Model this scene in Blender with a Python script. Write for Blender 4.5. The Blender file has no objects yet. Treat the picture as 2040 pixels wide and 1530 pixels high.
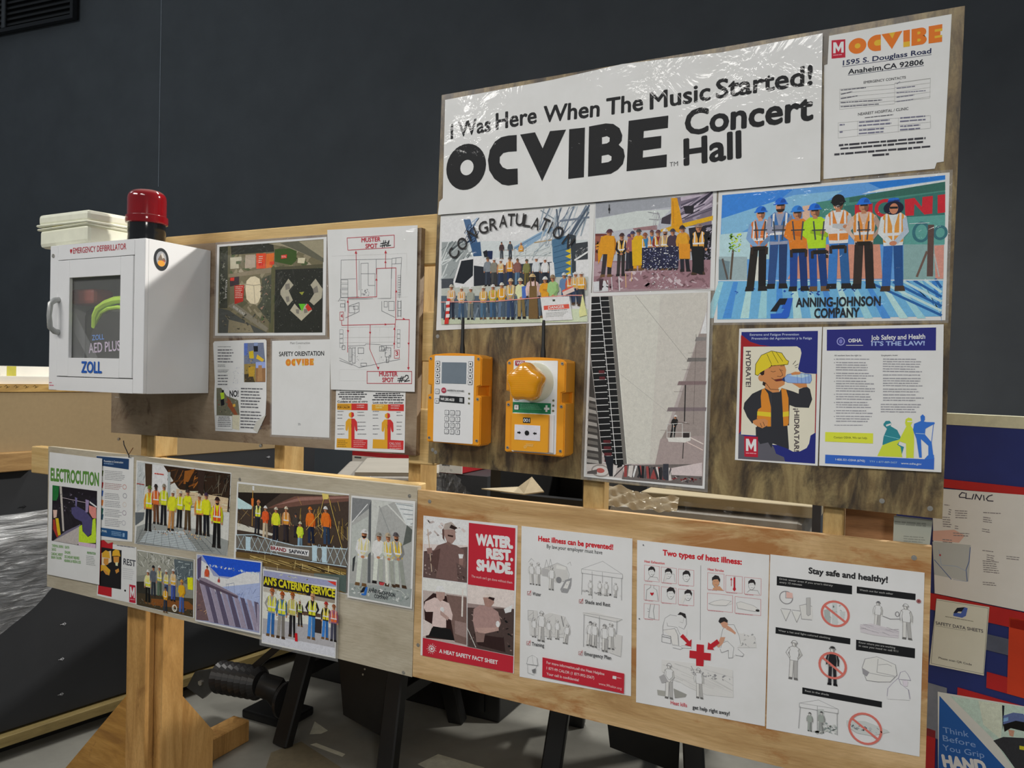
# A jobsite safety notice board on a 2x4 stand in a dark hall.
import bpy, bmesh, math, random
from mathutils import Vector, Matrix
C = bpy.context.scene.collection
SC = bpy.context.scene

# ------------------------------------------------------------------ camera
cam = bpy.data.objects.new('camera', bpy.data.cameras.new('camera')); C.objects.link(cam)
cam.data.sensor_width = 36; cam.data.lens = 26.7554; cam.data.clip_start = .05
right, down, fwd = [Vector(v) for v in [(0.897808, 0.439837, 0.022002), (0.025004, -0.001032, -0.999687), (-0.439677, 0.898077, -0.011925)]]
M = Matrix((right, -down, -fwd)).transposed().to_4x4(); M.translation = (0, -1.6658, 1.55)
cam.matrix_world = M
SC.camera = cam

# ------------------------------------------------------------------ world, lamps, exposure
SC.view_settings.view_transform = 'Standard'; SC.view_settings.look = 'None'
SC.view_settings.gamma = 1; SC.view_settings.use_curve_mapping = False
SC.view_settings.exposure = 0
w = bpy.data.worlds.new('world'); SC.world = w; w.use_nodes = True
w.node_tree.nodes['Background'].inputs[0].default_value = (.80, .90, 1, 1)
w.node_tree.nodes['Background'].inputs[1].default_value = .16
def lamp(name, loc, aim, size, size_y, watts, col=(1, .96, .9), spread=180):
    l = bpy.data.lights.new(name, 'AREA'); l.shape = 'RECTANGLE'; l.size = size; l.size_y = size_y
    l.energy = watts; l.color = col; l.spread = math.radians(spread)
    o = bpy.data.objects.new(name, l); C.objects.link(o); o.location = loc
    o.rotation_euler = (Vector(aim) - Vector(loc)).to_track_quat('-Z', 'Y').to_euler()
    return o
lamp('high_bay_lamp', (-3.3, -2.6, 3.7), (-2.0, 0, 1.4), 1.6, .4, 15, (1, .97, .93), 100)
lamp('high_bay_lamp', (-1.3, 2.0, 5.2), (-1.2, 1.2, 0), 1.6, .4, 60, (1, .97, .92), 120)
lamp('fill_lamp', (1.9, -3.3, 2.6), (-.5, 0, .9), .7, .3, 4.5, (1, .96, .9), 70)  # added low fill from the front right, no such lamp known in the hall
lamp('high_bay_lamp', (-6.5, -1.0, 5.0), (-6.0, 3.4, 1.5), 1.6, .4, 26, (.85, .95, 1))  # unseen bluish lamp, added to brighten the left part of the wall
lamp('high_bay_lamp', (-.7, -2.7, 3.7), (-.5, 0, 1.3), 1.6, .4, 9, (1, .97, .93), 85)
lamp('high_bay_lamp', (1.6, 2.9, 4.2), (-1.84, -.1, 1.8), .35, .2, 45, (1, .96, .9), 80)

# ------------------------------------------------------------------ helpers
def lin(h):
    r = []
    for k in (0, 2, 4):
        c = int(h[k:k+2], 16) / 255
        r.append(c / 12.92 if c <= .04045 else ((c + .055) / 1.055) ** 2.4)
    return r
def ink(h):                       # sRGB tone as lit by the hall lamps -> reflectance of the ink
    return [min(c / .66, .88) for c in lin(h)]
def rgba(h): return (*ink(h), 1)

class NT:
    def __init__(s, name):
        s.m = bpy.data.materials.new(name); s.m.use_nodes = True; s.t = s.m.node_tree
        s.b = s.t.nodes['Principled BSDF']
    def n(s, kind, **kw):
        x = s.t.nodes.new(kind)
        for k, v in kw.items():
            if k in x.inputs: x.inputs[k].default_value = v
            else: setattr(x, k, v)
        return x
    def l(s, a, b): s.t.links.new(a, b)
    def coord(s, scale=(1, 1, 1)):
        tc = s.n('ShaderNodeTexCoord'); mp = s.n('ShaderNodeMapping'); mp.inputs['Scale'].default_value = scale
        s.l(tc.outputs['Object'], mp.inputs['Vector']); return mp.outputs['Vector']
    def noise(s, scale, detail=4, rough=.6, vec=None, dist=0):
        x = s.n('ShaderNodeTexNoise'); x.inputs['Scale'].default_value = scale; x.inputs['Detail'].default_value = detail
        x.inputs['Roughness'].default_value = rough; x.inputs['Distortion'].default_value = dist
        if vec is not None: s.l(vec, x.inputs['Vector'])
        return x.outputs['Fac']
    def ramp(s, fac, stops):
        r = s.n('ShaderNodeValToRGB'); e = r.color_ramp.elements
        while len(e) < len(stops): e.new(.5)
        for k, (p, c) in enumerate(stops):
            e[k].position = p; e[k].color = (*c, 1) if len(c) == 3 else c
        s.l(fac, r.inputs['Fac']); return r.outputs['Color']
    def mix(s, a, b, fac, mode='MIX'):
        x = s.n('ShaderNodeMix', data_type='RGBA', blend_type=mode)
        for sock, v in ((x.inputs[6], a), (x.inputs[7], b), (x.inputs[0], fac)):
            if hasattr(v, 'default_value') or hasattr(v, 'is_linked'): s.l(v, sock)
            else: sock.default_value = v if not isinstance(v, (list, tuple)) or len(v) == 4 else (*v, 1)
        return x.outputs[2]
    def bump(s, h, strength, dist, to='Normal'):
        b = s.n('ShaderNodeBump'); b.inputs['Strength'].default_value = strength; b.inputs['Distance'].default_value = dist
        s.l(h, b.inputs['Height']); s.l(b.outputs['Normal'], s.b.inputs[to])
    def set(s, **kw):
        for k, v in kw.items(): s.b.inputs[k.replace('_', ' ')].default_value = v
        return s

def plain(name, h, rough=.5, metal=0, var=.12, scale=30, bumpy=0, coat=0):
    s = NT(name); c = ink(h)
    f = s.noise(scale, 5, .6, s.coord())
    s.l(s.ramp(f, [(.3, [v * (1 - var) for v in c]), (.7, [min(1, v * (1 + var)) for v in c])]), s.b.inputs['Base Color'])
    s.set(Roughness=rough, Metallic=metal, Coat_Weight=coat, Coat_Roughness=.1)
    if bumpy: s.bump(s.noise(scale * 6, 4, .6, s.coord()), .4, bumpy)
    return s.m

def wood(name, light, mid, dark, grain=(1, 10, 10), scale=5, rough=.65, stain=None, stain_scale=(3, 3, 3), stain_lo=.5, stain_hi=.66, coat=0):
    """plywood or sawn timber: stretched grain, blotchy figure and optional stains with a shape of their own"""
    s = NT(name); v = s.coord(grain)
    g = s.noise(scale, 8, .62, v, 1.2)
    col = s.ramp(g, [(.28, ink(dark)), (.46, ink(mid)), (.62, ink(light)), (.8, ink(mid))])
    fine = s.noise(scale * 9, 4, .7, s.coord((grain[0] * 1.0, grain[1] * 3, grain[2] * 3)))
    col = s.mix(col, s.ramp(fine, [(.35, (.72, .70, .66)), (.6, (1, 1, 1))]), .5, 'MULTIPLY')
    if stain:
        f = s.noise(2.2, 9, .66, s.coord(stain_scale), .5)
        col = s.mix(col, (*ink(stain), 1), s.ramp(f, [(stain_lo, (0, 0, 0)), (stain_hi, (.85, .85, .85))]))
    s.l(col, s.b.inputs['Base Color']); s.set(Roughness=rough, Coat_Weight=coat, Coat_Roughness=.25)
    s.bump(fine, .25, .002)
    return s.m

def print_mat(name, gloss, mottle=0, crinkle=.0):
    """ink on paper: the tone is the ink's own colour; gloss = clear laminate film over it"""
    s = NT(name); a = s.n('ShaderNodeAttribute', attribute_name='Ink')
    col = a.outputs['Color']
    if mottle:
        f = s.noise(110, 6, .75, s.coord(), .8); f2 = s.noise(600, 3, .7, s.coord())
        col = s.mix(col, s.ramp(f, [(.25, (1 - mottle,) * 3), (.5, (1, 1, 1)), (.75, (1 + mottle,) * 3)]), 1, 'MULTIPLY')
        col = s.mix(col, s.ramp(f2, [(.3, (1 - mottle * .7,) * 3), (.7, (1 + mottle * .7,) * 3)]), 1, 'MULTIPLY')
    else:
        f = s.noise(9, 5, .6, s.coord())
        col = s.mix(col, s.ramp(f, [(.35, (.95, .95, .94)), (.6, (1, 1, 1))]), 1, 'MULTIPLY')
    s.l(col, s.b.inputs['Base Color']); s.set(Roughness=.6, Specular_IOR_Level=.25)
    if gloss:
        s.set(Coat_Weight=gloss, Coat_Roughness=.07, Coat_IOR=1.5)
        h = s.noise(crinkle or 16, 5, .55, s.coord(), .6)
        s.bump(h, .7, .008, 'Coat Normal')
    return s.m

PAPER = {'g': print_mat('laminated_print', .9), 'm': print_mat('matte_print', 0), 'b': print_mat('banner_print', .6, 0, 9)}
PHOTO = {'g': print_mat('laminated_photo', .9, .13), 'm': print_mat('matte_photo', .25, .17)}

POUCH = NT('clear_pouch'); POUCH.set(Base_Color=(.75, .74, .72, 1), Roughness=.1, Alpha=.22, Specular_IOR_Level=.8)
POUCH.bump(POUCH.noise(24, 4, .6, POUCH.coord()), .8, .01); POUCH = POUCH.m

def link(name, me, parent=None, loc=None):
    o = bpy.data.objects.new(name, me); C.objects.link(o)
    if loc is not None: o.location = loc
    if parent: o.parent = parent
    return o
def tag(o, label, cat, group=None):
    o['label'] = label; o['category'] = cat
    if group: o['group'] = group
    return o
def thing(name, label, cat, loc=(0, 0, 0), rz=0, group=None):
    o = link(name, None, None, loc); o.rotation_euler = (0, 0, rz); return tag(o, label, cat, group)
def struct(o): o['kind'] = 'structure'; return o

class MB:
    """collects shapes into one mesh, in metres, in the local frame of its owner"""
    def __init__(s): s.bm = bmesh.new()
    def box(s, x0, x1, y0, y1, z0, z1, bev=0, seg=2, mx=None):
        r = bmesh.ops.create_cube(s.bm, size=1); vs = r['verts']
        for v in vs: v.co = Vector(((x0 + x1) / 2 + v.co.x * (x1 - x0), (y0 + y1) / 2 + v.co.y * (y1 - y0), (z0 + z1) / 2 + v.co.z * (z1 - z0)))
        if bev:
            es = list({e for v in vs for e in v.link_edges})
            r = bmesh.ops.bevel(s.bm, geom=vs + es, offset=bev, segments=seg, affect='EDGES', profile=.5)
            vs = r['verts']
        if mx: bmesh.ops.transform(s.bm, matrix=mx, verts=vs)
        return s
    def beam(s, a, b, wd, ht, up=(0, 0, 1), bev=.002):
        a, b = Vector(a), Vector(b); d = b - a; z = d.normalized(); x = Vector(up).cross(z)
        if x.length < 1e-4: x = Vector((1, 0, 0))
        x.normalize(); y = z.cross(x)
        m = Matrix((x, y, z)).transposed().to_4x4(); m.translation = a
        return s.box(-wd / 2, wd / 2, -ht / 2, ht / 2, 0, d.length, bev, 1, m)
    def cyl(s, a, b, r0, r1=None, n=24, caps=True):
        a, b = Vector(a), Vector(b); d = b - a
        m = d.to_track_quat('Z', 'Y').to_matrix().to_4x4(); m.translation = (a + b) / 2
        bmesh.ops.create_cone(s.bm, cap_ends=caps, segments=n, radius1=r0, radius2=r0 if r1 is None else r1, depth=d.length, matrix=m)
        return s
    def lathe(s, prof, n=32, mx=None):
        rings = []
        for r, z in prof:
            rings.append([s.bm.verts.new((r * math.cos(2 * math.pi * k / n), r * math.sin(2 * math.pi * k / n), z)) for k in range(n)])
        for p, q in zip(rings, rings[1:]):
            for k in range(n): s.bm.faces.new((p[k], p[(k + 1) % n], q[(k + 1) % n], q[k]))
        s.bm.faces.new(rings[0][::-1]); s.bm.faces.new(rings[-1])
        if mx: bmesh.ops.transform(s.bm, matrix=mx, verts=[v for g in rings for v in g])
        return s
    def prism(s, pts, y0, y1):
        """outline in x, z pushed from y0 to y1"""
        f = [s.bm.verts.new((x, y0, z)) for x, z in pts]; b = [s.bm.verts.new((x, y1, z)) for x, z in pts]; n = len(pts)
        s.bm.faces.new(f); s.bm.faces.new(b[::-1])
        for k in range(n): s.bm.faces.new((f[k], b[k], b[(k + 1) % n], f[(k + 1) % n]))
        return s
    def tube(s, pts, r, n=8):
        pts = [Vector(p) for p in pts]; rings = []; x = None
        for k, p in enumerate(pts):
            d = (pts[min(k + 1, len(pts) - 1)] - pts[max(k - 1, 0)]).normalized()
            x = d.orthogonal().normalized() if x is None else (x - d * x.dot(d)).normalized()
            y = d.cross(x)
            rr = r[k] if isinstance(r, (list, tuple)) else r
            rings.append([s.bm.verts.new(p + x * rr * math.cos(2 * math.pi * j / n) + y * rr * math.sin(2 * math.pi * j / n)) for j in range(n)])
        for p, q in zip(rings, rings[1:]):
            for k in range(n): s.bm.faces.new((p[k], p[(k + 1) % n], q[(k + 1) % n], q[k]))
        s.bm.faces.new(rings[0][::-1]); s.bm.faces.new(rings[-1])
        return s
    def done(s, name, mat, parent=None, loc=None, smooth=False, label=None):
        bmesh.ops.recalc_face_normals(s.bm, faces=s.bm.faces)
        me = bpy.data.meshes.new(name); s.bm.to_mesh(me); s.bm.free()
        if smooth:
            me.polygons.foreach_set('use_smooth', [True] * len(me.polygons)); me.set_sharp_from_angle(angle=.7)
        me.materials.append(mat); o = link(name, me, parent, loc)
        if label: o['label'] = label
        return o

# ------------------------------------------------------------------ flat art on paper: layered ink outlines
LAYER = 5e-6
class Art:
    """outlines in 0.1 mm about the centre of the sheet (x along the board, y up); each lies one ink film above the last"""
    def __init__(s): s.parts = {}; s.order = []; s.cur = None; s.z = 0; s.name = ''; s.strong = None
    def part(s, name, fresh=False):
        key = name
        while fresh and key in s.parts: key += ' '
        if key not in s.parts: s.parts[key] = ([], [], []); s.order.append(key)
        s.cur = s.parts[key]; s.name = key
    def poly(s, col, p, up=True):
        V, F, K = s.cur; b = len(V); y = -s.z * LAYER
        if s.strong and 'photo' in s.name and isinstance(col, str):   # printed photographs have a stronger tonal range
            g, low = s.strong; col = [ink('%02x%02x%02x' % tuple(int(min(235, max(14, 118 + (int(col[i:i + 2], 16) - 118) * g + low))) for i in (0, 2, 4)))][0]
        n = len(p) // 2
        for k in range(n): V.append((p[2 * k] * 1e-4, y, p[2 * k + 1] * 1e-4))
        F.append(list(range(b, b + n))); K.append(ink(col) if isinstance(col, str) else col)
        if up: s.z += 1
    def ell(s, col, x, y, rx, ry, n=16, a0=0, a1=360):
        q = []
        m = n if a1 - a0 >= 360 else n + 1
        for k in range(m):
            a = math.radians(a0 + (a1 - a0) * k / n); q += [x + rx * math.cos(a), y + ry * math.sin(a)]
        s.poly(col, q)
    def ring(s, col, x, y, rx, ry, wd, n=28):
        q = []
        for k in range(n):
            a, b = 2 * math.pi * k / n, 2 * math.pi * (k + 1) / n
            s.poly(col, [x + rx * math.cos(a), y + ry * math.sin(a), x + rx * math.cos(b), y + ry * math.sin(b),
                         x + (rx - wd) * math.cos(b), y + (ry - wd) * math.sin(b), x + (rx - wd) * math.cos(a), y + (ry - wd) * math.sin(a)], False)
        s.z += 1
    def line(s, col, wd, p, close=False):
        if close: p = list(p) + list(p[:2])
        for k in range(len(p) // 2 - 1):
            x0, y0, x1, y1 = p[2 * k:2 * k + 4]; d = math.hypot(x1 - x0, y1 - y0)
            if d < .5: continue
            nx, ny = -(y1 - y0) / d * wd / 2, (x1 - x0) / d * wd / 2
            ex, ey = (x1 - x0) / d * wd * .3, (y1 - y0) / d * wd * .3
            s.poly(col, [x0 - ex + nx, y0 - ey + ny, x1 + ex + nx, y1 + ey + ny, x1 + ex - nx, y1 + ey - ny, x0 - ex - nx, y0 - ey - ny], False)
        s.z += 1
    def text(s, t, col, x, y, ln, ang, h, bold=0):
        """t set from (x, y) over length ln at ang tenths of a degree, capital height h"""
        was = s.name; s.part('lettering', len(t) > 1)      # every line of lettering is a piece of its own
        V, F, K = s.cur; b = len(V); yy = -s.z * LAYER; s.z += 1
        vs, fs, wdt = glyphs(t, bold); c, d = math.cos(math.radians(ang / 10)), math.sin(math.radians(ang / 10))
        sx = (ln / wdt) if ln else h / CAP
        sy = h / CAP
        per = len(vs) // 9 if bold else len(vs)
        for i, (vx, vz) in enumerate(vs):
            px, pz = vx * sx, vz * sy
            V.append(((x + px * c - pz * d) * 1e-4, yy - (i // per) * 2e-6, (y + px * d + pz * c) * 1e-4))
        if bold: s.z += 4
        k = ink(col)
        for f in fs: F.append([b + i for i in f]); K.append(k)
        s.part(was)
    def bars(s, col, x, y, wd, ht, rows, seed, ang=0, fill=.43, ragged=.25, cx=0):
        """lines of print too small to read: broken dashes"""
        r = random.Random(seed); c, d = math.cos(math.radians(ang / 10)), math.sin(math.radians(ang / 10)); p = ht / rows
        was = s.name
        if 'photo' not in was and 'sketch' not in was: s.part('small_print', True)
        for k in range(rows):
            end = wd * (1 - r.random() * ragged); X = (wd - end) / 2 if cx else 0; end += X; yy = -k * p
            while X < end:
                L = min(p * fill * r.uniform(1.5, 5.5), end - X)
                q = []
                hh = p * fill * r.uniform(.75, 1)
                for a, b in ((X, yy), (X + L, yy), (X + L, yy - hh), (X, yy - hh)): q += [x + a * c - b * d, y + a * d + b * c]
                s.poly(col, q, False); X += L + p * fill * .45
        s.z += 1; s.part(was)
    def beams(s, seed, n, cols, box, wd, ang, ln):
        r = random.Random(seed); x0, y0, x1, y1 = box
        for k in range(n):
            a = math.radians(r.uniform(*ang)); L = r.uniform(*ln) / 2; x, y = r.uniform(x0, x1), r.uniform(y0, y1)
            q = []
            for sg in (-1, 1): q += [min(max(x + sg * L * math.cos(a), x0), x1), min(max(y + sg * L * math.sin(a), y0), y1)]
            s.line(r.choice(cols), r.uniform(*wd), q)
    def specks(s, seed, n, cols, box, sz):
        r = random.Random(seed); x0, y0, x1, y1 = box
        for k in range(n):
            a, b = r.uniform(*sz), r.uniform(*sz) * .8; x, y = r.uniform(x0 + a, x1 - a), r.uniform(y0 + b, y1 - b); t = r.uniform(-.6, .6)
            s.poly(r.choice(cols), [x - a, y - b * t, x - a * t, y - b, x + a, y + b * t, x + a * t, y + b], k % 12 == 11)
    def man(s, x, y, x2, y2, hat, vest, shirt, legs, opt='', skin='a9795c'):
        """a printed figure from its feet (x, y) to the top of its head (x2, y2)"""
        h = y2 - y; u = h / 8; lean = (x2 - x) / h
        W = 1.12 if 'w' in opt else 1.0
        r = random.Random(int(x * 7 + y))
        out = None
        for ch, cc in (('o', '8d8b8a'),):
            if ch in opt: out = cc
        def P(col, *p, o=True):
            q = []
            for k in range(0, len(p), 2): q += [x + p[k] * u * W + lean * p[k + 1] * u, y + p[k + 1] * u]
            s.poly(col, q)
            if out and o: s.line(out, max(3, u * .1), q, True)
        def E(col, a, b, rx, ry, a0=0, a1=360, o=True):
            q = []
            for k in range(13):
                t = math.radians(a0 + (a1 - a0) * k / 12); q += [a + rx * math.cos(t), b + ry * math.sin(t)]
            P(col, *q, o=o)
        def dk(c, f=.72):
            return '%02x%02x%02x' % tuple(int(int(c[k:k + 2], 16) * f) for k in (0, 2, 4))
        boots = dk(legs, .5) if 'o' in opt else r.choice(['4a3a2c', '2b2826', '6a533a'])
        if 'h' not in opt:                                  # legs
            sp = r.uniform(.1, .28)
            P(legs, -.72, 4.1, -.02, 4.1, -.1 - sp * .3, .3, -.62 - sp, .3); P(dk(legs, .82), .02, 4.1, .72, 4.1, .62 + sp, .3, .12 + sp * .3, .3)
            P(boots, -.75 - sp, 0, -.12 - sp * .3, 0, -.1 - sp * .3, .45, -.66 - sp, .45, o=False); P(boots, .1 + sp * .3, 0, .78 + sp, 0, .66 + sp, .45, .12 + sp * .3, .45, o=False)
        P(shirt, -.74, 3.9, .74, 3.9, .98, 6.35, .5, 6.75, -.5, 6.75, -.98, 6.35)          # trunk
        P(skin, -.2, 6.6, .2, 6.6, .2, 7.1, -.2, 7.1, o=False)
        if vest:
            P(vest, -.76, 4.2, -.06, 4.15, -.1, 5.6, -.42, 6.78, -.8, 6.5, -.84, 5.4); P(vest, .06, 4.15, .76, 4.2, .84, 5.4, .8, 6.5, .42, 6.78, .1, 5.6)
            if 'o' not in opt:
                st = 'd9d9cf' if 'y' not in opt else 'e8e35a'
                P(st, -.78, 4.75, .78, 4.75, .8, 5.0, -.8, 5.0); P(st, -.62, 5.0, -.45, 5.0, -.45, 6.7, -.62, 6.6); P(st, .45, 5.0, .62, 5.0, .62, 6.6, .45, 6.7)
        sl = shirt if 'v' not in opt else skin
        if 'c' in opt:                                      # arms crossed
            P(sl, -.98, 6.4, -1.25, 5.2, -.9, 4.85, .5, 5.15, .5, 5.5, -.7, 5.5, -.7, 6.2); P(dk(sl, .85), .98, 6.4, 1.25, 5.2, .9, 4.85, -.5, 5.3, -.45, 5.62, .7, 5.55, .7, 6.2)
            E(skin, .55, 5.32, .2, .17, o=False)
        elif 'f' in opt:                                    # hands together in front
            P(sl, -.98, 6.4, -1.2, 5.0, -.35, 4.0, -.05, 4.3, -.75, 5.1, -.7, 6.1); P(dk(sl, .85), .98, 6.4, 1.2, 5.0, .35, 4.0, .05, 4.3, .75, 5.1, .7, 6.1)
            E(skin, 0, 4.1, .3, .2, o=False)
        elif 'k' in opt:                                    # hands on the hips
            P(sl, -.95, 6.45, -1.55, 5.3, -.8, 4.3, -.7, 4.55, -1.1, 5.25, -.75, 6.0); P(dk(sl, .85), .95, 6.45, 1.55, 5.3, .8, 4.3, .7, 4.55, 1.1, 5.25, .75, 6.0)
        else:
            P(sl, -.95, 6.45, -1.3, 5.3, -1.22, 4.0, -.92, 4.0, -.85, 5.3, -.68, 6.1); P(dk(sl, .85), .95, 6.45, 1.3, 5.3, 1.22, 4.0, .92, 4.0, .85, 5.3, .68, 6.1)
            E(skin, -1.06, 3.9, .17, .22, o=False); E(skin, 1.06, 3.9, .17, .22, o=False)
        E(skin, 0, 7.25, .4, .52)
        E(dk(skin, .7), .2, 7.2, .18, .42, o=False)
        if 'b' in opt: E(dk(skin, .3), 0, 7.02, .36, .3, 180, 360, o=False)
        if 'o' not in opt:
            P('2a2422' if 'g' in opt else dk(skin, .5), -.3, 7.28, .3, 7.28, .3, 7.4 if 'g' not in opt else 7.46, -.3, 7.4 if 'g' not in opt else 7.46)
            P(dk(skin, .5), -.14, 6.98, .14, 6.98, .14, 7.03, -.14, 7.03)
        if hat:
            if 'n' in opt: E(hat, 0, 7.45, .42, .46, 0, 180, o=False)
            else:
                E(hat, 0, 7.5, .5, .52, 0, 180); P(hat, -.62, 7.42, .62, 7.42, .56, 7.54, -.56, 7.54)
                E(dk(hat, 1.0 if 'o' in opt else .8), .2, 7.56, .22, .36, 0, 180, o=False)
    def build(s, root, mats, names):
        obs = []
        for nm in s.order:
            V, F, K = s.parts[nm]
            if not F: continue
            me = bpy.data.meshes.new(nm.strip()); me.from_pydata(V, [], F)
            at = me.color_attributes.new('Ink', 'FLOAT_COLOR', 'CORNER'); buf = []
            for f, k in zip(F, K): buf += [k[0], k[1], k[2], 1.0] * len(f)
            at.data.foreach_set('color', buf)
            me.materials.append(mats(nm)); me.update()
            obs.append(link(nm.strip(), me, root))
        return obs

GL = {}
def glyphs(t, bold):
    """outlines of the built-in typeface, one em = 1"""
    if (t, bold) not in GL:
        cu = bpy.data.curves.new('type', 'FONT'); cu.body = t; cu.size = 1; cu.resolution_u = 3
        o = bpy.data.objects.new('type', cu); C.objects.link(o)
        me = bpy.data.meshes.new_from_object(o.evaluated_get(bpy.context.evaluated_depsgraph_get()))
        vs = [(v.co.x, v.co.y) for v in me.vertices]; fs = [list(p.vertices) for p in me.polygons]
        if bold:                  # heavier weight: the same glyphs set again a hair to each side
            b, n, base, bf = bold * .011, len(vs), list(vs), list(fs)
            for k, (dx, dy) in enumerate(((b, 0), (-b, 0), (0, b), (0, -b), (b * .7, b * .7), (-b * .7, -b * .7), (b * .7, -b * .7), (-b * .7, b * .7))):
                vs += [(a + dx, c + dy) for a, c in base]; fs += [[i + n * (k + 1) for i in f] for f in bf]
        x0 = min(v[0] for v in vs); vs = [(a - x0, b) for a, b in vs]
        GL[(t, bold)] = (vs, fs, max(v[0] for v in vs))
        bpy.data.objects.remove(o); bpy.data.curves.remove(cu); bpy.data.meshes.remove(me)
    return GL[(t, bold)]
CAP = 1; CAP = max(v[1] for v in glyphs('H', 0)[0])

def sheet(name, at, outline, label, cat, art, finish='m', tone='cfcdc9', thick=.0004, group=None, rot=None, film=0):
    """a sheet of paper fixed at `at` (its centre); art = ink operations in 0.1 mm"""
    mb = MB(); mb.prism([(x * 1e-4, z * 1e-4) for x, z in zip(outline[::2], outline[1::2])], 0, thick)
    a = Art(); a.z = 40; a.strong = (1.38, -14) if name == 'water_rest_shade_sheet' else (1.16, -4)
    root = mb.done(name, PAPER[finish]); root.location = at
    if rot: root.rotation_euler = (0, 0, rot)
    me = root.data; ca = me.color_attributes.new('Ink', 'FLOAT_COLOR', 'CORNER'); ca.data.foreach_set('color', [*ink(tone), 1.0] * len(me.loops))
    tag(root, label, cat, group)
    f = {'P': a.poly, 'L': a.line, 'E': a.ell, 'G': a.ring, 'T': a.text, 'B': a.bars, 'X': a.beams, 'S': a.specks, 'M': a.man, 'N': a.part}
    for op in art: f[op[0]](*op[1:])
    if film:                      # the clear pouch reaches past the paper on all sides
        P = list(zip(outline[::2], outline[1::2])); mb = MB(); n = len(P); V = [mb.bm.verts.new((x * 1e-4, .0001, z * 1e-4)) for x, z in P]; g = []
        for k in range(n):
            (ax, az), (bx, bz), (cx_, cz_) = P[k - 1], P[k], P[(k + 1) % n]
            def nr(p, q): L = math.hypot(q[0] - p[0], q[1] - p[1]); return ((p[1] - q[1]) / L, (q[0] - p[0]) / L)
            a1, a2 = nr((ax, az), (bx, bz)), nr((bx, bz), (cx_, cz_)); m = film * 5e-4 / 1
            g.append(mb.bm.verts.new((bx * 1e-4 + (a1[0] + a2[0]) * film * 5e-4, .0001, bz * 1e-4 + (a1[1] + a2[1]) * film * 5e-4)))
        for k in range(n): mb.bm.faces.new((V[k], V[(k + 1) % n], g[(k + 1) % n], g[k]))
        mb.done('laminate_margin', POUCH, root)
    pk = 'g' if finish in 'gb' else 'm'
    a.build(root, lambda n: PHOTO[pk] if 'photo' in n else PAPER[finish], None)
    return root

# ------------------------------------------------------------------ materials of the place
wall_m = plain('charcoal_wall_paint', '4b4e51', .75, 0, .10, 2.5, .0004)
floor_m = plain('grey_concrete', '77766f', .7, 0, .22, 3, .001)
ply_brown = wood('weathered_plywood', '8b7b67', '7d6c58', '69563f', (1, 6, 1.4), 3, .6, '452b1b', (2.6, 3, 3), .54, .62, .15)
ply_stain = wood('stained_plywood', '87764f', '6c5a3a', '48371f', (5, 6, 1.6), 4.6, .5, '241a12', (7, 3, 2.2), .46, .60, .5)
ply_grey = wood('grey_plywood', 'aba391', 'a09784', '8f8672', (.8, 6, 3), 3, .75, '6a6054', (2, 3, 3), .66, .80)
ply_yellow = wood('fir_plywood', 'bfa177', 'a98a5e', '8f6c42', (.7, 6, 3.4), 3.2, .6, '8c5a2b', (1.3, 3, 3.4), .52, .60)
stud_m = wood('spruce_stud', 'ab9160', '9d8150', '886b3d', (4, 4, .6), 4, .65)
rail_m = wood('pine_rail', 'c0a571', 'b59763', 'a5864f', (.5, 5, 4), 4, .65)
leg_m = wood('orange_fir', 'b88f56', 'a67d46', '866232', (4, 4, .6), 4, .6, '6b431c', (4, 3, 2), .62, .75)
tan_m = plain('tan_particle_board', '847254', .8, 0, .05, 60)
dark_m = plain('dark_board_skin', '212326', .6, 0, .12, 5)
black_m = plain('black_plastic', '161616', .45, 0, .2, 12)
white_metal = plain('white_powder_coat', 'd3d1cd', .35, 0, .02, 8, 0, .4)
steel_m = plain('zinc_screw', 'a8a49c', .35, .8)
orange_m = plain('orange_plastic', 'd4851a', .42, 0, .05, 14, 0, .2)
orange_m2 = plain('orange_break_plate', 'dd8a1f', .4, 0, .03, 14)
face_m = plain('white_face_plate', 'd6d6d4', .5, 0, .02)
cream_m = plain('cream_plastic', 'd2cbb6', .5, 0, .04)
red_m = plain('red_paint', '9a1c22', .55, 0, .1)
white_m = plain('dirty_white_board', 'c6c3ba', .6, 0, .06, 9)
grey_m = plain('grey_pull', '9b9c9a', .35, .3)
screen_m = plain('grey_lcd', '68727b', .2, 0, .05)
key_m = plain('key_outline', '2d3238', .5)
green_m = plain('green_label', '1d7048', .5, 0, .05)
film = NT('clear_stretch_film'); film.set(Roughness=.14, Base_Color=(.80, .82, .84, 1), Specular_IOR_Level=.9)
fv = film.coord((1, 1, 2.2)); fw = film.n('ShaderNodeTexNoise', noise_type='RIDGED_MULTIFRACTAL'); fw.inputs['Scale'].default_value = 7; fw.inputs['Detail'].default_value = 7; fw.inputs['Distortion'].default_value = 1.2
film.l(fv, fw.inputs['Vector']); film.l(film.ramp(fw.outputs['Fac'], [(.2, (.12, .12, .12)), (.55, (.26, .26, .26)), (.85, (.85, .85, .85))]), film.b.inputs['Alpha'])
film.bump(film.noise(14, 6, .65, film.coord((1, 1, 3)), 1.5), 1, .03); film = film.m
glint_film = NT('glint_streak_film'); glint_film.set(Roughness=.16, Base_Color=(.84, .86, .88, 1), Specular_IOR_Level=.9)
tc = glint_film.n('ShaderNodeTexCoord'); mp = glint_film.n('ShaderNodeMapping'); mp.inputs['Rotation'].default_value = (0, .75, 0); mp.inputs['Scale'].default_value = (6, 1, 42)
glint_film.l(tc.outputs['Object'], mp.inputs['Vector']); n1 = glint_film.noise(1.6, 5, .6, mp.outputs['Vector'], .6)
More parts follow.
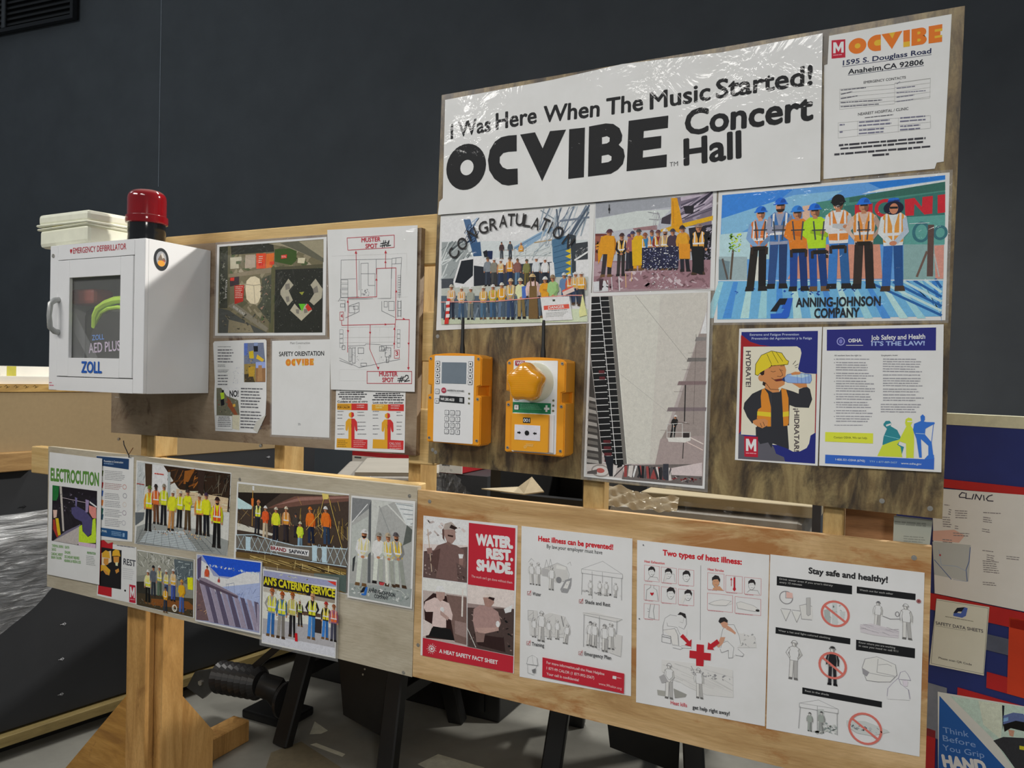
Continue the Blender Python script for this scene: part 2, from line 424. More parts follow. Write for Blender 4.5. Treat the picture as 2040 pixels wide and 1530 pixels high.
mp2 = glint_film.n('ShaderNodeMapping'); mp2.inputs['Scale'].default_value = (1.2, 1, 60); glint_film.l(tc.outputs['Object'], mp2.inputs['Vector']); n2 = glint_film.noise(1.2, 4, .6, mp2.outputs['Vector'], .2)
sz = glint_film.n('ShaderNodeSeparateXYZ'); glint_film.l(tc.outputs['Object'], sz.inputs[0])
up = glint_film.ramp(sz.outputs['Z'], [(.84, (0, 0, 0)), (.87, (1, 1, 1))])
al = glint_film.mix(glint_film.ramp(n1, [(.48, (.16, .16, .16)), (.60, (.34, .34, .34)), (.68, (.95, .95, .95))]), glint_film.ramp(n2, [(.36, (.15, .15, .15)), (.60, (.9, .9, .9))]), up)  # white opaque streaks put glossy highlights into the film's own colour
glint_film.l(al, glint_film.b.inputs['Alpha']); glint_film.bump(n1, 1, .02); glint_film = glint_film.m
lens_red = NT('red_beacon_lens'); lens_red.set(Base_Color=(.42, .012, .018, 1), Roughness=.12, Transmission_Weight=.45, IOR=1.45, Coat_Weight=.6)
gn = lens_red.n('ShaderNodeNewGeometry'); sx = lens_red.n('ShaderNodeSeparateXYZ'); lens_red.l(gn.outputs['Normal'], sx.inputs[0])
dust = lens_red.mix((.40, .010, .016, 1), (.55, .36, .33, 1), lens_red.ramp(sx.outputs['Z'], [(.45, (0, 0, 0)), (.95, (.75, .75, .75))])); lens_red.l(dust, lens_red.b.inputs['Base Color'])
lens_red.bump(lens_red.noise(30, 2, .5, lens_red.coord((1, 1, .2))), .5, .004); lens_red = lens_red.m
amber = NT('amber_lens'); amber.set(Base_Color=(.86, .36, .008, 1), Roughness=.14, Coat_Weight=.7, Subsurface_Weight=.2, Subsurface_Radius=(.02, .01, .002))
wv = amber.n('ShaderNodeTexWave', wave_type='BANDS', bands_direction='Z'); wv.inputs['Scale'].default_value = 70
amber.l(amber.coord(), wv.inputs['Vector']); amber.bump(wv.outputs['Fac'], .12, .001); amber = amber.m
glass = NT('cabinet_pane'); glass.set(Base_Color=(.95, .97, .96, 1), Roughness=.02, Alpha=.07); glass = glass.m

# ------------------------------------------------------------------ the hall
mb = MB(); mb.box(-14, 6, -6, 6, -.1, 0); struct(mb.done('floor', floor_m))
mb = MB(); mb.box(-11, 9, 0, .2, 0, 8)
wl = struct(mb.done('wall_back', wall_m, None, (0, 4.1, 0))); wl.rotation_euler = (0, 0, .09)
def on_wall(u, z): return (u, -.001, z)
v = thing('air_vent', 'black louvred air vent high on the charcoal wall', 'vent')
v.location = (0, 4.1, 0); v.rotation_euler = (0, 0, .09)
MB().box(-9.6, -7.58, -.04, -.002, 5.11, 6.0).done('backing', black_m, v)
mb = MB(); mb.box(-9.62, -7.56, -.09, -.04, 5.09, 5.13).box(-7.60, -7.56, -.09, -.04, 5.13, 6.0).box(-9.62, -9.58, -.09, -.04, 5.13, 6.0).box(-9.58, -7.6, -.09, -.04, 5.97, 6.0); mb.done('frame', plain('dark_vent_metal', '232426', .5, .3), v)
for k in range(14): MB().box(-9.57, -7.61, -.075, -.045, 5.15 + k * .058, 5.172 + k * .058).done('slat', black_m, v)
MB().box(-8.60, -8.55, -.095, -.08, 5.13, 5.97).done('divider', plain('vent_bar', '4a4c4e', .5, .3), v)
mb = MB(); mb.box(-6.475, -6.469, -.004, -.001, 3.32, 8); o = struct(mb.done('trim_1', plain('pale_joint', '8d9298', .6), None, (0, 4.1, 0))); o.rotation_euler = (0, 0, .09)

# ------------------------------------------------------------------ the notice board: plywood panels on a 2x4 stand
nb = thing('notice_board', 'large plywood notice board on a 2x4 stand, covered in safety posters and crew photos', 'notice board', (-1.2, 0, 0))
def loc(pts): return [(x + 1.2, z) for x, z in pts]
def panel(mat, pts, screws, name='plywood_panel'):
    mb = MB(); mb.prism(loc(pts), 0, .018); p = mb.done(name, mat, nb)
    for x, z in screws:
        m = MB(); m.cyl((x + 1.2, -.0006, z), (x + 1.2, .004, z), .005, n=12); m.cyl((x + 1.2, -.0012, z), (x + 1.2, .0, z), .0022, n=8); m.done('screw', steel_m, p)
    return p
panel(ply_brown, [(-2.278, 1.332), (-1.089, 1.335), (-1.086, 1.926), (-2.282, 1.93)], [(-1.6253, 1.328), (-2.2411, 1.3119)])
panel(ply_stain, [(-1.051, 1.319), (.105, 1.293), (.118, 2.265), (-1.033, 2.26)], [(-1.0302, 1.6446), (-1.0382, 1.3534), (-1.029, 1.3475), (0.0843, 1.3112), (0.0009, 1.318)])
panel(ply_grey, [(-2.600, .779), (-1.087, .757), (-1.082, 1.254), (-2.603, 1.266)], [(-1.1059, 1.2284), (-1.7036, 1.2237), (-1.1134, 0.7636)])
panel(ply_yellow, [(-1.0855, .759), (.089, .744), (.089, 1.238), (-1.0805, 1.246)], [(-1.044, 1.2197), (0.0595, 1.2133), (-1.0701, 0.8439)])
def stud(x0, x1, y0, y1, z0, z1, mat=stud_m, name='post'): return MB().box(x0 + 1.2, x1 + 1.2, y0, y1, z0, z1, .003, 1).done(name, mat, nb)
stud(-2.06, -1.038, .018, .056, 1.833, 1.963, rail_m, 'top_rail')
stud(-2.728, -1.09, .018, .056, 1.163, 1.258, rail_m, 'cross_rail')
stud(-2.207, -2.131, .056, .1, .9, 1.9); stud(-2.130, -2.092, .018, .107, 1.26, 1.83)
stud(-1.626, -1.588, .056, .145, .85, 1.83)
stud(-1.150, -1.112, .056, .145, .85, 1.95)
stud(-1.125, -1.04, .018, .056, 1.58, 1.71, rail_m, 'cleat'); stud(-1.125, -1.045, .018, .056, 1.31, 1.455, rail_m, 'cleat')
stud(-.632, -.58, .018, .056, .80, 2.2); stud(-.107, -.068, .018, .107, 0, 2.2)
MB().box(-.066 + 1.2, .028 + 1.2, .058, .076, 1.19, 1.32).done('scrap_board', wood('brown_scrap', '8d6642', '7d5a3a', '6a4a2e', (1, 4, 4), 4), nb)
stud(-2.263, -2.172, .058, .096, 0, 1.16, leg_m, 'leg'); stud(-2.228, -2.139, .098, .187, 0, 1.16, leg_m, 'leg')
g = MB(); g.prism(loc([(-2.26, .475), (-2.72, 0), (-2.26, 0)]), .1, .12); g.done('gusset', wood('orange_gusset', 'b08546', 'a07536', '845c2a', (.8, 4, 4), 4, .6, '6a3f1c', (3, 3, 3), .64, .7), nb, label='triangular plywood gusset on the left of the leg')
g = MB()
bmv = [g.bm.verts.new((x + 1.2, y, z)) for x in (-2.20, -2.182) for y, z in ((.19, .44), (.36, .22), (.36, .02), (.19, .02))]
for f in ((0, 1, 2, 3), (7, 6, 5, 4), (0, 4, 5, 1), (1, 5, 6, 2), (2, 6, 7, 3), (3, 7, 4, 0)): g.bm.faces.new([bmv[i] for i in f])
g.done('gusset', leg_m, nb)
MB().beam((-2.385 + 1.2, .13, .045), (-2.385 + 1.2, .70, .045), .09, .089, bev=.004).done('foot', leg_m, nb)
MB().beam((-2.32 + 1.2, -.2, .045), (-2.20 + 1.2, .3, .045), .04, .089, bev=.003).done('foot', leg_m, nb)
MB().beam((-.085 + 1.2, -.3, .045), (-.085 + 1.2, .8, .045), .09, .089, bev=.004).done('foot', leg_m, nb)
MB().tube([(-1.014, -0.002, 1.3087), (-1.006, -0.006, 1.2964), (-0.9909, -0.008, 1.2796), (-0.9785, -0.008, 1.2626), (-1.0043, 0.01, 1.2479)], .0016).done('wire_tail', black_m, nb)
MB().tube([(-0.9786, -0.008, 1.2675), (-0.9618, -0.012, 1.2818), (-0.9653, -0.004, 1.289)], .0012).done('wire_tail', plain('copper_wire', '7a4d2c', .4, .5), nb)

# ------------------------------------------------------------------ defibrillator cabinet, its contents and what stands on it
CX, CZ, D = -2.251, 1.475, .228
cab = thing('defibrillator_cabinet', 'white metal defibrillator cabinet with a windowed door on the brown plywood', 'cabinet', (CX, 0, CZ))
W, H = .414, .43
mb = MB()
mb.box(0, W, -.010, -.002, 0, H).box(0, .006, -D + .012, -.01, 0, H).box(W - .006, W, -D + .012, -.01, 0, H).box(.006, W - .006, -D + .012, -.01, 0, .006).box(.006, W - .006, -D + .012, -.01, H - .006, H)
dx0, dx1, dz0, dz1 = .038, .371, .040, .386
mb.box(0, dx0, -D, -D + .012, 0, H, .002).box(dx1, W, -D, -D + .012, 0, H, .002).box(dx0, dx1, -D, -D + .012, 0, dz0).box(dx0, dx1, -D, -D + .012, dz1, H)
mb.done('body', white_metal, cab)
door = MB(); wx0, wx1, wz0, wz1 = .092, .315, .097, .332; e = .0022; dy0, dy1 = -D - .001, -D + .010
door.box(dx0 + .001, wx0, dy0, dy1, dz0 + e, dz1 - e, .001, 1).box(wx1, dx1 - e * 1.6, dy0, dy1, dz0 + e, dz1 - e, .001, 1).box(wx0, wx1, dy0, dy1, dz0 + e, wz0).box(wx0, wx1, dy0, dy1, wz1, dz1 - e)
dr = door.done('door', white_metal, cab)
MB().box(wx0 - .004, wx1 + .004, -D + .0105, -D + .0125, wz0 - .004, wz1 + .004).done('window_pane', glass, dr)
hm = MB(); hx = .045
hm.tube([(hx, dy0, .268), (hx, dy0 - .012, .266), (hx - .002, dy0 - .024, .255), (hx - .002, dy0 - .027, .22), (hx - .002, dy0 - .024, .185), (hx, dy0 - .012, .174), (hx, dy0, .172)], [.009, .0085, .008, .007, .008, .0085, .009], 10)
hm.done('handle', grey_m, dr, smooth=True, label='grey pull handle')
MB().cyl((.015, -D - .0015, .40), (.015, -D + .001, .40), .006).done('key_lock', steel_m, cab)
a = Art(); a.z = int((D + .0006) / LAYER); a.part('lettering')
LZ = .402
a.text('EMERGENCY DEFIBRILLATOR', '9c2230', 1060, 4020, 2310, 2, 165, .4)
a.poly('a3202e', [925, 4125, 970, 4150, 1015, 4125, 1015, 4090, 970, 4020, 925, 4090]); a.ell('a3202e', 948, 4125, 24, 30); a.ell('a3202e', 992, 4125, 24, 30)
a.bars('b8566a', 50, 230, 130, 60, 1, 4); a.bars('b8566a', 50, 150, 240, 60, 1, 5)
a.z += 400
a.text('ZOLL', '1f4f9c', 1540, 550, 900, 0, 310, 2.5)
a.build(cab, lambda n: PAPER['m'], None)
# round sticker on the right side of the cabinet
a = Art(); a.z = 40; a.part('round_sticker')
a.ell('1e2226', 0, 0, 245, 320, 28); a.ell('8f9094', 0, 15, 165, 215, 24); a.poly('6c5e50', [-120, -20, -20, 150, 40, 190, 150, -30, 40, -60]); a.poly('b9b4ae', [-20, 150, 40, 190, 110, 40, 60, 60, 40, 20]); a.ell('c98a2e', 0, -110, 120, 85, 16); a.poly('a33c34', [60, 10, 140, -40, 130, -70, 50, -20])
a.text('OCVIBE', 'd8d8d8', -130, 235, 260, 0, 55, 2); a.bars('b8b8b8', -110, -255, 220, 30, 1, 3)
st = a.build(cab, lambda n: PAPER['m'], None)[0]; st.rotation_euler = (0, 0, math.pi / 2); st.location = (W + .0004, -D + .052, H - .052)
# contents
bag = thing('defibrillator', 'black and green defibrillator behind the window of the white cabinet', 'defibrillator', (CX, 0, CZ))
mb = MB(); mb.box(.03, .30, -.15, -.03, .008, .255, .03, 3); mb.done('case', plain('grey_green_case', '45473c', .6, 0, .15), bag)
mb = MB(); mb.prism([(.105, .012), (.31, .012), (.31, .20), (.27, .232), (.21, .235), (.165, .21), (.125, .165)], -.185, -.152); mb.done('front_cover', plain('dark_cover', '2d2c28', .5), bag)
mb = MB(); mb.tube([(.135, -.175, .19), (.15, -.185, .222), (.17, -.19, .243), (.20, -.19, .257), (.24, -.19, .266), (.31, -.185, .27)], .011); mb.tube([(.14, -.18, .2), (.175, -.186, .232), (.21, -.188, .243), (.25, -.188, .246), (.31, -.185, .24)], .006); mb.done('green_strap', plain('lime_strap', 'a6c93a', .6), bag, smooth=True)
MB().box(.035, .145, -.19, -.12, .257, .305, .012).done('red_pouch', plain('rust_pouch', '7d3a2e', .6), bag)
mb = MB(); mb.beam((.04, -.204, .255), (.215, -.2, .03), .035, .002, (0, 1, 0)); mb.done('clear_tube', glass, bag)
a = Art(); a.z = int(.1862 / LAYER); a.part('lettering'); a.text('AED PLUS', 'b9a9bd', 1230, 1125, 1400, 36, 280, 1.5); a.z += 300; a.text('ZOLL', '5b86c8', 1390, 1500, 540, 36, 150, 1.5); a.build(bag, lambda n: PAPER['m'], None)

be = thing('beacon_light', 'red rotating beacon light standing on the defibrillator cabinet', 'beacon', (-1.957, -.13, CZ + H))
q = .72
MB().lathe([(.070 * q, .0005), (.072 * q, .01), (.070 * q, .03), (.0715 * q, .034), (.0715 * q, .062)], 40).done('base', plain('gloss_black', '0e0e0f', .15, 0, .1, 10, 0, .6), be, smooth=True)
MB().lathe([(.072 * q, .062), (.079 * q, .064), (.0805 * q, .070), (.0795 * q, .084), (.074 * q, .086)], 40).done('collar', lens_red, be, smooth=True)
pr = [(.0735 * q, .086), (.0735 * q, .13), (.0732 * q, .136)] + [(.0732 * q - .022 * (1 - math.cos(t)), .136 + .024 * math.sin(t)) for t in (.25, .5, .75, 1.0, 1.3, 1.57)] + [(.015, .162), (.001, .1625)]
MB().lathe(pr, 40).done('dome_lens', lens_red, be, smooth=True)
MB().lathe([(.014, .06), (.022, .075), (.022, .12), (.010, .13)], 20).done('reflector', plain('beacon_reflector', 'a04a48', .3, .4), be)

tub = thing('plastic_tub', 'off-white plastic tub with a loose lid on top of the defibrillator cabinet', 'tub', (-2.205, -.125, CZ + H), -.08)
mb = MB(); hw, hd = .132, .095
def ring_tub(z, s): return [(sx * (hw * s), sy * (hd * s), z) for sx, sy in ((-1, -1), (1, -1), (1, 1), (-1, 1))]
mb.box(-hw * .97, hw * .97, -hd * .97, hd * .97, .0006, .058, .012, 2).box(-hw * 1.02, hw * 1.02, -hd * 1.02, hd * 1.02, .054, .060, .003, 1)
mb.done('body', cream_m, tub)
mb = MB(); mb.box(-hw * 1.03, hw * 1.03, -hd * 1.03, hd * 1.03, .064, .071, .003, 1).box(-hw * .99, hw * .99, -hd * .99, hd * .99, .066, .102, .011, 2)
ld = mb.done('lid', cream_m, tub); ld.rotation_euler = (.02, .02, 0)
MB().box(-.06, .0, -hd * .96, -hd * .7, .058, .068).done('yellow_packet', plain('yellow_packet', 'a79a2c', .6), tub)

# ------------------------------------------------------------------ the two orange wall units
def unit(name, label, cat, x, z, w, h, d):
    t = thing(name, label, cat, (x, 0, z))
    n = .010; a, b = h * .545, h * .665
    out = [(.004, .003), (w - .004, 0), (w, .004), (w, a), (w - n, a + .003), (w - n, b - .003), (w, b), (w, h - .008), (w - .006, h - .002)]
    out += [(w * k / 10, h + .005 * math.sin(math.pi * k / 10) - .001) for k in range(9, 0, -1)]
    out += [(.006, h - .002), (0, h - .008), (0, b), (n, b - .003), (n, a + .003), (0, a), (0, .006)]
    mb = MB(); mb.prism(out, -d, -.012)
    bmesh.ops.recalc_face_normals(mb.bm, faces=mb.bm.faces)
    bmesh.ops.bevel(mb.bm, geom=[e for e in mb.bm.edges if abs(e.verts[0].co.y + d) < 1e-5 and abs(e.verts[1].co.y + d) < 1e-5], offset=.0025, segments=2, affect='EDGES')
    mb.box(.002, w - .002, -.0125, -.0005, .003, h - .003, .002, 1)
    mb.done('housing', orange_m, t)
    for sx in (.008, w - .009):
        for f in (.06, .515, .955):
            mb = MB(); mb.cyl((sx, -d - .0012, h * f), (sx, -d + .002, h * f), .0036, n=12); s = mb.done('screw', steel_m, t)
            mb = MB(); mb.cyl((sx, -d - .0016, h * f), (sx, -d - .0011, h * f), .0015, n=6); mb.done('recess', black_m, s)
    mb = MB(); mb.tube([(w * .52, -.03, h - .002), (w * .52, -.03, h + .018), (w * .52, -.03, h + .03), (w * .52, -.03, h + .085), (w * .52, -.03, h + .092)], [.007, .0065, .0045, .004, .003], 12)
    mb.done('antenna', black_m, t, smooth=True)
    return t
def rrect(x0, x1, z0, z1, r, n=4):
    p = []
    for cx, cz, a0 in ((x1 - r, z0 + r, -90), (x1 - r, z1 - r, 0), (x0 + r, z1 - r, 90), (x0 + r, z0 + r, 180)):
        for k in range(n + 1):
            t = math.radians(a0 + 90 * k / n); p.append((cx + r * math.cos(t), cz + r * math.sin(t)))
    return p
def key(t, x, z, y, s=.0062, label=None):
    k = MB(); k.prism(rrect(x - s, x + s, z - s, z + s, .002), -y - .0006, -y); k = k.done('key', key_m, t)
    s -= .0011; c = MB(); c.prism(rrect(x - s, x + s, z - s, z + s, .0015), -y - .0010, -y); c.done('key_cap', face_m, k)
d = .062; w_, h_ = .151, .219
ic = unit('intercom', 'orange wall intercom with a grey screen and keypad, left of the amber beacon unit', 'intercom', -1.018, 1.377, w_, h_, d)
MB().prism(rrect(.0195, .131, .0045, .2165, .002), -d - .001, -d + .001).done('face_plate', face_m, ic)
MB().prism(rrect(.0408, .110, .1488, .2005, .001), -d - .0018, -d).done('screen', screen_m, ic)
for zz in (.197, .1827, .168, .153): key(ic, .0292, zz, d + .001); key(ic, .1212, zz, d + .001)
key(ic, .0290, .1285, d + .001); key(ic, .0288, .105, d + .001)
for r_, zz in enumerate((.0775, .062, .0466, .0313)):
    for xx in (.0578, .0734, .089): key(ic, xx, zz, d + .001)
for zz in (.1255, .1138, .102): MB().cyl((.119, -d - .002, zz), (.119, -d, zz), .0024, n=12).done('indicator', plain('olive_led', '5d5c44', .4), ic)
a = Art(); a.part('lettering'); a.z = int((d + .0022) / LAYER)
for zz in (1970, 1827, 1680, 1530):
    for sx in (292, 1212): a.poly('22262a', [sx - 28, zz, sx, zz - 28, sx + 28, zz, sx, zz + 28])
a.text('A', '33383e', 275, 1262, 32, 0, 45); a.text('B', '33383e', 275, 1027, 28, 0, 45)
for r_, (zz, row) in enumerate(((775, '123'), (620, '456'), (466, '789'), (313, '*0#'))):
    for xx, ch in zip((578, 734, 890), row): a.text(ch, '44494e', xx - 13, zz - 2, 0, 0, 38); a.bars('55595e', xx - 30, zz - 22, 60, 14, 1, 3)
a.ell('9b3344', 480, 1318, 70, 68, 20); a.text('AHE', 'd8c0c4', 440, 1300, 80, 0, 34, 1)
a.text('ANDERSON HOWARD', '2f3438', 575, 1300, 480, -12, 42, 1); a.bars('9a9ea2', 640, 1270, 330, 14, 1, 4)
a.poly('1c1e21', [365, 1190, 1060, 1168, 1060, 1015, 365, 1040]); a.text('949.280.4658', 'e4e4e4', 395, 1070, 390, -18, 66, 2); a.bars('8a8c8e', 395, 1172, 220, 18, 1, 8); a.poly('9a9c9e', [930, 1145, 1020, 1142, 1020, 1045, 930, 1048])
a.build(ic, lambda n: PAPER['m'], None)

d = .064; h_ = .222
cp = unit('call_point', 'orange emergency call point with a domed amber beacon, right of the keypad intercom', 'call point', -.8, 1.366, w_, h_, d)
MB().prism(rrect(.0195, .131, .005, .2185, .002), -d - .001, -d + .001).done('face_plate', face_m, cp)
bx, bz = .0765, .168
ax = Matrix.Translation((bx, -d, bz)) @ Matrix.Rotation(math.pi / 2, 4, 'X')
MB().lathe([(.046, 0), (.0455, .006), (.043, .018), (.0415, .034), (.040, .038)], 40, ax).done('beacon_base', cream_m, cp, smooth=True)
mb = MB(); N = 60; rings = []
for r_, y_ in ((.0405, .038), (.0415, .044), (.0415, .062), (.039, .069), (.033, .073), (.018, .0755), (.0005, .076)):
    am = .085 if r_ > .02 else .04
    rings.append([mb.bm.verts.new((bx + r_ * (1 + am * math.cos(5 * q)) * math.cos(q + .3), -d - y_, bz + r_ * (1 + am * math.cos(5 * q)) * math.sin(q + .3))) for q in [2 * math.pi * k / N for k in range(N)]])
for p, q in zip(rings, rings[1:]):
    for k in range(N): mb.bm.faces.new((p[k], p[(k + 1) % N], q[(k + 1) % N], q[k]))
mb.bm.faces.new(rings[0][::-1]); mb.bm.faces.new(rings[-1]); mb.done('beacon_lens', amber, cp, smooth=True)
MB().box(.020, .1165, -d - .0022, -d, .0965, .121).done('green_label', green_m, cp)
mb = MB(); mb.box(.0225, .1265, -d - .006, -d, .0075, .0965, .002, 2); fr = mb.done('break_glass_frame', face_m, cp)
MB().prism(rrect(.024, .1165, .009, .095, .002), -d - .0135, -d - .006).done('break_glass', orange_m2, fr)
MB().box(.032, .097, -d - .0145, -d - .013, .0345, .0695).done('press_window', plain('pale_window', 'c4c2cc', .3), cp)
MB().box(.053, .0715, -d - .0145, -d - .013, .0745, .0865).done('number_plate', plain('black_plate', '1a1a1a', .5), cp)
for zz in (.1277, .116, .104): MB().cyl((.1225, -d - .002, zz), (.1225, -d, zz), .0026, n=12).done('indicator', plain('olive_led2', '5d5c44', .4), cp)
key(cp, .030, .109, d + .0021, .0066); key(cp, .029, .131, d + .001, .006)
a = Art(); a.part('lettering'); a.z = int((d + .0032) / LAYER)
a.text('B', '33383e', 285, 1070, 28, 0, 45); a.text('A', '33383e', 273, 1290, 32, 0, 45)
a.poly('8e2b3a', [245, 2175, 490, 2170, 490, 2060, 245, 2065]); a.text('WES', 'e6dede', 275, 2082, 190, 0, 72, 2)
for q in ([1005, 1060, 1040, 1060, 1040, 1010, 1090, 1010, 1090, 1060, 1140, 1060, 1140, 1110, 1090, 1110, 1090, 1165, 1040, 1165, 1040, 1110, 1005, 1110],): a.poly('d6e2d8', q)
a.bars('6aa88a', 400, 1165, 560, 130, 4, 6, 0, .4)
a.z = int((d + .015) / LAYER)
a.text('001', 'e8e8e8', 545, 765, 155, 0, 78, 1)
for sx, dr_ in ((440, 1), (840, -1)): a.poly('17181a', [sx - 45 * dr_, 530, sx, 530, sx, 550, sx + 50 * dr_, 512, sx, 474, sx, 494, sx - 45 * dr_, 494])
a.ell('17181a', 640, 512, 58, 58, 20)
a.z = int((d + .0145) / LAYER); a.bars('e9b877', 620, 265, 220, 70, 3, 5); a.ring('e9c38c', 600, 190, 30, 30, 7, 14)
a.build(cp, lambda n: PAPER['m'], None)

# ------------------------------------------------------------------ behind the boards, left: a long stack of dark boards
sk = thing('board_stack', 'long stack of dark boards under a tan crate side at the left edge', 'board stack', (-3.0651, .1209, 0), 1.38215)
MB().box(-1.6, 1.5, .004, .9, .11, 1.14).done('dark_boards', dark_m, sk)
MB().box(-1.6, 1.5, 0, .9, 1.141, 1.44, .003, 1).done('crate_side', tan_m, sk)
MB().box(-1.6, 1.5, -.004, .9, 1.4405, 1.471).done('top_edge', wood('edge_lumber', 'b08f52', '9c7c42', '84663a', (1, 5, 5), 5), sk)
MB().box(-1.6, 1.5, .02, .9, 1.4712, 1.50).box(-1.6, 2.6, .18, .9, 1.50, 1.54).done('white_sheets', white_m, sk)
MB().box(-1.6, .10, -.042, -.001, 1.133, 1.207, .003, 1).done('runner', wood('brown_runner', '98794c', '8a6b40', '785a34', (1, 5, 5), 4), sk)
MB().box(-1.6, 1.5, -.03, .06, .06, .1, .002, 1).done('skid', wood('skid_lumber', '8d7c4e', '7c6c42', '6a5a36', (1, 5, 5), 4), sk)
MB().box(-1.6, 1.5, .07, .88, .0005, .06).done('bearers', black_m, sk)
a = Art(); a.part('printed_marks'); a.z = 60
a.line('101113', 26, [560, 9850, 800, 9850]); a.line('101113', 22, [720, 9910, 800, 9850, 720, 9790])
for u, z in ((2250, 4800), (2190, 3360), (2190, 1900), (7600, 10900), (12000, 11000)):
    a.line('9a9ca0', 16, [u - 110, z, u + 110, z]); a.line('9a9ca0', 16, [u + 40, z + 60, u + 110, z, u + 40, z - 60]); a.ell('9a9ca0', u, z, 34, 40, 10)
a.z = 900
for k, u in enumerate((-300, -30, 300, 640, 980)): a.line('4d3d20', 18, [u, 14620, u + 60, 14660, u + 120, 14600, u + 60, 14560, u + 180, 14620])
a.build(sk, lambda n: PAPER['m'], None)
tag(MB().box(.052, .086, .13, .1315, .0, .04).done('sticky_note', plain('yellow_note', 'a39c3e', .8), None), 'yellow sticky note on the white sheets left of the defibrillator cabinet', 'note')
o = bpy.data.objects['sticky_note']; o.location = (-3.0651, .1209, 1.501); o.rotation_euler = (0, 0, 1.38215)
def crumple(name, nx, nz, fn, mat, parent=None, loc=(0, 0, 0), rz=0):
    mb = MB(); g = [[mb.bm.verts.new(fn(i / nx, j / nz)) for j in range(nz + 1)] for i in range(nx + 1)]
    for i in range(nx):
        for j in range(nz): mb.bm.faces.new((g[i][j], g[i + 1][j], g[i + 1][j + 1], g[i][j + 1]))
    o = mb.done(name, mat, parent, loc, True); o.rotation_euler = (0, 0, rz); return o
def wr(u, v, s=1.0): return (math.sin(23 * u + 11 * v) + math.sin(41 * u - 17 * v + 1.3) * .6 + math.sin(9 * u + 37 * v) * .5) * s
o = crumple('plastic_wrap', 90, 50, lambda u, v: (-1.2 + 1.75 * u, -.03 - .07 * math.sin(math.pi * v) * (1 - u) - .006 * wr(u * 2, v), .95 - v * (.47 - .42 * max(0, u - .66) / .34 + .02 * math.sin(20 * u)) - .03 * (1 - v) * 0 + .025 * u), glint_film, None, (-3.0651, .1209, 0), 1.38215)
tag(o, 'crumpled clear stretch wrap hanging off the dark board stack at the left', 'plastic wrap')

# ------------------------------------------------------------------ behind the boards, middle: a plank table on sawhorses with wrapped goods
tb = tag(MB().box(-2.3, -.05, .66, 1.5, .79, .828, .003, 1).done('plank_table', wood('table_plank', '6a5a44', '5a4c3a', '483c2e', (1, 5, 5), 4)), 'plank table top on black sawhorses behind the lower boards', 'table')
ws = thing('wrapped_sheets', 'grey stack of sheets in clear wrap seen between the left upper and lower boards', 'stack', (-1.90, .62, .829), .55)
MB().box(.02, .42, .06, .6, .001, .31, .01, 2).done('sheets', plain('pale_grey_sheets', '86827b', .6, 0, .06), ws)
MB().box(.10, .43, .09, .6, .3105, .325).done('top_sheet', plain('grey_white_sheet', '8f8b82', .6, 0, .06, 9), ws)
crumple('wrap', 40, 14, lambda u, v: (-.06 + .5 * u, -.012 - .004 * wr(u * 2, v) + (.02 if v < .1 else 0), .325 - .29 * v), film, ws)
rc = thing('tool_chest', 'red lidded tool chest with a white printed strip behind the gap', 'tool chest', (-2.5, 1.75, 0))
MB().box(-.15, .7, 0, .5, .001, 1.03).done('body', plain('chest_dark', '2a2b2d', .6), rc); MB().box(-.15, .55, -.01, .5, 1.0305, 1.2, .006, 1).done('lid', red_m, rc)
st = MB().box(-.14, .56, -.016, -.011, 1.035, 1.085).done('printed_strip', white_m, rc)
a = Art(); a.part('strip_print'); a.z = int(.0165 / LAYER)
for k in range(6): a.bars('4a4a4a', -1250 + k * 1130, 10800, 600, 130, 1, k, 0, .8); a.ring('5a5a5a', -700 + k * 1130, 10500, 70, 50, 14, 12)
a.build(rc, lambda n: PAPER['m'], None)
bb = thing('black_bin', 'open black bin with a pale cardboard flap behind the centre gap', 'bin', (-1.32, .70, .829))
mb = MB(); mb.box(.06, .1, .05, .65, .001, .42).box(.43, .465, .0, .65, .001, .44).box(.1, .43, .61, .65, .001, .46).box(.1, .43, .05, .09, .001, .30).box(.1, .43, .09, .61, .001, .03); mb.done('body', black_m, bb)
mb = MB(); fv = [mb.bm.verts.new(v) for v in ((.05, .0, .318), (.20, -.01, .338), (.245, .0, .375), (.30, -.02, .332), (.24, -.05, .322))]; mb.bm.faces.new(fv)
r_ = bmesh.ops.extrude_face_region(mb.bm, geom=list(mb.bm.faces)); bmesh.ops.translate(mb.bm, vec=(0, .003, -.004), verts=[v for v in r_['geom'] if isinstance(v, bmesh.types.BMVert)]); mb.done('cardboard_flap', plain('pale_card', 'b9ad92', .8), bb)
o = crumple('plastic_bag', 30, 24, lambda u, v: (-.14 + .17 * u, -.04 - .05 * math.sin(math.pi * u) * v - .008 * wr(u * 2, v * 2), .40 - .09 * abs(u - .35) * 2 - v * (.30 - .1 * abs(u - .5))), film, None, (-1.32, .72, .83))
tag(o, 'crumpled clear plastic bag hanging on the black bin', 'plastic bag')
tag(MB().box(-1.55, -1.20, 1.40, 1.46, .829, 1.21).done('white_board', white_m), 'white board edge standing behind the black bin', 'board')
wb = thing('wrapped_bundle', 'long bundle in shiny clear wrap with a pale board on top, behind the right gap', 'bundle', (-.82, .70, .829))
MB().box(.02, .62, 0, .45, .001, .308, .02, 2).done('bundle_core', plain('bundle_grey', '8f8a80', .5, 0, .2, 5), wb)
MB().box(.12, .66, .03, .47, .318, .353, .002, 1).done('top_board', plain('cream_board', '94896f', .7, 0, .06), wb)
crumple('wrap', 80, 16, lambda u, v: (.0 + .64 * u, -.014 - .005 * wr(u * 3, v * .7) - .02 * math.sin(math.pi * v), .345 - .012 * u - .3 * v), film, wb)
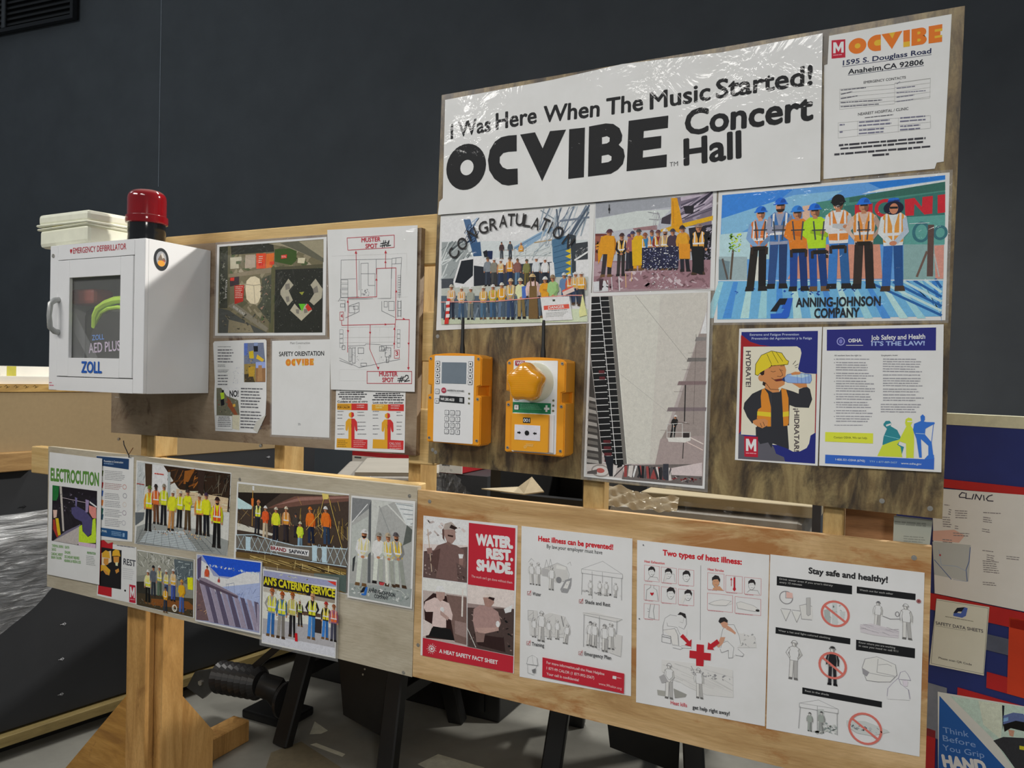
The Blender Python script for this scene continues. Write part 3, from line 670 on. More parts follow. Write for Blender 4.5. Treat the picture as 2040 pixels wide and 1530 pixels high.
crumple('wrap_fold', 30, 10, lambda u, v: (-.02 + .28 * u, -.03 - .03 * v, .362 + .012 * math.sin(6 * u) * (1 - v) - .05 * v + .004 * wr(u, v)), plain('cloudy_film', 'b8b09c', .35), wb)
sp = tag(MB().box(-.172, -.150, .60, .63, 0, 1.28).done('steel_post', plain('dark_steel', '30343c', .5)), 'thin dark steel post at the right end of the gap', 'post')
paper_s = plain('slot_light', '8d8a80', .7)
cr = thing('storage_crate', 'black storage crate on the floor behind the left sawhorse', 'crate', (-2.05, 1.52, 0))
MB().box(-.55, .55, -.18, .20, .0005, .62, .01, 2).done('body', black_m, cr)
for k in range(6): MB().box(-.5 + .19 * k, -.47 + .19 * k, -.192, -.1801, .04, .58).done('rib', black_m, cr)
MB().box(-.56, .56, -.192, .21, .6205, .66, .008, 2).done('lid', black_m, cr)
def sawhorse(label, x, y, rz, ln, wd=.27, ht=.789):
    t = thing('sawhorse', label, 'sawhorse', (x, y, 0), rz, 'black plastic sawhorses under the table')
    MB().box(-ln * .5, ln * .5, -.05, .05, ht - .09, ht - .0005, .006, 1).done('beam', black_m, t)
    for sx in (-1, 1):
        for sy in (-1, 1):
            m = MB(); m.beam((sx * ln * .52, sy * wd, .004), (sx * ln * .40, sy * .05, ht - .05), .075, .05, (0, 1, 0), .006); m.done('leg', black_m, t)
        m = MB(); m.beam((sx * ln * .49, -wd * .7, .28), (sx * ln * .49, wd * .7, .28), .03, .05); m.done('brace', black_m, t)
    m = MB()
    m.prism([(-ln * .36, ht - .10), (-ln * .44, .42), (-ln * .18, .35), (-ln * .12, .12), (ln * .38, .06), (ln * .40, ht - .10)], -.13, -.115); sp_ = m.done('side_panel', black_m, t)
    m = MB(); m.cyl((-ln * .20, -.1335, .43), (-ln * .20, -.1305, .43), .020, n=20); m.done('panel_hole', plain('hole_light', '8d8a80', .7), sp_)
    for k in range(9):
        m = MB(); m.cyl((ln * (.22 - .018 * k), -.1335, .50 - .024 * k), (ln * (.22 - .018 * k), -.1305, .50 - .024 * k), .0042, n=8); m.done('slot', paper_s, sp_)
    return t
sawhorse('black plastic sawhorse on the left, beside the ribbed hose machine', -1.93, 1.0, 0, .50)
sawhorse('black plastic sawhorse on the right, below the fir plywood board', -.88, 1.28, .18, .52)

# ------------------------------------------------------------------ machine on the floor below the left boards
ms = thing('hose_machine', 'black floor machine with a ribbed rubber bellows under the crew photos', 'machine', (-2.47, .78, 0))
MB().box(-.06, .20, .06, .24, .0005, .04, .01, 2).done('base_plate', plain('oily_steel', '1c1c1d', .35, .4, .2, 20), ms)
m = MB(); m.lathe([(.052 + (.018 if k % 2 else 0), -.13 + .018 * k) for k in range(15)], 28, Matrix.Translation((-.01, 0, .20)) @ Matrix.Rotation(1.50, 4, 'Y')); m.done('bellows', plain('ribbed_rubber', '242425', .28), ms)
m = MB(); m.tube([(.11, .0, .205), (.17, .02, .19), (.19, .05, .13), (.16, .1, .07), (.10, .14, .035)], [.05, .055, .05, .045, .035], 16); m.done('elbow', black_m, ms, smooth=True)
m = MB(); m.cyl((.215, .03, .15), (.23, .03, .15), .075, n=32); m.done('flange', plain('dull_guard', '2c2c2d', .35, .4), ms)
m = MB(); m.prism([(-.30, .12), (-.25, .20), (-.15, .23), (-.12, .16), (-.20, .09)], -.03, -.012); b_ = m.done('bracket', plain('grey_bracket', '3b3b3a', .4, .4), ms)
m = MB(); m.cyl((-.21, -.038, .16), (-.21, -.03, .16), .012, n=6); m.done('bolt', steel_m, b_)
m = MB(); m.beam((.05, .02, .26), (.20, .06, .40), .028, .028); m.done('arm', black_m, ms)
def flat(name, pts, m, label, cat):
    cx = sum(p[0] for p in pts) / len(pts); cy = sum(p[1] for p in pts) / len(pts)
    mb = MB(); f = [mb.bm.verts.new((p[0] - cx, p[1] - cy, .001)) for p in pts]; fc = mb.bm.faces.new(f)
    r_ = bmesh.ops.extrude_face_region(mb.bm, geom=[fc]); bmesh.ops.translate(mb.bm, vec=(0, 0, .0008), verts=[v for v in r_['geom'] if isinstance(v, bmesh.types.BMVert)])
    return tag(mb.done(name, m, None, (cx, cy, 0)), label, cat)
floor_pale = plain('pale_floor_piece', 'b9b8a8', .8)
flat('lit_floor_patch', [(-1.6225, 0.8741, 0), (-1.593, 0.9809, 0), (-1.3776, 0.9766, 0), (-1.4413, 0.8326, 0)], floor_pale, 'pale flat patch standing in for light on the concrete floor in front of the sawhorses', 'paper')  # thin pale sheet in place of a lit area of floor
flat('lit_floor_patch', [(-2.1622, 0.8656, 0), (-2.2216, 0.9667, 0), (-2.1162, 0.9274, 0), (-2.1225, 0.8926, 0)], floor_pale, 'small pale patch standing in for light on the floor between the sawhorse legs', 'paper')  # smaller lit spot of floor, also built as a pale sheet
flat('tape_strip', [(-2.0984, 0.7953, 0), (-2.0853, 0.8172, 0), (-1.9218, 0.8015, 0), (-1.9196, 0.7797, 0)], floor_pale, 'narrow white strip on the floor beside the sawhorse leg', 'tape')
flat('cardboard_sheet', [(-2.1911, 0.6685, 0), (-2.1485, 0.7974, 0), (-1.8685, 0.7097, 0), (-2.0614, 0.4806, 0)], plain('floor_card', '6d6450', .8), 'brown cardboard sheet on the floor beside the ribbed hose machine', 'cardboard')

# ------------------------------------------------------------------ right: a blue and red painted panel with more papers
rp = thing('painted_panel', 'blue and red painted panel with a white top band at the right edge', 'panel', (.138, .623, 0), -.3787)
blue_m = plain('blue_paint', '1c2a66', .5, 0, .12, 8); red2 = plain('red_panel_paint', 'a31c1e', .5, 0, .1, 8); orr = plain('orange_red_paint', 'b8371a', .5, 0, .1, 8)
MB().box(-.12, 1.0, 0, .04, .0005, 1.445).done('blue_field', blue_m, rp)
MB().box(-.12, 1.0, -.002, .04, 1.4455, 1.475).done('top_band', plain('cream_band', 'b9b79c', .6), rp)
for n_, m_, q in (('red_band', red2, (-.12, 1.0, 1.281, 1.303)), ('red_band', red2, (-.12, .20, .955, .998)), ('orange_block', orr, (.165, .5, .79, .98)), ('red_band', red2, (.12, .165, .79, .83)), ('grey_band', plain('dusty_blue_grey', '4c5262', .6), (.11, .165, .885, .925)), ('red_band', red2, (.055, 1.0, .735, .77)), ('grey_band', plain('dusty_grey', '6b6f78', .6), (-.02, .03, .62, .76)), ('red_band', red2, (-.02, .006, .3, .64))):
    MB().box(q[0], q[1], -.003, -.0001, q[2], q[3]).done(n_, m_, rp)

# ------------------------------------------------------------------ papers on the boards, art in 0.1 mm
sheet('aerial_map', (-1.6039, -0.001, 1.7846), [-2076, 1370, 2083, 1358, 2102, -1363, -2109, -1365], 'laminated aerial site map with red building labels, beside the defibrillator cabinet', 'map', [
 ('N','lettering'),
 ('N','photo_print'),
 ('P','6b6550',[-1981,1303,1978,1302,1973,-1285,-1990,-1283]),
 ('S',1,130,['7a735a','5b5a44','857d68','4f5a3c','948b78'],[-1981,-1285,1981,1297],(60,190)),
 ('P','3c3e33',[-1981,1303,-1634,1305,-1613,-543,-1937,-536]),
 ('S',31,60,['22241f','4a4c40','7a7a70'],[-1980,-507,-1706,1263],(20,60)),
 ('P','34352c',[-1520,1305,142,1296,190,1049,-1490,1035]),
 ('P','5d5b45',[-1634,1311,-1533,1306,-1526,-342,-1613,-543]),
 ('P','3f5426',[210,1113,1030,1118,1018,751,834,631,219,756]),
 ('P','8d8671',[-30,1289,1979,1286,1994,675,1487,856,654,1154,143,1247]),
 ('P','5f5d50',[398,1281,1067,1298,1991,769,1994,659]),
 ('P','7d7460',[-1591,468,158,596,162,449,-1589,367]),
 ('P','55513f',[158,596,1975,613,1970,519,162,466]),
 ('P','a8a38f',[-1534,953,-1080,965,-1068,848,-1294,838,-1292,757,-1188,753,-1171,625,-1517,620]),
 ('P','c14c2c',[-503,1026,-123,1016,-134,582,-484,583]),
 ('P','c7692f',[-110,999,191,1010,187,822,115,598,-121,581]),
 ('P','9c8f80',[-924,1007,-525,1004,-516,624,-937,609]),
 ('P','b9b199',[1078,828,1346,815,1308,658,1061,685]),
 ('P','2f3028',[246,527,1978,503,2001,-1285,246,-1286,233,-707]),
 ('S',5,420,['16171a','26272a','50504c','83827a','1c1d20','3c3d3e'],[224,-1269,1981,528],(6,16)),
 ('P','59583f',[94,598,235,599,203,-1276,31,-1276]),
 ('P','9c9787',[452,-80,739,250,931,67,759,-89,921,-366,736,-522,454,-193]),
 ('P','9c9787',[1547,47,1725,214,1984,-77,1958,-327,1682,-526,1518,-411,1714,-163]),
 ('P','a39d8b',[823,-653,985,-463,1197,-659,1417,-473,1625,-667,1245,-953]),
 ('P','77736a',[617,93,784,120,809,-42,642,-69]),
 ('P','77736a',[646,-263,772,-250,796,-395,692,-425]),
 ('P','77736a',[1631,-66,1790,23,1834,-167,1674,-194]),
 ('P','77736a',[1031,-624,1155,-626,1149,-754,1054,-737]),
 ('P','77736a',[1319,-629,1441,-616,1464,-727,1342,-741]),
 ('P','5fa52f',[1130,-473,1377,-478,1259,-692]),
 ('P','8a8c3e',[1143,-148,1328,-137,1248,-230]),
 ('P','b3392c',[1458,-473,1624,-635,1484,-696,1379,-567]),
 ('P','c3b69c',[-900,9,-861,241,-708,351,-532,368,-354,289,-297,90,-298,-239,-381,-401,-512,-451,-690,-421,-848,-291]),
 ('L','9a8f7b',25,[-872,141,-569,98,-306,123]),
 ('L','9a8f7b',25,[-569,98,-512,-431]),
 ('P','474a3c',[-267,286,99,403,112,-1031,-422,-532,-231,-306]),
 ('S',8,60,['6d6b58','8a6f60','4a4c44','30322c'],[-355,-1031,112,322],(15,50)),
 ('P','7a7566',[-1592,-476,-1320,-380,29,-1161,-56,-1259]),
 ('P','4b4d49',[-1961,-536,-1542,-611,-719,-1023,-12,-1285,-1943,-1283]),
 ('P','817862',[-1536,-881,-674,-1057,-536,-1273,-1572,-1278]),
 ('S',12,40,['6a6350','7b7461','3f4038'],[-1911,-1258,-142,-673],(20,80)),
 ('P','a9301f',[-1341,123,-948,127,-981,-355,-1318,-431]),
 ('P','3a2d33',[-1529,364,-1157,384,-1160,151,-1514,95]),
 ('P','c03a2a',[-1511,357,-1346,364,-1353,264,-1508,263]),
 ('P','c03a2a',[457,929,668,941,662,838,460,829]),
 ('P','b83022',[-387,767,-235,770,-241,672,-385,671]),
 ('P','c5432d',[25,764,197,773,191,676,28,673]),
 ('N','map_labels'),
 ('B','d9a79a',-1294,88,302,369,7,339,-6,0.43,0.3),
 ('B','d9b0a6',470,912,182,65,2,346,-28),
 ('B','e0b0a0',-392,948,153,231,4,353,-30),
 ('T','KATELLA AVE','c8c6be',-1693,296,550,-925,68,1),
 ('T','RIVER ROAD','b9b7b0',-1384,-530,518,-279,74,1)], 'g', 'cdcbc7', film=14)
sheet('evacuation_plan', (-1.2363, -0.0055, 1.7174), [-1538, 2210, 1417, 2144, 1430, -2168, -1309, -2185], 'laminated evacuation plan with red routes to two muster spots', 'plan', [
 ('N','lettering'),
 ('N','floor_plan'),
 ('L','5a5b5f',11,[-1039,1356,640,1308]),
 ('L','5a5b5f',11,[-1039,1356,-1033,323]),
 ('L','5a5b5f',11,[640,1323,943,1332]),
 ('L','5a5b5f',11,[943,1332,898,275]),
 ('L','5a5b5f',11,[-1026,831,-529,829]),
 ('L','5a5b5f',11,[-1020,569,-789,568]),
 ('L','5a5b5f',11,[-795,808,-783,332]),
 ('L','5a5b5f',11,[-1014,337,-404,337]),
 ('L','5a5b5f',11,[-369,1234,-126,1232]),
 ('L','5a5b5f',11,[-369,1234,-347,336]),
 ('L','5a5b5f',11,[-126,1232,-111,633]),
 ('L','5a5b5f',11,[-362,960,103,942]),
 ('L','5a5b5f',11,[103,942,118,324]),
 ('L','5a5b5f',11,[-111,633,111,626]),
 ('L','5a5b5f',11,[192,1074,628,1071]),
 ('L','5a5b5f',11,[628,1071,629,267]),
 ('L','5a5b5f',11,[211,277,629,267]),
 ('L','5a5b5f',11,[643,1174,929,1176]),
 ('L','5a5b5f',11,[765,1332,758,1169]),
 ('L','5a5b5f',11,[-1039,570,-1033,323]),
 ('L','5a5b5f',11,[-427,1313,-408,520]),
 ('L','5a5b5f',11,[131,1317,140,926]),
 ('L','5a5b5f',11,[640,1308,635,788]),
 ('S',3,30,['5a5b5f','77787c'],[-333,343,-30,549],(8,22)),
 ('L','303236',12,[-744,285,45,278]),
 ('L','5a5b5f',5,[837,869,930,866,931,812,838,816,837,869]),
 ('L','5a5b5f',5,[838,810,931,806,932,753,840,756,838,810]),
 ('L','5a5b5f',5,[840,745,933,741,934,688,841,691,840,745]),
 ('L','5a5b5f',5,[842,679,934,676,935,623,843,626,842,679]),
 ('L','5a5b5f',5,[843,614,936,611,937,558,844,561,843,614]),
 ('L','5a5b5f',5,[845,549,937,546,939,493,846,495,845,549]),
 ('L','5a5b5f',5,[846,484,939,481,940,428,848,430,846,484]),
 ('L','5a5b5f',5,[848,418,941,416,942,363,849,365,848,418]),
 ('L','5a5b5f',5,[849,353,942,351,943,297,851,300,849,353]),
 ('L','5a5b5f',6,[-1026,816,-795,808,-793,722,-1024,730,-1026,816]),
 ('L','5a5b5f',6,[-1023,693,-792,685,-790,599,-1021,606,-1023,693]),
 ('L','5a5b5f',6,[-1019,538,-788,531,-786,445,-1017,452,-1019,538]),
 ('L','5a5b5f',6,[-1016,415,-785,409,-783,322,-1014,328,-1016,415]),
 ('L','5a5b5f',12,[-739,100,-400,185]),
 ('L','5a5b5f',12,[-400,185,-394,-59]),
 ('L','5a5b5f',12,[-846,-220,-394,-59]),
 ('L','5a5b5f',12,[341,199,347,-56]),
 ('L','5a5b5f',12,[347,-56,767,-227]),
 ('L','5a5b5f',12,[-1032,261,-877,257]),
 ('L','5a5b5f',12,[-877,257,-870,-51]),
 ('L','5a5b5f',12,[846,217,856,-228]),
 ('L','5a5b5f',12,[953,214,963,-230]),
 ('L','5a5b5f',10,[-739,85,-549,81,-544,-87,-735,-84,-739,85]),
 ('L','5a5b5f',10,[-587,97,-435,94,-433,3,-585,6,-587,97]),
 ('L','5a5b5f',10,[414,197,523,195,526,45,418,47,414,197]),
 ('L','5a5b5f',10,[559,194,739,190,745,-48,565,-45,559,194]),
 ('L','5a5b5f',10,[-1029,168,-887,165,-884,73,-1027,75,-1029,168]),
 ('L','5a5b5f',10,[854,187,946,185,950,7,858,9,854,187]),
 ('L','5a5b5f',10,[859,-50,952,-52,955,-200,863,-199,859,-50]),
 ('L','55565a',12,[-1108,232,-1033,323]),
 ('L','5a5b5f',6,[-1039,-542,-923,-543,-928,-654,-1037,-654,-1039,-542]),
 ('L','5a5b5f',6,[847,-554,943,-555,938,-661,849,-661,847,-554]),
 ('L','5a5b5f',6,[-1036,-666,-920,-666,-925,-777,-1034,-777,-1036,-666]),
 ('L','5a5b5f',6,[849,-673,946,-673,941,-780,852,-780,849,-673]),
 ('L','5a5b5f',6,[-1033,-790,-917,-790,-922,-901,-1031,-901,-1033,-790]),
 ('L','5a5b5f',6,[852,-792,949,-792,944,-898,855,-899,852,-792]),
 ('L','5a5b5f',6,[-1030,-913,-914,-913,-919,-1024,-1028,-1024,-1030,-913]),
 ('L','5a5b5f',6,[855,-910,951,-910,947,-1017,858,-1017,855,-910]),
 ('L','b0afad',5,[-994,-481,863,-477]),
 ('L','b0afad',5,[-988,-759,869,-744]),
 ('L','b0afad',5,[-984,-898,872,-878]),
 ('L','c0bfbd',4,[-687,-483,-661,-1557]),
 ('L','c0bfbd',4,[-384,-485,-358,-1552]),
 ('L','c0bfbd',4,[-10,-488,16,-1547]),
 ('L','c0bfbd',4,[285,-491,310,-1542]),
 ('L','c0bfbd',4,[576,-493,601,-1538]),
 ('L','5a5b5f',9,[-1032,-1315,-357,-1568,-96,-1518,15,-1501,417,-1421,955,-1331]),
 ('L','5a5b5f',12,[-1019,-1383,-586,-1501]),
 ('L','5a5b5f',8,[-751,-990,-184,-967]),
 ('L','5a5b5f',8,[-184,-967,-148,-927,296,-947,369,-971,731,-964]),
 ('L','5a5b5f',11,[-712,-1036,-635,-1035,-627,-1403,-703,-1404,-712,-1036]),
 ('L','5a5b5f',11,[-597,-1035,-503,-1035,-493,-1447,-587,-1449,-597,-1035]),
 ('L','5a5b5f',11,[-408,-1034,-220,-1034,-217,-1185,-404,-1187,-408,-1034]),
 ('L','5a5b5f',11,[-944,-975,-847,-975,-845,-1082,-941,-1083,-944,-975]),
 ('L','5a5b5f',11,[297,-1001,443,-1001,446,-1121,300,-1122,297,-1001]),
 ('L','5a5b5f',11,[480,-1031,661,-1030,667,-1268,486,-1270,480,-1031]),
 ('L','5a5b5f',11,[522,-1270,595,-1269,598,-1418,526,-1419,522,-1270]),
 ('L','5a5b5f',11,[369,-971,515,-971,518,-1090,372,-1091,369,-971]),
 ('L','5a5b5f',11,[-304,-1445,-117,-1443,-115,-1524,-302,-1527,-304,-1445]),
 ('S',9,26,['6a6b70','8b8c90'],[334,-1388,670,-1001],(8,20)),
 ('S',10,18,['6a6b70','8b8c90'],[-713,-1429,-211,-1005],(8,18)),
 ('L','c4c3c1',4,[-1025,-1624,-57,-1608,-50,-1911,-1017,-1934,-1025,-1624]),
 ('L','b9b8b6',4,[-1353,1480,1100,1433,1113,888]),
 ('L','b9b8b6',4,[-1206,249,1163,298]),
 ('N','red_routes'),
 ('L','a8202f',15,[-471,324,-538,1531]),
 ('L','a8202f',15,[-771,316,173,323,155,1075,771,1070,794,-287,1223,-292,1225,-1558]),
 ('L','a8202f',15,[440,1078,433,1497]),
 ('L','a8202f',15,[-771,316,-755,-1159]),
 ('L','a8202f',15,[-979,-296,-969,-425,782,-405,769,-1059]),
 ('L','a8202f',15,[-19,-428,-22,-1063,256,-1573]),
 ('L','a8202f',15,[794,-287,782,-405]),
 ('P','a8202f',[-540,1592,-496,1505,-579,1509]),
 ('P','a8202f',[432,1551,474,1465,394,1469]),
 ('P','a8202f',[1227,-1611,1263,-1528,1186,-1535]),
 ('P','a8202f',[268,-1621,306,-1536,226,-1543]),
 ('P','a8202f',[435,1273,473,1211,400,1215]),
 ('P','a8202f',[154,820,192,758,119,761]),
 ('P','a8202f',[796,485,833,425,762,427]),
 ('P','a8202f',[-781,255,-742,193,-818,194]),
 ('P','a8202f',[763,-494,800,-554,728,-554]),
 ('P','a8202f',[765,-881,802,-940,731,-940]),
 ('P','a8202f',[-17,-670,19,-609,-55,-609]),
 ('P','a8202f',[-752,-621,-716,-560,-792,-559]),
 ('P','a8202f',[1218,-954,1251,-895,1181,-895]),
 ('P','a8202f',[527,-412,453,-381,455,-441]),
 ('P','a8202f',[1095,-276,1024,-245,1025,-304]),
 ('L','a8202f',11,[-1043,-63,-920,-59,-914,-284,-1038,-289,-1043,-63]),
 ('L','a8202f',11,[777,-1095,931,-1082,936,-1296,782,-1303,777,-1095]),
 ('L','ab2738',14,[-849,1946,697,1932,705,1608,-814,1613,-849,1946]),
 ('L','ab2738',14,[-93,-1664,1329,-1638,1337,-1956,-85,-1985,-93,-1664]),
 ('N','lettering'),
 ('T','4','a8202f',-1012,-218,69,-8,105,1),
 ('T','3','a8202f',817,-1237,82,42,119,1),
 ('T','MUSTER','ab2738',-364,1805,622,-7,110,2),
 ('T','SPOT','ab2738',-229,1637,389,-13,109,2),
 ('T','MUSTER','ab2738',305,-1783,589,12,114,2),
 ('T','SPOT','ab2738',411,-1937,362,14,114,2),
 ('N','handwriting'),
 ('L','17181c',20,[251,1665,450,1690]),
 ('L','17181c',20,[267,1730,467,1749]),
 ('L','17181c',20,[325,1622,368,1808]),
 ('L','17181c',20,[386,1634,426,1805]),
 ('L','17181c',20,[458,1675,538,1799,505,1657]),
 ('L','17181c',20,[451,1654,595,1673]),
 ('N','handwriting',True),
 ('L','17181c',20,[903,-1836,1090,-1814]),
 ('L','17181c',20,[897,-1889,1109,-1867]),
 ('L','17181c',20,[951,-1933,1019,-1774]),
 ('L','17181c',20,[1012,-1922,1072,-1773]),
 ('L','17181c',20,[1108,-1796,1159,-1742,1219,-1749,1231,-1808,1110,-1908,1272,-1875])], 'g', 'cdcbc7')
sheet('ladder_flyer', (-1.7139, -0.0012, 1.5108), [-1072, 1146, -1023, 1207, 998, 1265, 1056, 1222, 1091, -389, 1069, -884, 773, -1468, -917, -1488, -1001, -608, -974, -2], 'curled paper flyer with ladder photos and the word NO, under the aerial map', 'flyer', [
 ('N','lettering'),
 ('B','4a4a4e',-878,1049,623,34,1,10,2),
 ('B','66666a',-876,964,692,442,5,17,3),
 ('B','66666a',-865,505,371,85,2,24,8),
 ('B','55555a',-861,352,463,102,3,31,10),
 ('B','66666a',-857,199,439,357,4,38,12,0.43,0.15),
 ('N','sketches'),
 ('S',4,26,['b4b6bc','c0c1c5','a8aab2'],[-264,-64,179,497],(14,26)),
 ('S',14,10,['8a8c94'],[-241,-64,157,464],(6,14)),
 ('N','photo_print'),
 ('P','6d7486',[182,1153,945,1170,1024,613,1038,24,209,4]),
 ('P','5a6ea8',[182,1153,329,1153,324,804,190,786]),
 ('P','7d8aa8',[573,1170,727,1170,710,972,577,972]),
 ('P','8d7a4a',[210,537,653,559,667,15,223,4]),
 ('P','4c4437',[217,237,506,276,645,14,245,5]),
 ('S',6,40,['c0a53c','4a3f2c','8a7238','2d2a24','b49a5a'],[246,47,644,903],(10,26)),
 ('P','b6a02f',[380,904,556,938,584,707,407,705]),
 ('P','24262c',[553,1071,729,1071,733,906,579,905]),
 ('P','c3a236',[713,824,979,678,915,612,672,708]),
 ('P','a98b3a',[368,439,633,477,596,178,397,174]),
 ('P','8b98c4',[661,602,1032,613,1037,417,666,411]),
 ('P','8a6a4c',[665,427,1037,433,1046,34,675,22]),
 ('P','9b7a58',[764,511,896,513,928,54,732,49]),
 ('P','6b6a5c',[-895,-193,-708,-188,-472,-418,-12,-537,67,-1003,-875,-1016]),
 ('S',7,40,['7f7a68','4e4f48','93303a','a06048','5a5f56','8b8d84'],[-879,-970,43,-465],(12,34)),
 ('P','cdcbc7',[-709,-181,1,-162,8,-453,-426,-416,-614,-253]),
 ('P','a3bf3a',[-742,-342,-589,-320,-562,-488,-691,-544]),
 ('P','1d1e22',[-679,-255,-596,-246,-585,-320,-668,-329]),
 ('P','22252c',[-723,-545,-585,-516,-557,-691,-695,-730]),
 ('P','83513a',[-462,-451,-321,-548,-2,-972,-137,-995,-418,-720]),
 ('P','c09a4a',[-223,-662,-123,-642,-107,-725,-212,-739]),
 ('P','b8b4a0',[-229,-982,66,-969,54,-1422,-219,-1385]),
 ('L','8a8a88',8,[-913,-1018,-237,-1009,-228,-1413,-903,-1427,-913,-1018]),
 ('N','lettering'),
 ('T','NO!','1b1b1d',-356,-438,359,19,175,3),
 ('B','5a5a5e',-851,-1060,579,323,6,248,26,0.43,0.25,1),
 ('B','5a5a5e',92,-166,863,634,7,255,5),
 ('B','5a5a5e',95,-851,855,551,6,262,8),
 ('N','curled_corner'),
 ('P','b3b1a9',[1103,-898,768,-1467,598,-1370,716,-1139])], 'm', 'cdcbc7')
sheet('orientation_sheet', (-1.4798, -0.001, 1.4996), [-1076, 1333, 1038, 1378, 1069, -1340, -1030, -1371], 'laminated safety orientation sheet with an orange wordmark, left of the heat flyer', 'poster', [
 ('N','lettering'),
 ('T','Matt Construction','5a5a5a',-395,1241,720,6,58),
 ('T','SAFETY ORIENTATION','1d1d1f',-800,893,1635,12,123,2),
 ('N','logo'),
 ('P','cf7a22',[-353,721,-356,745,-365,767,-379,787,-397,802,-419,813,-442,818,-466,817,-489,811,-509,799,-527,782,-540,762,-548,739,-550,715,-547,691,-538,668,-524,649,-505,633,-484,623,-461,618,-437,619,-414,625,-393,637,-376,654,-363,674,-355,697,-353,721]),
 ('P','dfa53a',[-417,719,-419,730,-425,740,-434,747,-444,750,-456,750,-466,746,-474,738,-480,728,-481,717,-479,706,-473,696,-465,689,-454,685,-443,686,-432,690,-424,698,-419,708,-417,719]),
 ('P','cf7a22',[-195,822,-242,825,-261,822,-280,816,-297,806,-312,793,-324,778,-333,760,-338,741,-339,721,-337,702,-331,683,-321,666,-308,651,-293,639,-275,631,-256,626,-237,624,-191,626,-192,691,-223,690,-233,690,-244,691,-253,696,-260,703,-265,713,-267,724,-266,734,-261,744,-254,752,-245,757,-235,759,-194,761]),
 ('P','dfa53a',[-192,691,-223,690,-233,690,-244,691,-253,696,-260,703,-265,713,-267,724,-266,734,-261,744,-254,752,-245,757,-235,759,-194,761]),
 ('P','cf7a22',[-188,822,-108,825,-68,753,-37,827,40,829,-70,628]),
 ('P','cf7a22',[50,829,121,831,126,638,55,636]),
 ('P','cf7a22',[138,832,227,834,252,834,269,829,284,820,294,806,299,790,298,774,291,759,279,746,264,738,265,745,283,737,296,725,304,710,306,693,302,677,291,662,276,652,258,645,143,641]),
 ('P','dfa53a',[203,794,223,794,237,785,237,774,224,764,204,763]),
 ('P','dfa53a',[205,714,228,714,243,705,243,692,229,682,206,681]),
 ('P','cf7a22',[323,837,469,841,470,796,390,793,390,767,450,769,451,725,391,723,392,699,472,701,473,652,328,647]),
 ('P','dfa53a',[390,793,470,796,470,769,390,767]),
 ('P','dfa53a',[391,723,471,726,472,701,392,699]),
 ('P','dfa53a',[-108,825,-68,753,-37,827]),
 ('P','dfa53a',[53,695,124,698,126,638,55,636]),
 ('L','9a9a98',5,[-70,1187,-21,1187,-19,1124,-69,1123,-70,1187]),
 ('N','lettering'),
 ('B','66666a',-51,-993,116,76,2,143,30)], 'g', 'cdcbc7', film=12)
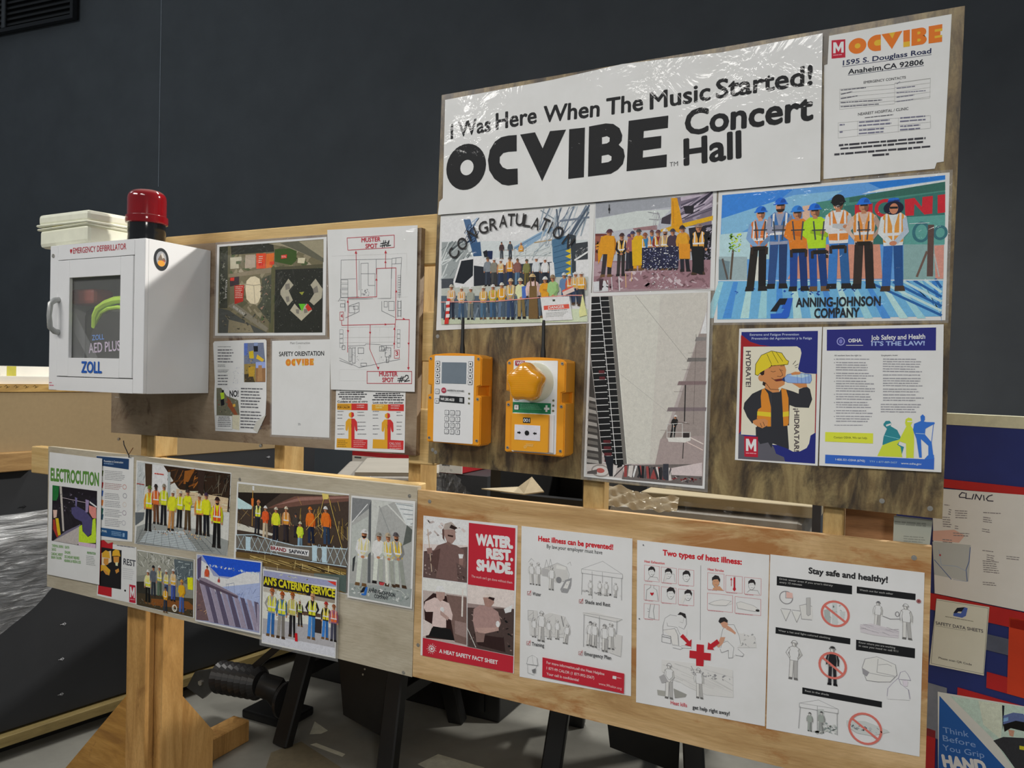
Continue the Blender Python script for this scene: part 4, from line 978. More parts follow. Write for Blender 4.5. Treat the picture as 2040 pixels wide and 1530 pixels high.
sheet('heat_flyer', (-1.2385, -0.001, 1.419), [-1141, 789, 1141, 854, 1149, -794, -1148, -849], 'two-column heat safety flyer with yellow and red figures below the evacuation plan', 'flyer', [
 ('N','lettering'),
 ('T','Agua. Descanso. Sombra.','3a3a3c',-1076,793,992,20,62,1),
 ('T','Water. Rest. Shade.','3a3a3c',105,800,1021,16,66,1),
 ('B','3c3c40',-1012,742,801,49,1,24,17,0.7,0),
 ('B','3c3c40',-1073,688,976,50,1,31,18,0.7,0),
 ('B','3c3c40',-1032,621,869,50,1,38,18,0.7,0),
 ('B','3c3c40',-938,565,664,50,1,45,19,0.7,0),
 ('B','3c3c40',188,748,797,49,1,52,17,0.7,0),
 ('B','3c3c40',108,694,967,49,1,59,18,0.7,0),
 ('B','3c3c40',154,641,869,49,1,66,18,0.7,0),
 ('B','3c3c40',81,578,1016,49,1,73,19,0.7,0),
 ('T','Cuidate el uno al otro','232325',-1083,445,1015,24,56,2),
 ('T','Look out for one another','232325',106,463,976,21,55,2),
 ('N','figures'),
 ('P','c98f28',[-1094,420,-604,438,-600,259,-1090,252]),
 ('P','b8322f',[-604,438,-65,457,-60,275,-600,259]),
 ('P','c98f28',[73,441,597,460,602,287,77,277]),
 ('P','b8322f',[597,460,1099,479,1103,301,602,287]),
 ('P','cb9328',[-602,210,-686,167,-692,105,-637,55,-599,56]),
 ('P','b83031',[-602,210,-526,189,-509,113,-561,58,-599,50]),
 ('P','cb9328',[-598,32,-705,21,-787,-69,-790,-286,-743,-321,-713,-282,-693,-158,-679,-749,-579,-755]),
 ('P','b83031',[-598,32,-491,30,-406,-52,-385,-280,-422,-313,-461,-269,-487,-148,-472,-761,-579,-755]),
 ('P','cb9328',[-1079,-534,-585,-522,-579,-768,-1088,-787]),
 ('P','b83031',[-585,-522,-49,-516,-50,-765,-579,-768]),
 ('P','5a2018',[-633,-93,-571,-152,-607,-230,-586,-152]),
 ('P','cb9328',[585,235,506,193,500,132,552,83,588,85]),
 ('P','b83031',[585,235,658,214,674,140,624,87,588,79]),
 ('P','cb9328',[589,61,487,50,409,-37,407,-248,452,-282,480,-245,499,-123,513,-700,607,-706]),
 ('P','b83031',[589,61,690,60,772,-20,791,-243,756,-275,719,-232,694,-114,709,-712,607,-706]),
 ('P','cb9328',[133,-490,602,-478,608,-718,124,-736]),
 ('P','b83031',[602,-478,1111,-473,1110,-716,608,-718]),
 ('P','5a2018',[555,-61,615,-118,581,-194,600,-118]),
 ('N','small_print'),
 ('B','6a6a6e',-1077,212,248,43,1,234,23,0.43,0.4),
 ('B','6a6a6e',-1075,119,248,43,1,241,25,0.43,0.4),
 ('B','6a6a6e',-1073,26,248,44,1,248,25,0.43,0.4),
 ('B','6a6a6e',-1068,-176,248,43,1,255,28,0.43,0.4),
 ('B','6a6a6e',-1065,-269,247,44,1,262,30,0.43,0.4),
 ('B','6a6a6e',-1062,-409,248,43,1,269,32,0.43,0.4),
 ('B','6a6a6e',107,260,236,42,1,276,24,0.43,0.4),
 ('B','6a6a6e',110,170,235,43,1,283,24,0.43,0.4),
 ('B','6a6a6e',112,79,235,43,1,290,24,0.43,0.4),
 ('B','6a6a6e',116,-118,236,42,1,297,29,0.43,0.4),
 ('B','6a6a6e',119,-209,235,42,1,304,29,0.43,0.4),
 ('B','6a6a6e',122,-345,236,42,1,311,32,0.43,0.4),
 ('B','6a6a6e',-397,219,300,43,1,318,23,0.43,0.4),
 ('B','6a6a6e',-395,133,300,43,1,325,25,0.43,0.4),
 ('B','6a6a6e',-391,-51,301,43,1,332,27,0.43,0.4),
 ('B','6a6a6e',-388,-158,300,43,1,339,29,0.43,0.4),
 ('B','6a6a6e',-386,-250,301,43,1,346,30,0.43,0.4),
 ('B','6a6a6e',-383,-372,301,43,1,353,30,0.43,0.4),
 ('B','6a6a6e',872,271,196,42,1,360,23,0.43,0.4),
 ('B','6a6a6e',874,187,196,41,1,367,26,0.43,0.4),
 ('B','6a6a6e',879,9,196,42,1,374,26,0.43,0.4),
 ('B','6a6a6e',881,-96,196,41,1,381,29,0.43,0.4),
 ('B','6a6a6e',883,-185,196,42,1,388,29,0.43,0.4),
 ('B','6a6a6e',886,-304,196,42,1,395,32,0.43,0.4),
 ('B','8a6a28',-1058,-595,357,202,4,402,32,0.43,0.3),
 ('B','c98a88',-511,-564,415,199,4,409,33),
 ('T','CALL 5-5-5','e4cfcb',670,-600,348,25,60),
 ('B','c98a88',671,-630,402,120,2,423,34),
 ('T','POR CALOR','3d2d14',-1071,290,416,23,56,2),
 ('B','8a6a28',-1073,383,416,37,1,437,22),
 ('B','e0a9a6',-421,408,264,108,2,444,20),
 ('B','e9c98a',196,415,275,105,2,451,23),
 ('B','e0a9a6',688,434,287,120,2,458,20)], 'm', 'cdcbc7')
sheet('banner', (-0.6487, -0.0065, 2.0957), [-3701, 1478, -756, 1542, 971, 1640, 3204, 1536, 5184, 1591, 5212, -1408, 2195, -1418, -942, -1440, -3843, -1420, -3813, -1091, -3711, -1010], 'wide glossy white banner lettered I Was Here When The Music Started', 'banner', [
 ('N','lettering'),
 ('N','lettering'),
 ('T','I','161617',-3515,472,75,8,362,1.6500000000000001),
 ('T','Was','161617',-3292,498,923,22,360,2.2),
 ('T','Here','161617',-2236,552,1107,14,382,2.2),
 ('T','When','161617',-968,565,1420,-13,371,2.2),
 ('T','The','161617',606,536,872,1,366,2.2),
 ('T','Music','161617',1631,528,1340,15,365,2.2),
 ('T','Started!','161617',3077,570,1942,5,386,2.2),
 ('T','Concert','161617',2425,-132,2624,2,520,2.75),
 ('T','Hall','161617',2421,-789,1230,20,550,2.75),
 ('T','TM','444446',2113,-794,185,12,95),
 ('N','logo'),
 ('E','161617',-3051,-283,570,575,30,0,360),
 ('E','cdcbc7',-3021,-302,190,192,20,0,360),
 ('P','161617',[-1656,349,-1881,360,-2072,345,-2246,256,-2383,68,-2431,-179,-2389,-434,-2242,-652,-2026,-813,-1851,-856,-1596,-845,-1612,-464,-1896,-455,-2019,-393,-2103,-275,-2103,-135,-2010,-51,-1871,-35,-1646,-47]),
 ('P','161617',[-1563,347,-1170,355,-960,-52,-780,336,-372,322,-954,-833]),
 ('P','161617',[-292,321,101,312,104,-836,-286,-841]),
 ('P','161617',[201,323,604,344,789,309,938,195,1008,27,996,-101,929,-180,1046,-295,1080,-457,1039,-626,921,-744,756,-821,204,-833]),
 ('P','cdcbc7',[526,32,643,47,711,4,707,-82,647,-116,530,-121]),
 ('P','cdcbc7',[530,-390,684,-377,764,-426,761,-513,688,-547,528,-554]),
 ('P','161617',[1151,333,2057,336,2052,64,1508,60,1503,-94,1910,-93,1911,-362,1501,-373,1499,-530,2044,-517,2045,-793,1128,-799])], 'b', 'cdcbc7')
sheet('contact_sheet', (-0.0182, -0.001, 2.0948), [-1004, 1548, 1149, 1582, 1086, -1203, 969, -1210, 938, -1322, -1037, -1340, -1080, 968, -1019, 978], 'white emergency contact sheet with an orange wordmark at the top right corner', 'sheet', [
 ('N','lettering'),
 ('P','a81f33',[-954,1447,-700,1427,-690,1061,-945,1078]),
 ('P','d9d2d2',[-917,1179,-922,1400,-871,1396,-823,1283,-780,1389,-729,1386,-723,1165,-769,1169,-772,1286,-820,1194,-874,1294,-871,1176]),
 ('B','c58a94',-916,1149,198,47,1,24,-38),
 ('N','logo'),
 ('P','d06a22',[-313,1255,-319,1292,-334,1328,-358,1359,-388,1383,-423,1401,-461,1409,-500,1409,-538,1399,-572,1382,-600,1357,-621,1327,-633,1292,-636,1255,-630,1219,-615,1184,-591,1154,-561,1129,-526,1111,-487,1102,-449,1101,-411,1109,-378,1126,-350,1151,-329,1182,-317,1217,-313,1255]),
 ('P','dfa02f',[-418,1255,-422,1272,-432,1288,-446,1299,-464,1305,-482,1305,-499,1299,-513,1288,-521,1272,-524,1255,-520,1238,-510,1223,-495,1211,-478,1205,-460,1205,-443,1211,-429,1222,-421,1238,-418,1255]),
 ('P','d06a22',[-59,1409,-134,1414,-166,1410,-196,1401,-224,1386,-248,1366,-267,1342,-281,1315,-289,1285,-291,1255,-287,1224,-277,1194,-261,1167,-240,1143,-215,1123,-186,1108,-156,1098,-124,1095,-49,1093,-53,1198,-102,1199,-119,1199,-136,1202,-151,1210,-163,1222,-171,1237,-174,1254,-172,1271,-165,1287,-154,1299,-139,1307,-123,1310,-56,1310]),
 ('P','dfa02f',[-53,1198,-102,1199,-119,1199,-136,1202,-151,1210,-163,1222,-171,1237,-174,1254,-172,1271,-165,1287,-154,1299,-139,1307,-123,1310,-56,1310]),
 ('P','d06a22',[-47,1409,82,1410,148,1291,197,1411,320,1413,145,1087]),
 ('P','d06a22',[336,1413,449,1414,456,1089,343,1090]),
 ('P','d06a22',[477,1414,618,1416,657,1415,684,1406,707,1388,723,1365,730,1337,729,1309,718,1283,699,1262,675,1248,677,1260,704,1246,725,1224,738,1198,741,1169,733,1141,717,1117,693,1099,664,1090,483,1091]),
 ('P','dfa02f',[579,1347,611,1347,632,1331,632,1311,612,1295,580,1295]),
 ('P','dfa02f',[582,1210,618,1210,641,1194,641,1171,619,1155,582,1155]),
 ('P','d06a22',[769,1417,997,1420,998,1339,873,1339,873,1292,967,1292,968,1215,874,1215,875,1172,1000,1171,1001,1083,774,1087]),
 ('P','dfa02f',[873,1339,998,1339,999,1292,873,1292]),
 ('P','dfa02f',[874,1215,999,1215,1000,1171,875,1172]),
 ('P','dfa02f',[82,1410,148,1291,197,1411]),
 ('P','dfa02f',[341,1189,454,1188,456,1089,343,1090]),
 ('N','lettering'),
 ('T','1595 S. Douglass Road','232a4a',-734,912,1558,-5,92,2),
 ('L','3b3f58',8,[-742,883,827,869]),
 ('T','Anaheim,CA 92806','1f2129',-631,717,1331,-6,97,2),
 ('L','3b3f58',8,[-631,695,703,679]),
 ('T','EMERGENCY CONTACTS','3c3c40',-343,486,744,-8,48,1),
 ('T','NEAREST HOSPITAL / CLINIC','3c3c40',-429,-134,890,-2,52,1),
 ('B','5a5a60',-304,-186,647,46,1,185,-1),
 ('N','contact_tables'),
 ('L','9a9a98',4,[-779,440,209,392]),
 ('L','9a9a98',4,[209,416,823,418]),
 ('B','5c5c66',-759,425,459,49,1,213,-15,0.43,0),
 ('B','66667a',244,402,62,42,1,220,332,0.43,0),
 ('L','9a9a98',4,[-777,357,211,312]),
 ('L','9a9a98',4,[211,327,825,330]),
 ('B','5c5c66',-757,342,211,49,1,241,68,0.43,0),
 ('B','66667a',246,316,316,42,1,248,-9,0.43,0),
 ('L','9a9a98',4,[-775,275,213,231]),
 ('L','9a9a98',4,[213,237,828,243]),
 ('B','5c5c66',-755,259,307,49,1,269,22,0.43,0),
 ('B','66667a',248,229,499,41,1,276,-34,0.43,0),
 ('L','9a9a98',4,[-773,192,215,151]),
 ('L','9a9a98',4,[215,148,830,155]),
 ('B','5c5c66',-753,177,748,49,1,297,-38,0.43,0),
 ('B','66667a',250,143,303,42,1,304,-2,0.43,0),
 ('L','9a9a98',4,[-771,109,217,70]),
 ('L','9a9a98',4,[218,58,832,67]),
 ('B','5c5c66',-751,94,693,49,1,325,-32,0.43,0),
 ('B','66667a',252,57,290,42,1,332,2,0.43,0),
 ('L','9a9a98',4,[-779,440,209,392,219,14,-769,35,-779,440]),
 ('L','9a9a98',4,[209,407,823,412,820,40,218,50,209,407]),
 ('L','9a9a98',4,[-790,-231,841,-296]),
 ('L','9a9a98',4,[-786,-400,844,-421]),
 ('L','9a9a98',4,[-783,-538,847,-538]),
 ('L','9a9a98',4,[-790,-231,-783,-538]),
 ('L','9a9a98',4,[-435,-245,-428,-534]),
 ('L','9a9a98',4,[292,-278,294,-554]),
 ('L','9a9a98',4,[841,-296,847,-538]),
 ('B','66667a',-761,-265,98,68,1,402,-23,0.43,0.1),
 ('B','66667a',-407,-258,593,133,2,409,-22,0.43,0.1),
 ('B','66667a',324,-267,440,131,2,416,-22,0.43,0.1),
 ('B','66667a',-758,-409,57,68,1,423,-20,0.43,0.1),
 ('B','66667a',-403,-416,459,133,2,430,-19,0.43,0.1),
 ('B','66667a',328,-430,362,131,2,437,-21,0.43,0.1),
 ('N','small_print'),
 ('B','34343a',-765,-668,1534,55,1,451,-12,0.75,0),
 ('B','34343a',-735,-742,1464,55,1,458,-11,0.75,0),
 ('B','34343a',-846,-843,1697,55,1,465,-10,0.75,0),
 ('B','34343a',-148,-933,292,54,1,472,-16,0.75,0)], 'm', 'cdcbc7')
sheet('congratulations_photo', (-0.8231, -0.001, 1.8097), [-2050, 1434, 2109, 1423, 2055, -1360, -2114, -1498], 'laminated congratulations photo of a large crew before a blue crane', 'photo', [
 ('N','lettering'),
 ('N','photo_print'),
 ('P','c3c6c4',[-2017,1369,1974,1331,2017,-1325,-1964,-1366]),
 ('P','b6bbbb',[-2002,760,1959,577,1968,214,-1991,315]),
 ('P','8d9292',[-2002,748,-1381,725,-1108,342,-1371,309,-1626,-189,-1984,-200]),
 ('X',2,26,['6f7676','b9bcbb','565c5e','a5abab'],[-2002,-208,-1094,748],(14,40),(10,70),(200,700)),
 ('P','4e6684',[-1382,1296,-1183,1276,-834,352,-1068,341]),
 ('X',3,18,['2c3c55','8aa0b8','1e2a3c'],[-1342,654,-932,1287],(14,26),(35,75),(150,420)),
 ('P','3d5878',[-1142,665,-882,696,-834,341,-1068,341]),
 ('P','7f98ae',[38,510,1022,958,1096,866,214,389]),
 ('L','5d7690',20,[64,475,1047,923]),
 ('X',5,30,['6b7684','8c969f','a6adb2','4c5664'],[726,491,1972,1372],(14,40),(50,85),(500,1400)),
 ('L','6b7480',45,[1256,1061,1969,1097]),
 ('L','4e5966',45,[1455,563,1940,1323]),
 ('L','59636e',40,[1155,1340,1241,705]),
 ('L','59636e',34,[1635,724,1966,1214]),
 ('L','7c868e',26,[750,1348,1089,1127]),
 ('L','a08a6a',26,[600,590,1054,629]),
 ('L','8d979c',20,[606,347,1098,757]),
 ('X',21,24,['8b9498','b9bdbb','6d777c','c6c8c6'],[62,173,1042,553],(8,22),(0,90),(120,420)),
 ('P','4f6e86',[1054,629,1451,714,1614,-263,1124,-266]),
 ('L','35516a',14,[1106,452,1547,558]),
 ('L','35516a',14,[1109,322,1551,424]),
 ('L','35516a',14,[1112,191,1554,290]),
 ('L','35516a',14,[1115,60,1557,157]),
 ('L','35516a',14,[1119,-70,1560,23]),
 ('L','35516a',14,[1122,-201,1564,-110]),
 ('L','35516a',14,[1125,-332,1567,-244]),
 ('P','3c4247',[1520,731,1659,701,1681,-179,1588,-176]),
 ('P','3f4346',[1641,509,1960,534,1970,129,1696,120]),
 ('L','c0c2c0',40,[1650,122,1966,299]),
 ('P','c3a82c',[1402,350,1540,403,1543,282]),
 ('P','c3a82c',[1405,220,1543,274,1546,153]),
 ('P','c3a82c',[1409,69,1546,123,1549,2]),
 ('P','c3a82c',[1412,-82,1550,-28,1553,-148]),
 ('P','c3a82c',[1415,-190,1553,-136,1556,-256]),
 ('P','a7a9a2',[-1984,-188,1991,-277,2002,-724,-1973,-645]),
 ('P','4a4d52',[-1984,-188,-1626,-189,-1621,-422,-1978,-434]),
 ('P','d5d6d3',[-1637,-282,-1450,267,-1081,330,-795,327,-737,97,-781,-220,-1011,-417,-1567,-423]),
 ('P','24282e',[-1583,-295,-1409,242,-1067,272,-1070,-140,-1329,-338]),
 ('P','2b2f36',[-1050,111,-428,16,27,-70,34,-361,-1037,-405]),
 ('P','3a3e46',[-750,75,1067,106,1079,-395,-417,-436]),
 ('P','1f242b',[-798,441,-695,481,-589,317,-755,303]),
 ('P','1d3050',[-669,457,-528,450,-536,247,-664,253]),
 ('L','9aa0a0',20,[-337,463,77,452]),
 ('L','a5aaa9',16,[-183,320,1040,260]),
 ('L','a5aaa9',16,[-337,463,-331,215]),
 ('L','a5aaa9',16,[77,452,82,218]),
 ('P','1a1c20',[403,-1303,452,-1304,453,-1326,404,-1325]),
 ('P','d0d2cd',[1008,87,1115,93,1158,-246,1029,-263]),
 ('M',-269,234,-287,662,'2a2a2c','','4a3a3a','3a3f4a','n'),
 ('M',-35,223,-53,667,'222222','','4a5258','39404c','n'),
 ('M',249,188,246,610,'b98a6a','c98a28','c78d2a','1e2026','h'),
 ('M',-648,-417,-660,309,'5a5448','','7a7f84','3d4450',''),
 ('M',-468,-423,-480,274,'d8d6cf','','7c7a70','4a4a48',''),
 ('M',-285,-429,-297,238,'d8d6cf','d09a35','b9b4a6','35425c','v'),
 ('M',-39,-436,-51,280,'5a5448','cf922c','b5803a','2d3c5c','v'),
 ('M',173,-443,161,243,'5a5448','','7d5a52','5e7890','n'),
 ('M',419,-451,408,205,'5a5448','','77764c','6d6238','s'),
 ('M',674,-459,662,245,'d8d6cf','','b5b9bb','2b2e38','n'),
 ('M',903,-466,891,208,'d8d6cf','','c9c7c2','30343c','n'),
 ('P','55606a',[-1974,-621,800,-693,816,-1319,-1956,-1336]),
 ('P','a9b09c',[-1960,-1195,812,-1176,840,-1330,-1956,-1348]),
 ('P','b6bfa6',[809,-1022,1998,-1022,2006,-1325,816,-1330]),
 ('X',9,40,['3c4450','6f7a84','2f3842','808a90'],[-1965,-1242,814,-762],(16,46),(70,110),(150,420)),
 ('M',-1668,-1222,-1682,-338,'b8b3a6','d0912f','b9a89a','30384a','f'),
 ('M',-1374,-1226,-1381,-394,'c9c5ba','d0852f','c4b296','4a6078','f'),
 ('M',-1109,-1241,-1116,-414,'d0cec6','','8f9288','7d7f76','f'),
 ('M',-744,-1234,-756,-402,'c2bdb0','d39a3a','b99a6a','4f6a80','f'),
 ('M',-474,-1237,-490,-377,'d3d0c8','d3832e','a8a04e','44607a','f'),
 ('M',-233,-1240,-247,-340,'c9c5b8','cf9234','c4902f','5b6c80','f'),
 ('M',11,-1254,-8,-247,'c0a888','d0992e','9a8f80','3d4f6c','f'),
 ('M',316,-1236,249,-245,'bdb39a','','c0cc9a','8d7a52','f'),
 ('P','4f6aa8',[297,-458,431,-440,426,-728,316,-747]),
 ('M',645,-1240,570,-158,'b9a27a','','c9a9a4','6d5a40','sw','3e2c22'),
 ('P','6f5a3a',[504,-454,698,-449,742,-1241,499,-1238]),
 ('L','5d4b30',40,[541,-455,524,-266]),
 ('L','5d4b30',40,[662,-447,646,-271]),
 ('M',921,-1221,909,-237,'d4d2ca','','cc8e2e','3c4048','c'),
 ('M',1147,-1224,1103,-200,'8a7a62','','8fae78','3a3e46','f'),
 ('M',1435,-1012,1391,-164,'b9bdc0','','5f7898','34486a','fg'),
 ('M',1584,-929,1531,-195,'d6d4cc','cf8a3a','b05a4a','35425a','s'),
 ('M',1710,-910,1680,-158,'dcdad4','cf9a3a','a89a88','35425a','s'),
 ('M',1849,-956,1822,-153,'d8d6d0','d0922f','c9a06a','3d4046','s'),
 ('P','d9b0a8',[1355,-599,1642,-489,1673,-608,1393,-708]),
 ('P','c9584a',[1355,-588,1638,-483,1643,-511,1362,-621]),
 ('L','c98a84',22,[-1970,-781,-408,-797,778,-736,1486,-700,1877,-710]),
 ('P','b53a32',[-1855,-1348,-1733,-1338,-1695,-698,-1789,-696]),
 ('P','d9d2cc',[-1815,-765,-1707,-763,-1713,-849,-1826,-854]),
 ('P','d9d2cc',[-1811,-929,-1703,-926,-1709,-1012,-1822,-1017]),
 ('P','d9d2cc',[-1807,-1092,-1699,-1089,-1705,-1175,-1818,-1181]),
 ('P','cfd4c4',[802,-737,1544,-723,1639,-1274,887,-1298]),
 ('P','d9dad4',[890,-936,1537,-906,1626,-1252,923,-1276]),
 ('P','c0594a',[890,-936,1537,-906,1551,-1010,900,-1035]),
 ('P','4a4d42',[1113,-788,1183,-786,1185,-834,1126,-837]),
 ('P','c3cf8e',[1795,-1104,1876,-678,1990,-1172,1809,-1212]),
 ('N','lettering'),
 ('T','DANGER','e6cfc8',1012,-1015,411,28,65,2),
 ('B','6a6a66',1000,-1048,494,39,1,689,21,0.43,0),
 ('B','8a8a86',954,-1102,587,120,4,696,19),
 ('T','C','262322',-1536,269,241,658,297,1),
 ('T','O','262322',-1409,470,278,346,296,1),
 ('T','N','262322',-1148,714,235,225,294,1),
 ('T','G','262322',-886,863,262,128,292,1),
 ('T','R','262322',-608,945,223,44,291,1),
 ('T','A','262322',-349,1010,221,0,289,1),
 ('T','T','262322',-127,1032,200,-29,292,1),
 ('T','U','262322',89,1032,219,-55,285,1),
 ('T','L','262322',282,1000,217,-101,284,1),
 ('T','A','262322',502,925,216,-153,283,1),
 ('T','T','262322',734,904,195,-233,285,1),
 ('T','I','262322',945,800,34,-266,280,1),
 ('T','O','262322',1035,736,276,-302,279,1),
 ('T','N','262322',1310,531,223,-392,277,1)], 'g', 'cdcbc7')
sheet('rain_crew_photo', (-0.4738, -0.001, 1.8476), [-1383, 1044, 1391, 1093, 1397, -1061, -1405, -1076], 'laminated photo of a crew in yellow rain gear standing on a wet slab', 'photo', [
 ('N','lettering'),
 ('N','photo_print'),
 ('P','a4a6ac',[-1363,1046,1312,1019,1296,-1024,-1369,-1035]),
 ('P','8f9298',[-1363,1046,421,1017,408,810,-398,765,-1354,691]),
 ('P','b4b9b6',[-1354,673,-362,780,409,757,184,565,99,396,-463,397,-1345,327]),
 ('P','746b78',[491,1011,1312,1011,1295,351,664,359,620,741]),
 ('X',3,24,['3c3844','8f8694','5a5462','a9a0ac'],[629,521,1291,1051],(20,60),(10,35),(400,1000)),
 ('P','2c2a30',[670,807,911,805,898,635,726,630]),
 ('P','443e46',[202,581,412,670,400,428,187,460]),
 ('P','8d7072',[-463,397,98,431,101,326,-425,342]),
 ('L','6b6a70',12,[-125,736,146,672]),
 ('L','6b6a70',12,[-85,575,149,541]),
 ('X',4,12,['7a7880','9a98a0'],[-34,356,172,721],(6,14),(60,120),(100,300)),
 ('P','c98d1c',[403,1010,535,999,671,427,598,225,421,305]),
 ('L','a87014',14,[440,928,470,441]),
 ('P','c39a22',[662,428,1324,553,1318,451,699,339]),
 ('P','bb962c',[173,321,436,391,439,287,192,268]),
 ('P','2f2b33',[803,315,1312,367,1289,-429,907,-412]),
 ('S',5,40,['6d6674','8d8894','1f1c22','a49ea8'],[1161,-413,1314,326],(20,55)),
 ('P','6b3f3c',[-1355,328,-1077,311,-1076,257,-1353,273]),
 ('P','8a5a4e',[-1353,273,-1209,265,-1214,-315,-1349,-308]),
 ('S',6,16,['c08a3a','3c2c2c','6a3a34'],[-1352,-242,-1226,201],(20,50)),
 ('P','8d7076',[-1368,-308,1297,-396,1296,-1024,-1369,-1035]),
 ('P','a08a90',[-1368,-308,209,-450,34,-582,-1359,-654]),
 ('S',7,70,['b3a4a8','7a5f64','9a8288','6a5156'],[-1343,-1007,1279,-527],(20,80)),
 ('P','b9babb',[-1366,-781,-1013,-757,-1007,-1009,-1360,-1027]),
 ('P','4a3a3e',[-1233,-731,-1128,-716,-1159,-987,-1226,-1003]),
 ('L','b5b0b2',30,[-761,-658,-734,-999]),
 ('L','b0aaae',24,[-940,-669,-913,-976]),
 ('L','c4a070',16,[-604,-628,-587,-932]),
 ('L','c4a070',16,[-457,-598,-461,-794]),
 ('L','6d4f50',30,[-1070,-755,-1030,-846]),
 ('M',-1072,-682,-1004,414,'5a3a44','','c98a2c','3c3638','w'),
 ('M',-723,-677,-710,306,'4a3436','d99a4a','2a2528','3e3a38','f'),
 ('M',-513,-569,-534,277,'5a4a6a','c98a3a','3a3444','34343c','f'),
 ('M',-439,-563,-461,335,'4a4660','','8a5a62','2a2a34',''),
 ('M',-329,-568,-316,374,'4e4a48','','cb9a20','c08a24',''),
 ('M',-156,-557,-168,281,'8a5a44','c9902c','3c7a9c','2c2c3a',''),
 ('P','c78a26',[-1277,-112,-1209,247,-1095,276,-887,245,-877,-132,-944,-471,-1059,-448,-1047,-160,-1161,-154,-1260,-385]),
 ('P','cb9c1c',[-475,132,-236,118,-222,-448,-442,-457]),
 ('M',7,-564,-16,342,'5a4448','c98a50','3a7098','22222c','n'),
 ('M',150,-570,128,324,'6a4a4c','d09a3a','7a3034','22222c','f'),
 ('M',301,-576,287,340,'c9c2be','d6a468','9a8272','2a2a34','b'),
 ('M',478,-583,455,329,'4a4650','','4a3d48','2a2a34','f'),
 ('M',757,-629,663,385,'3a3438','','c98f30','2c2c34',''),
 ('M',1034,-708,1024,403,'8a7a74','d09044','1f1c20','1a181c','w'),
 ('P','2c2d44',[-232,-59,605,-69,599,-553,-221,-519]),
 ('S',8,210,['c9c6d2','565a7a','1f2036','8b8ca6','e0dee6'],[-251,-571,617,-40],(8,24)),
 ('S',9,60,['e8e4ea','c4b4c0'],[-3,-1004,611,-546],(6,22)),
 ('P','c8862c',[595,-17,846,-31,854,-358,620,-347]),
 ('P','16151a',[873,-84,1138,-98,1136,-712,930,-653]),
 ('L','1b1a1e',16,[-1027,974,-1022,776]),
 ('E','1b1a1e',-1025,866,23,36)], 'g', 'cdcbc7')
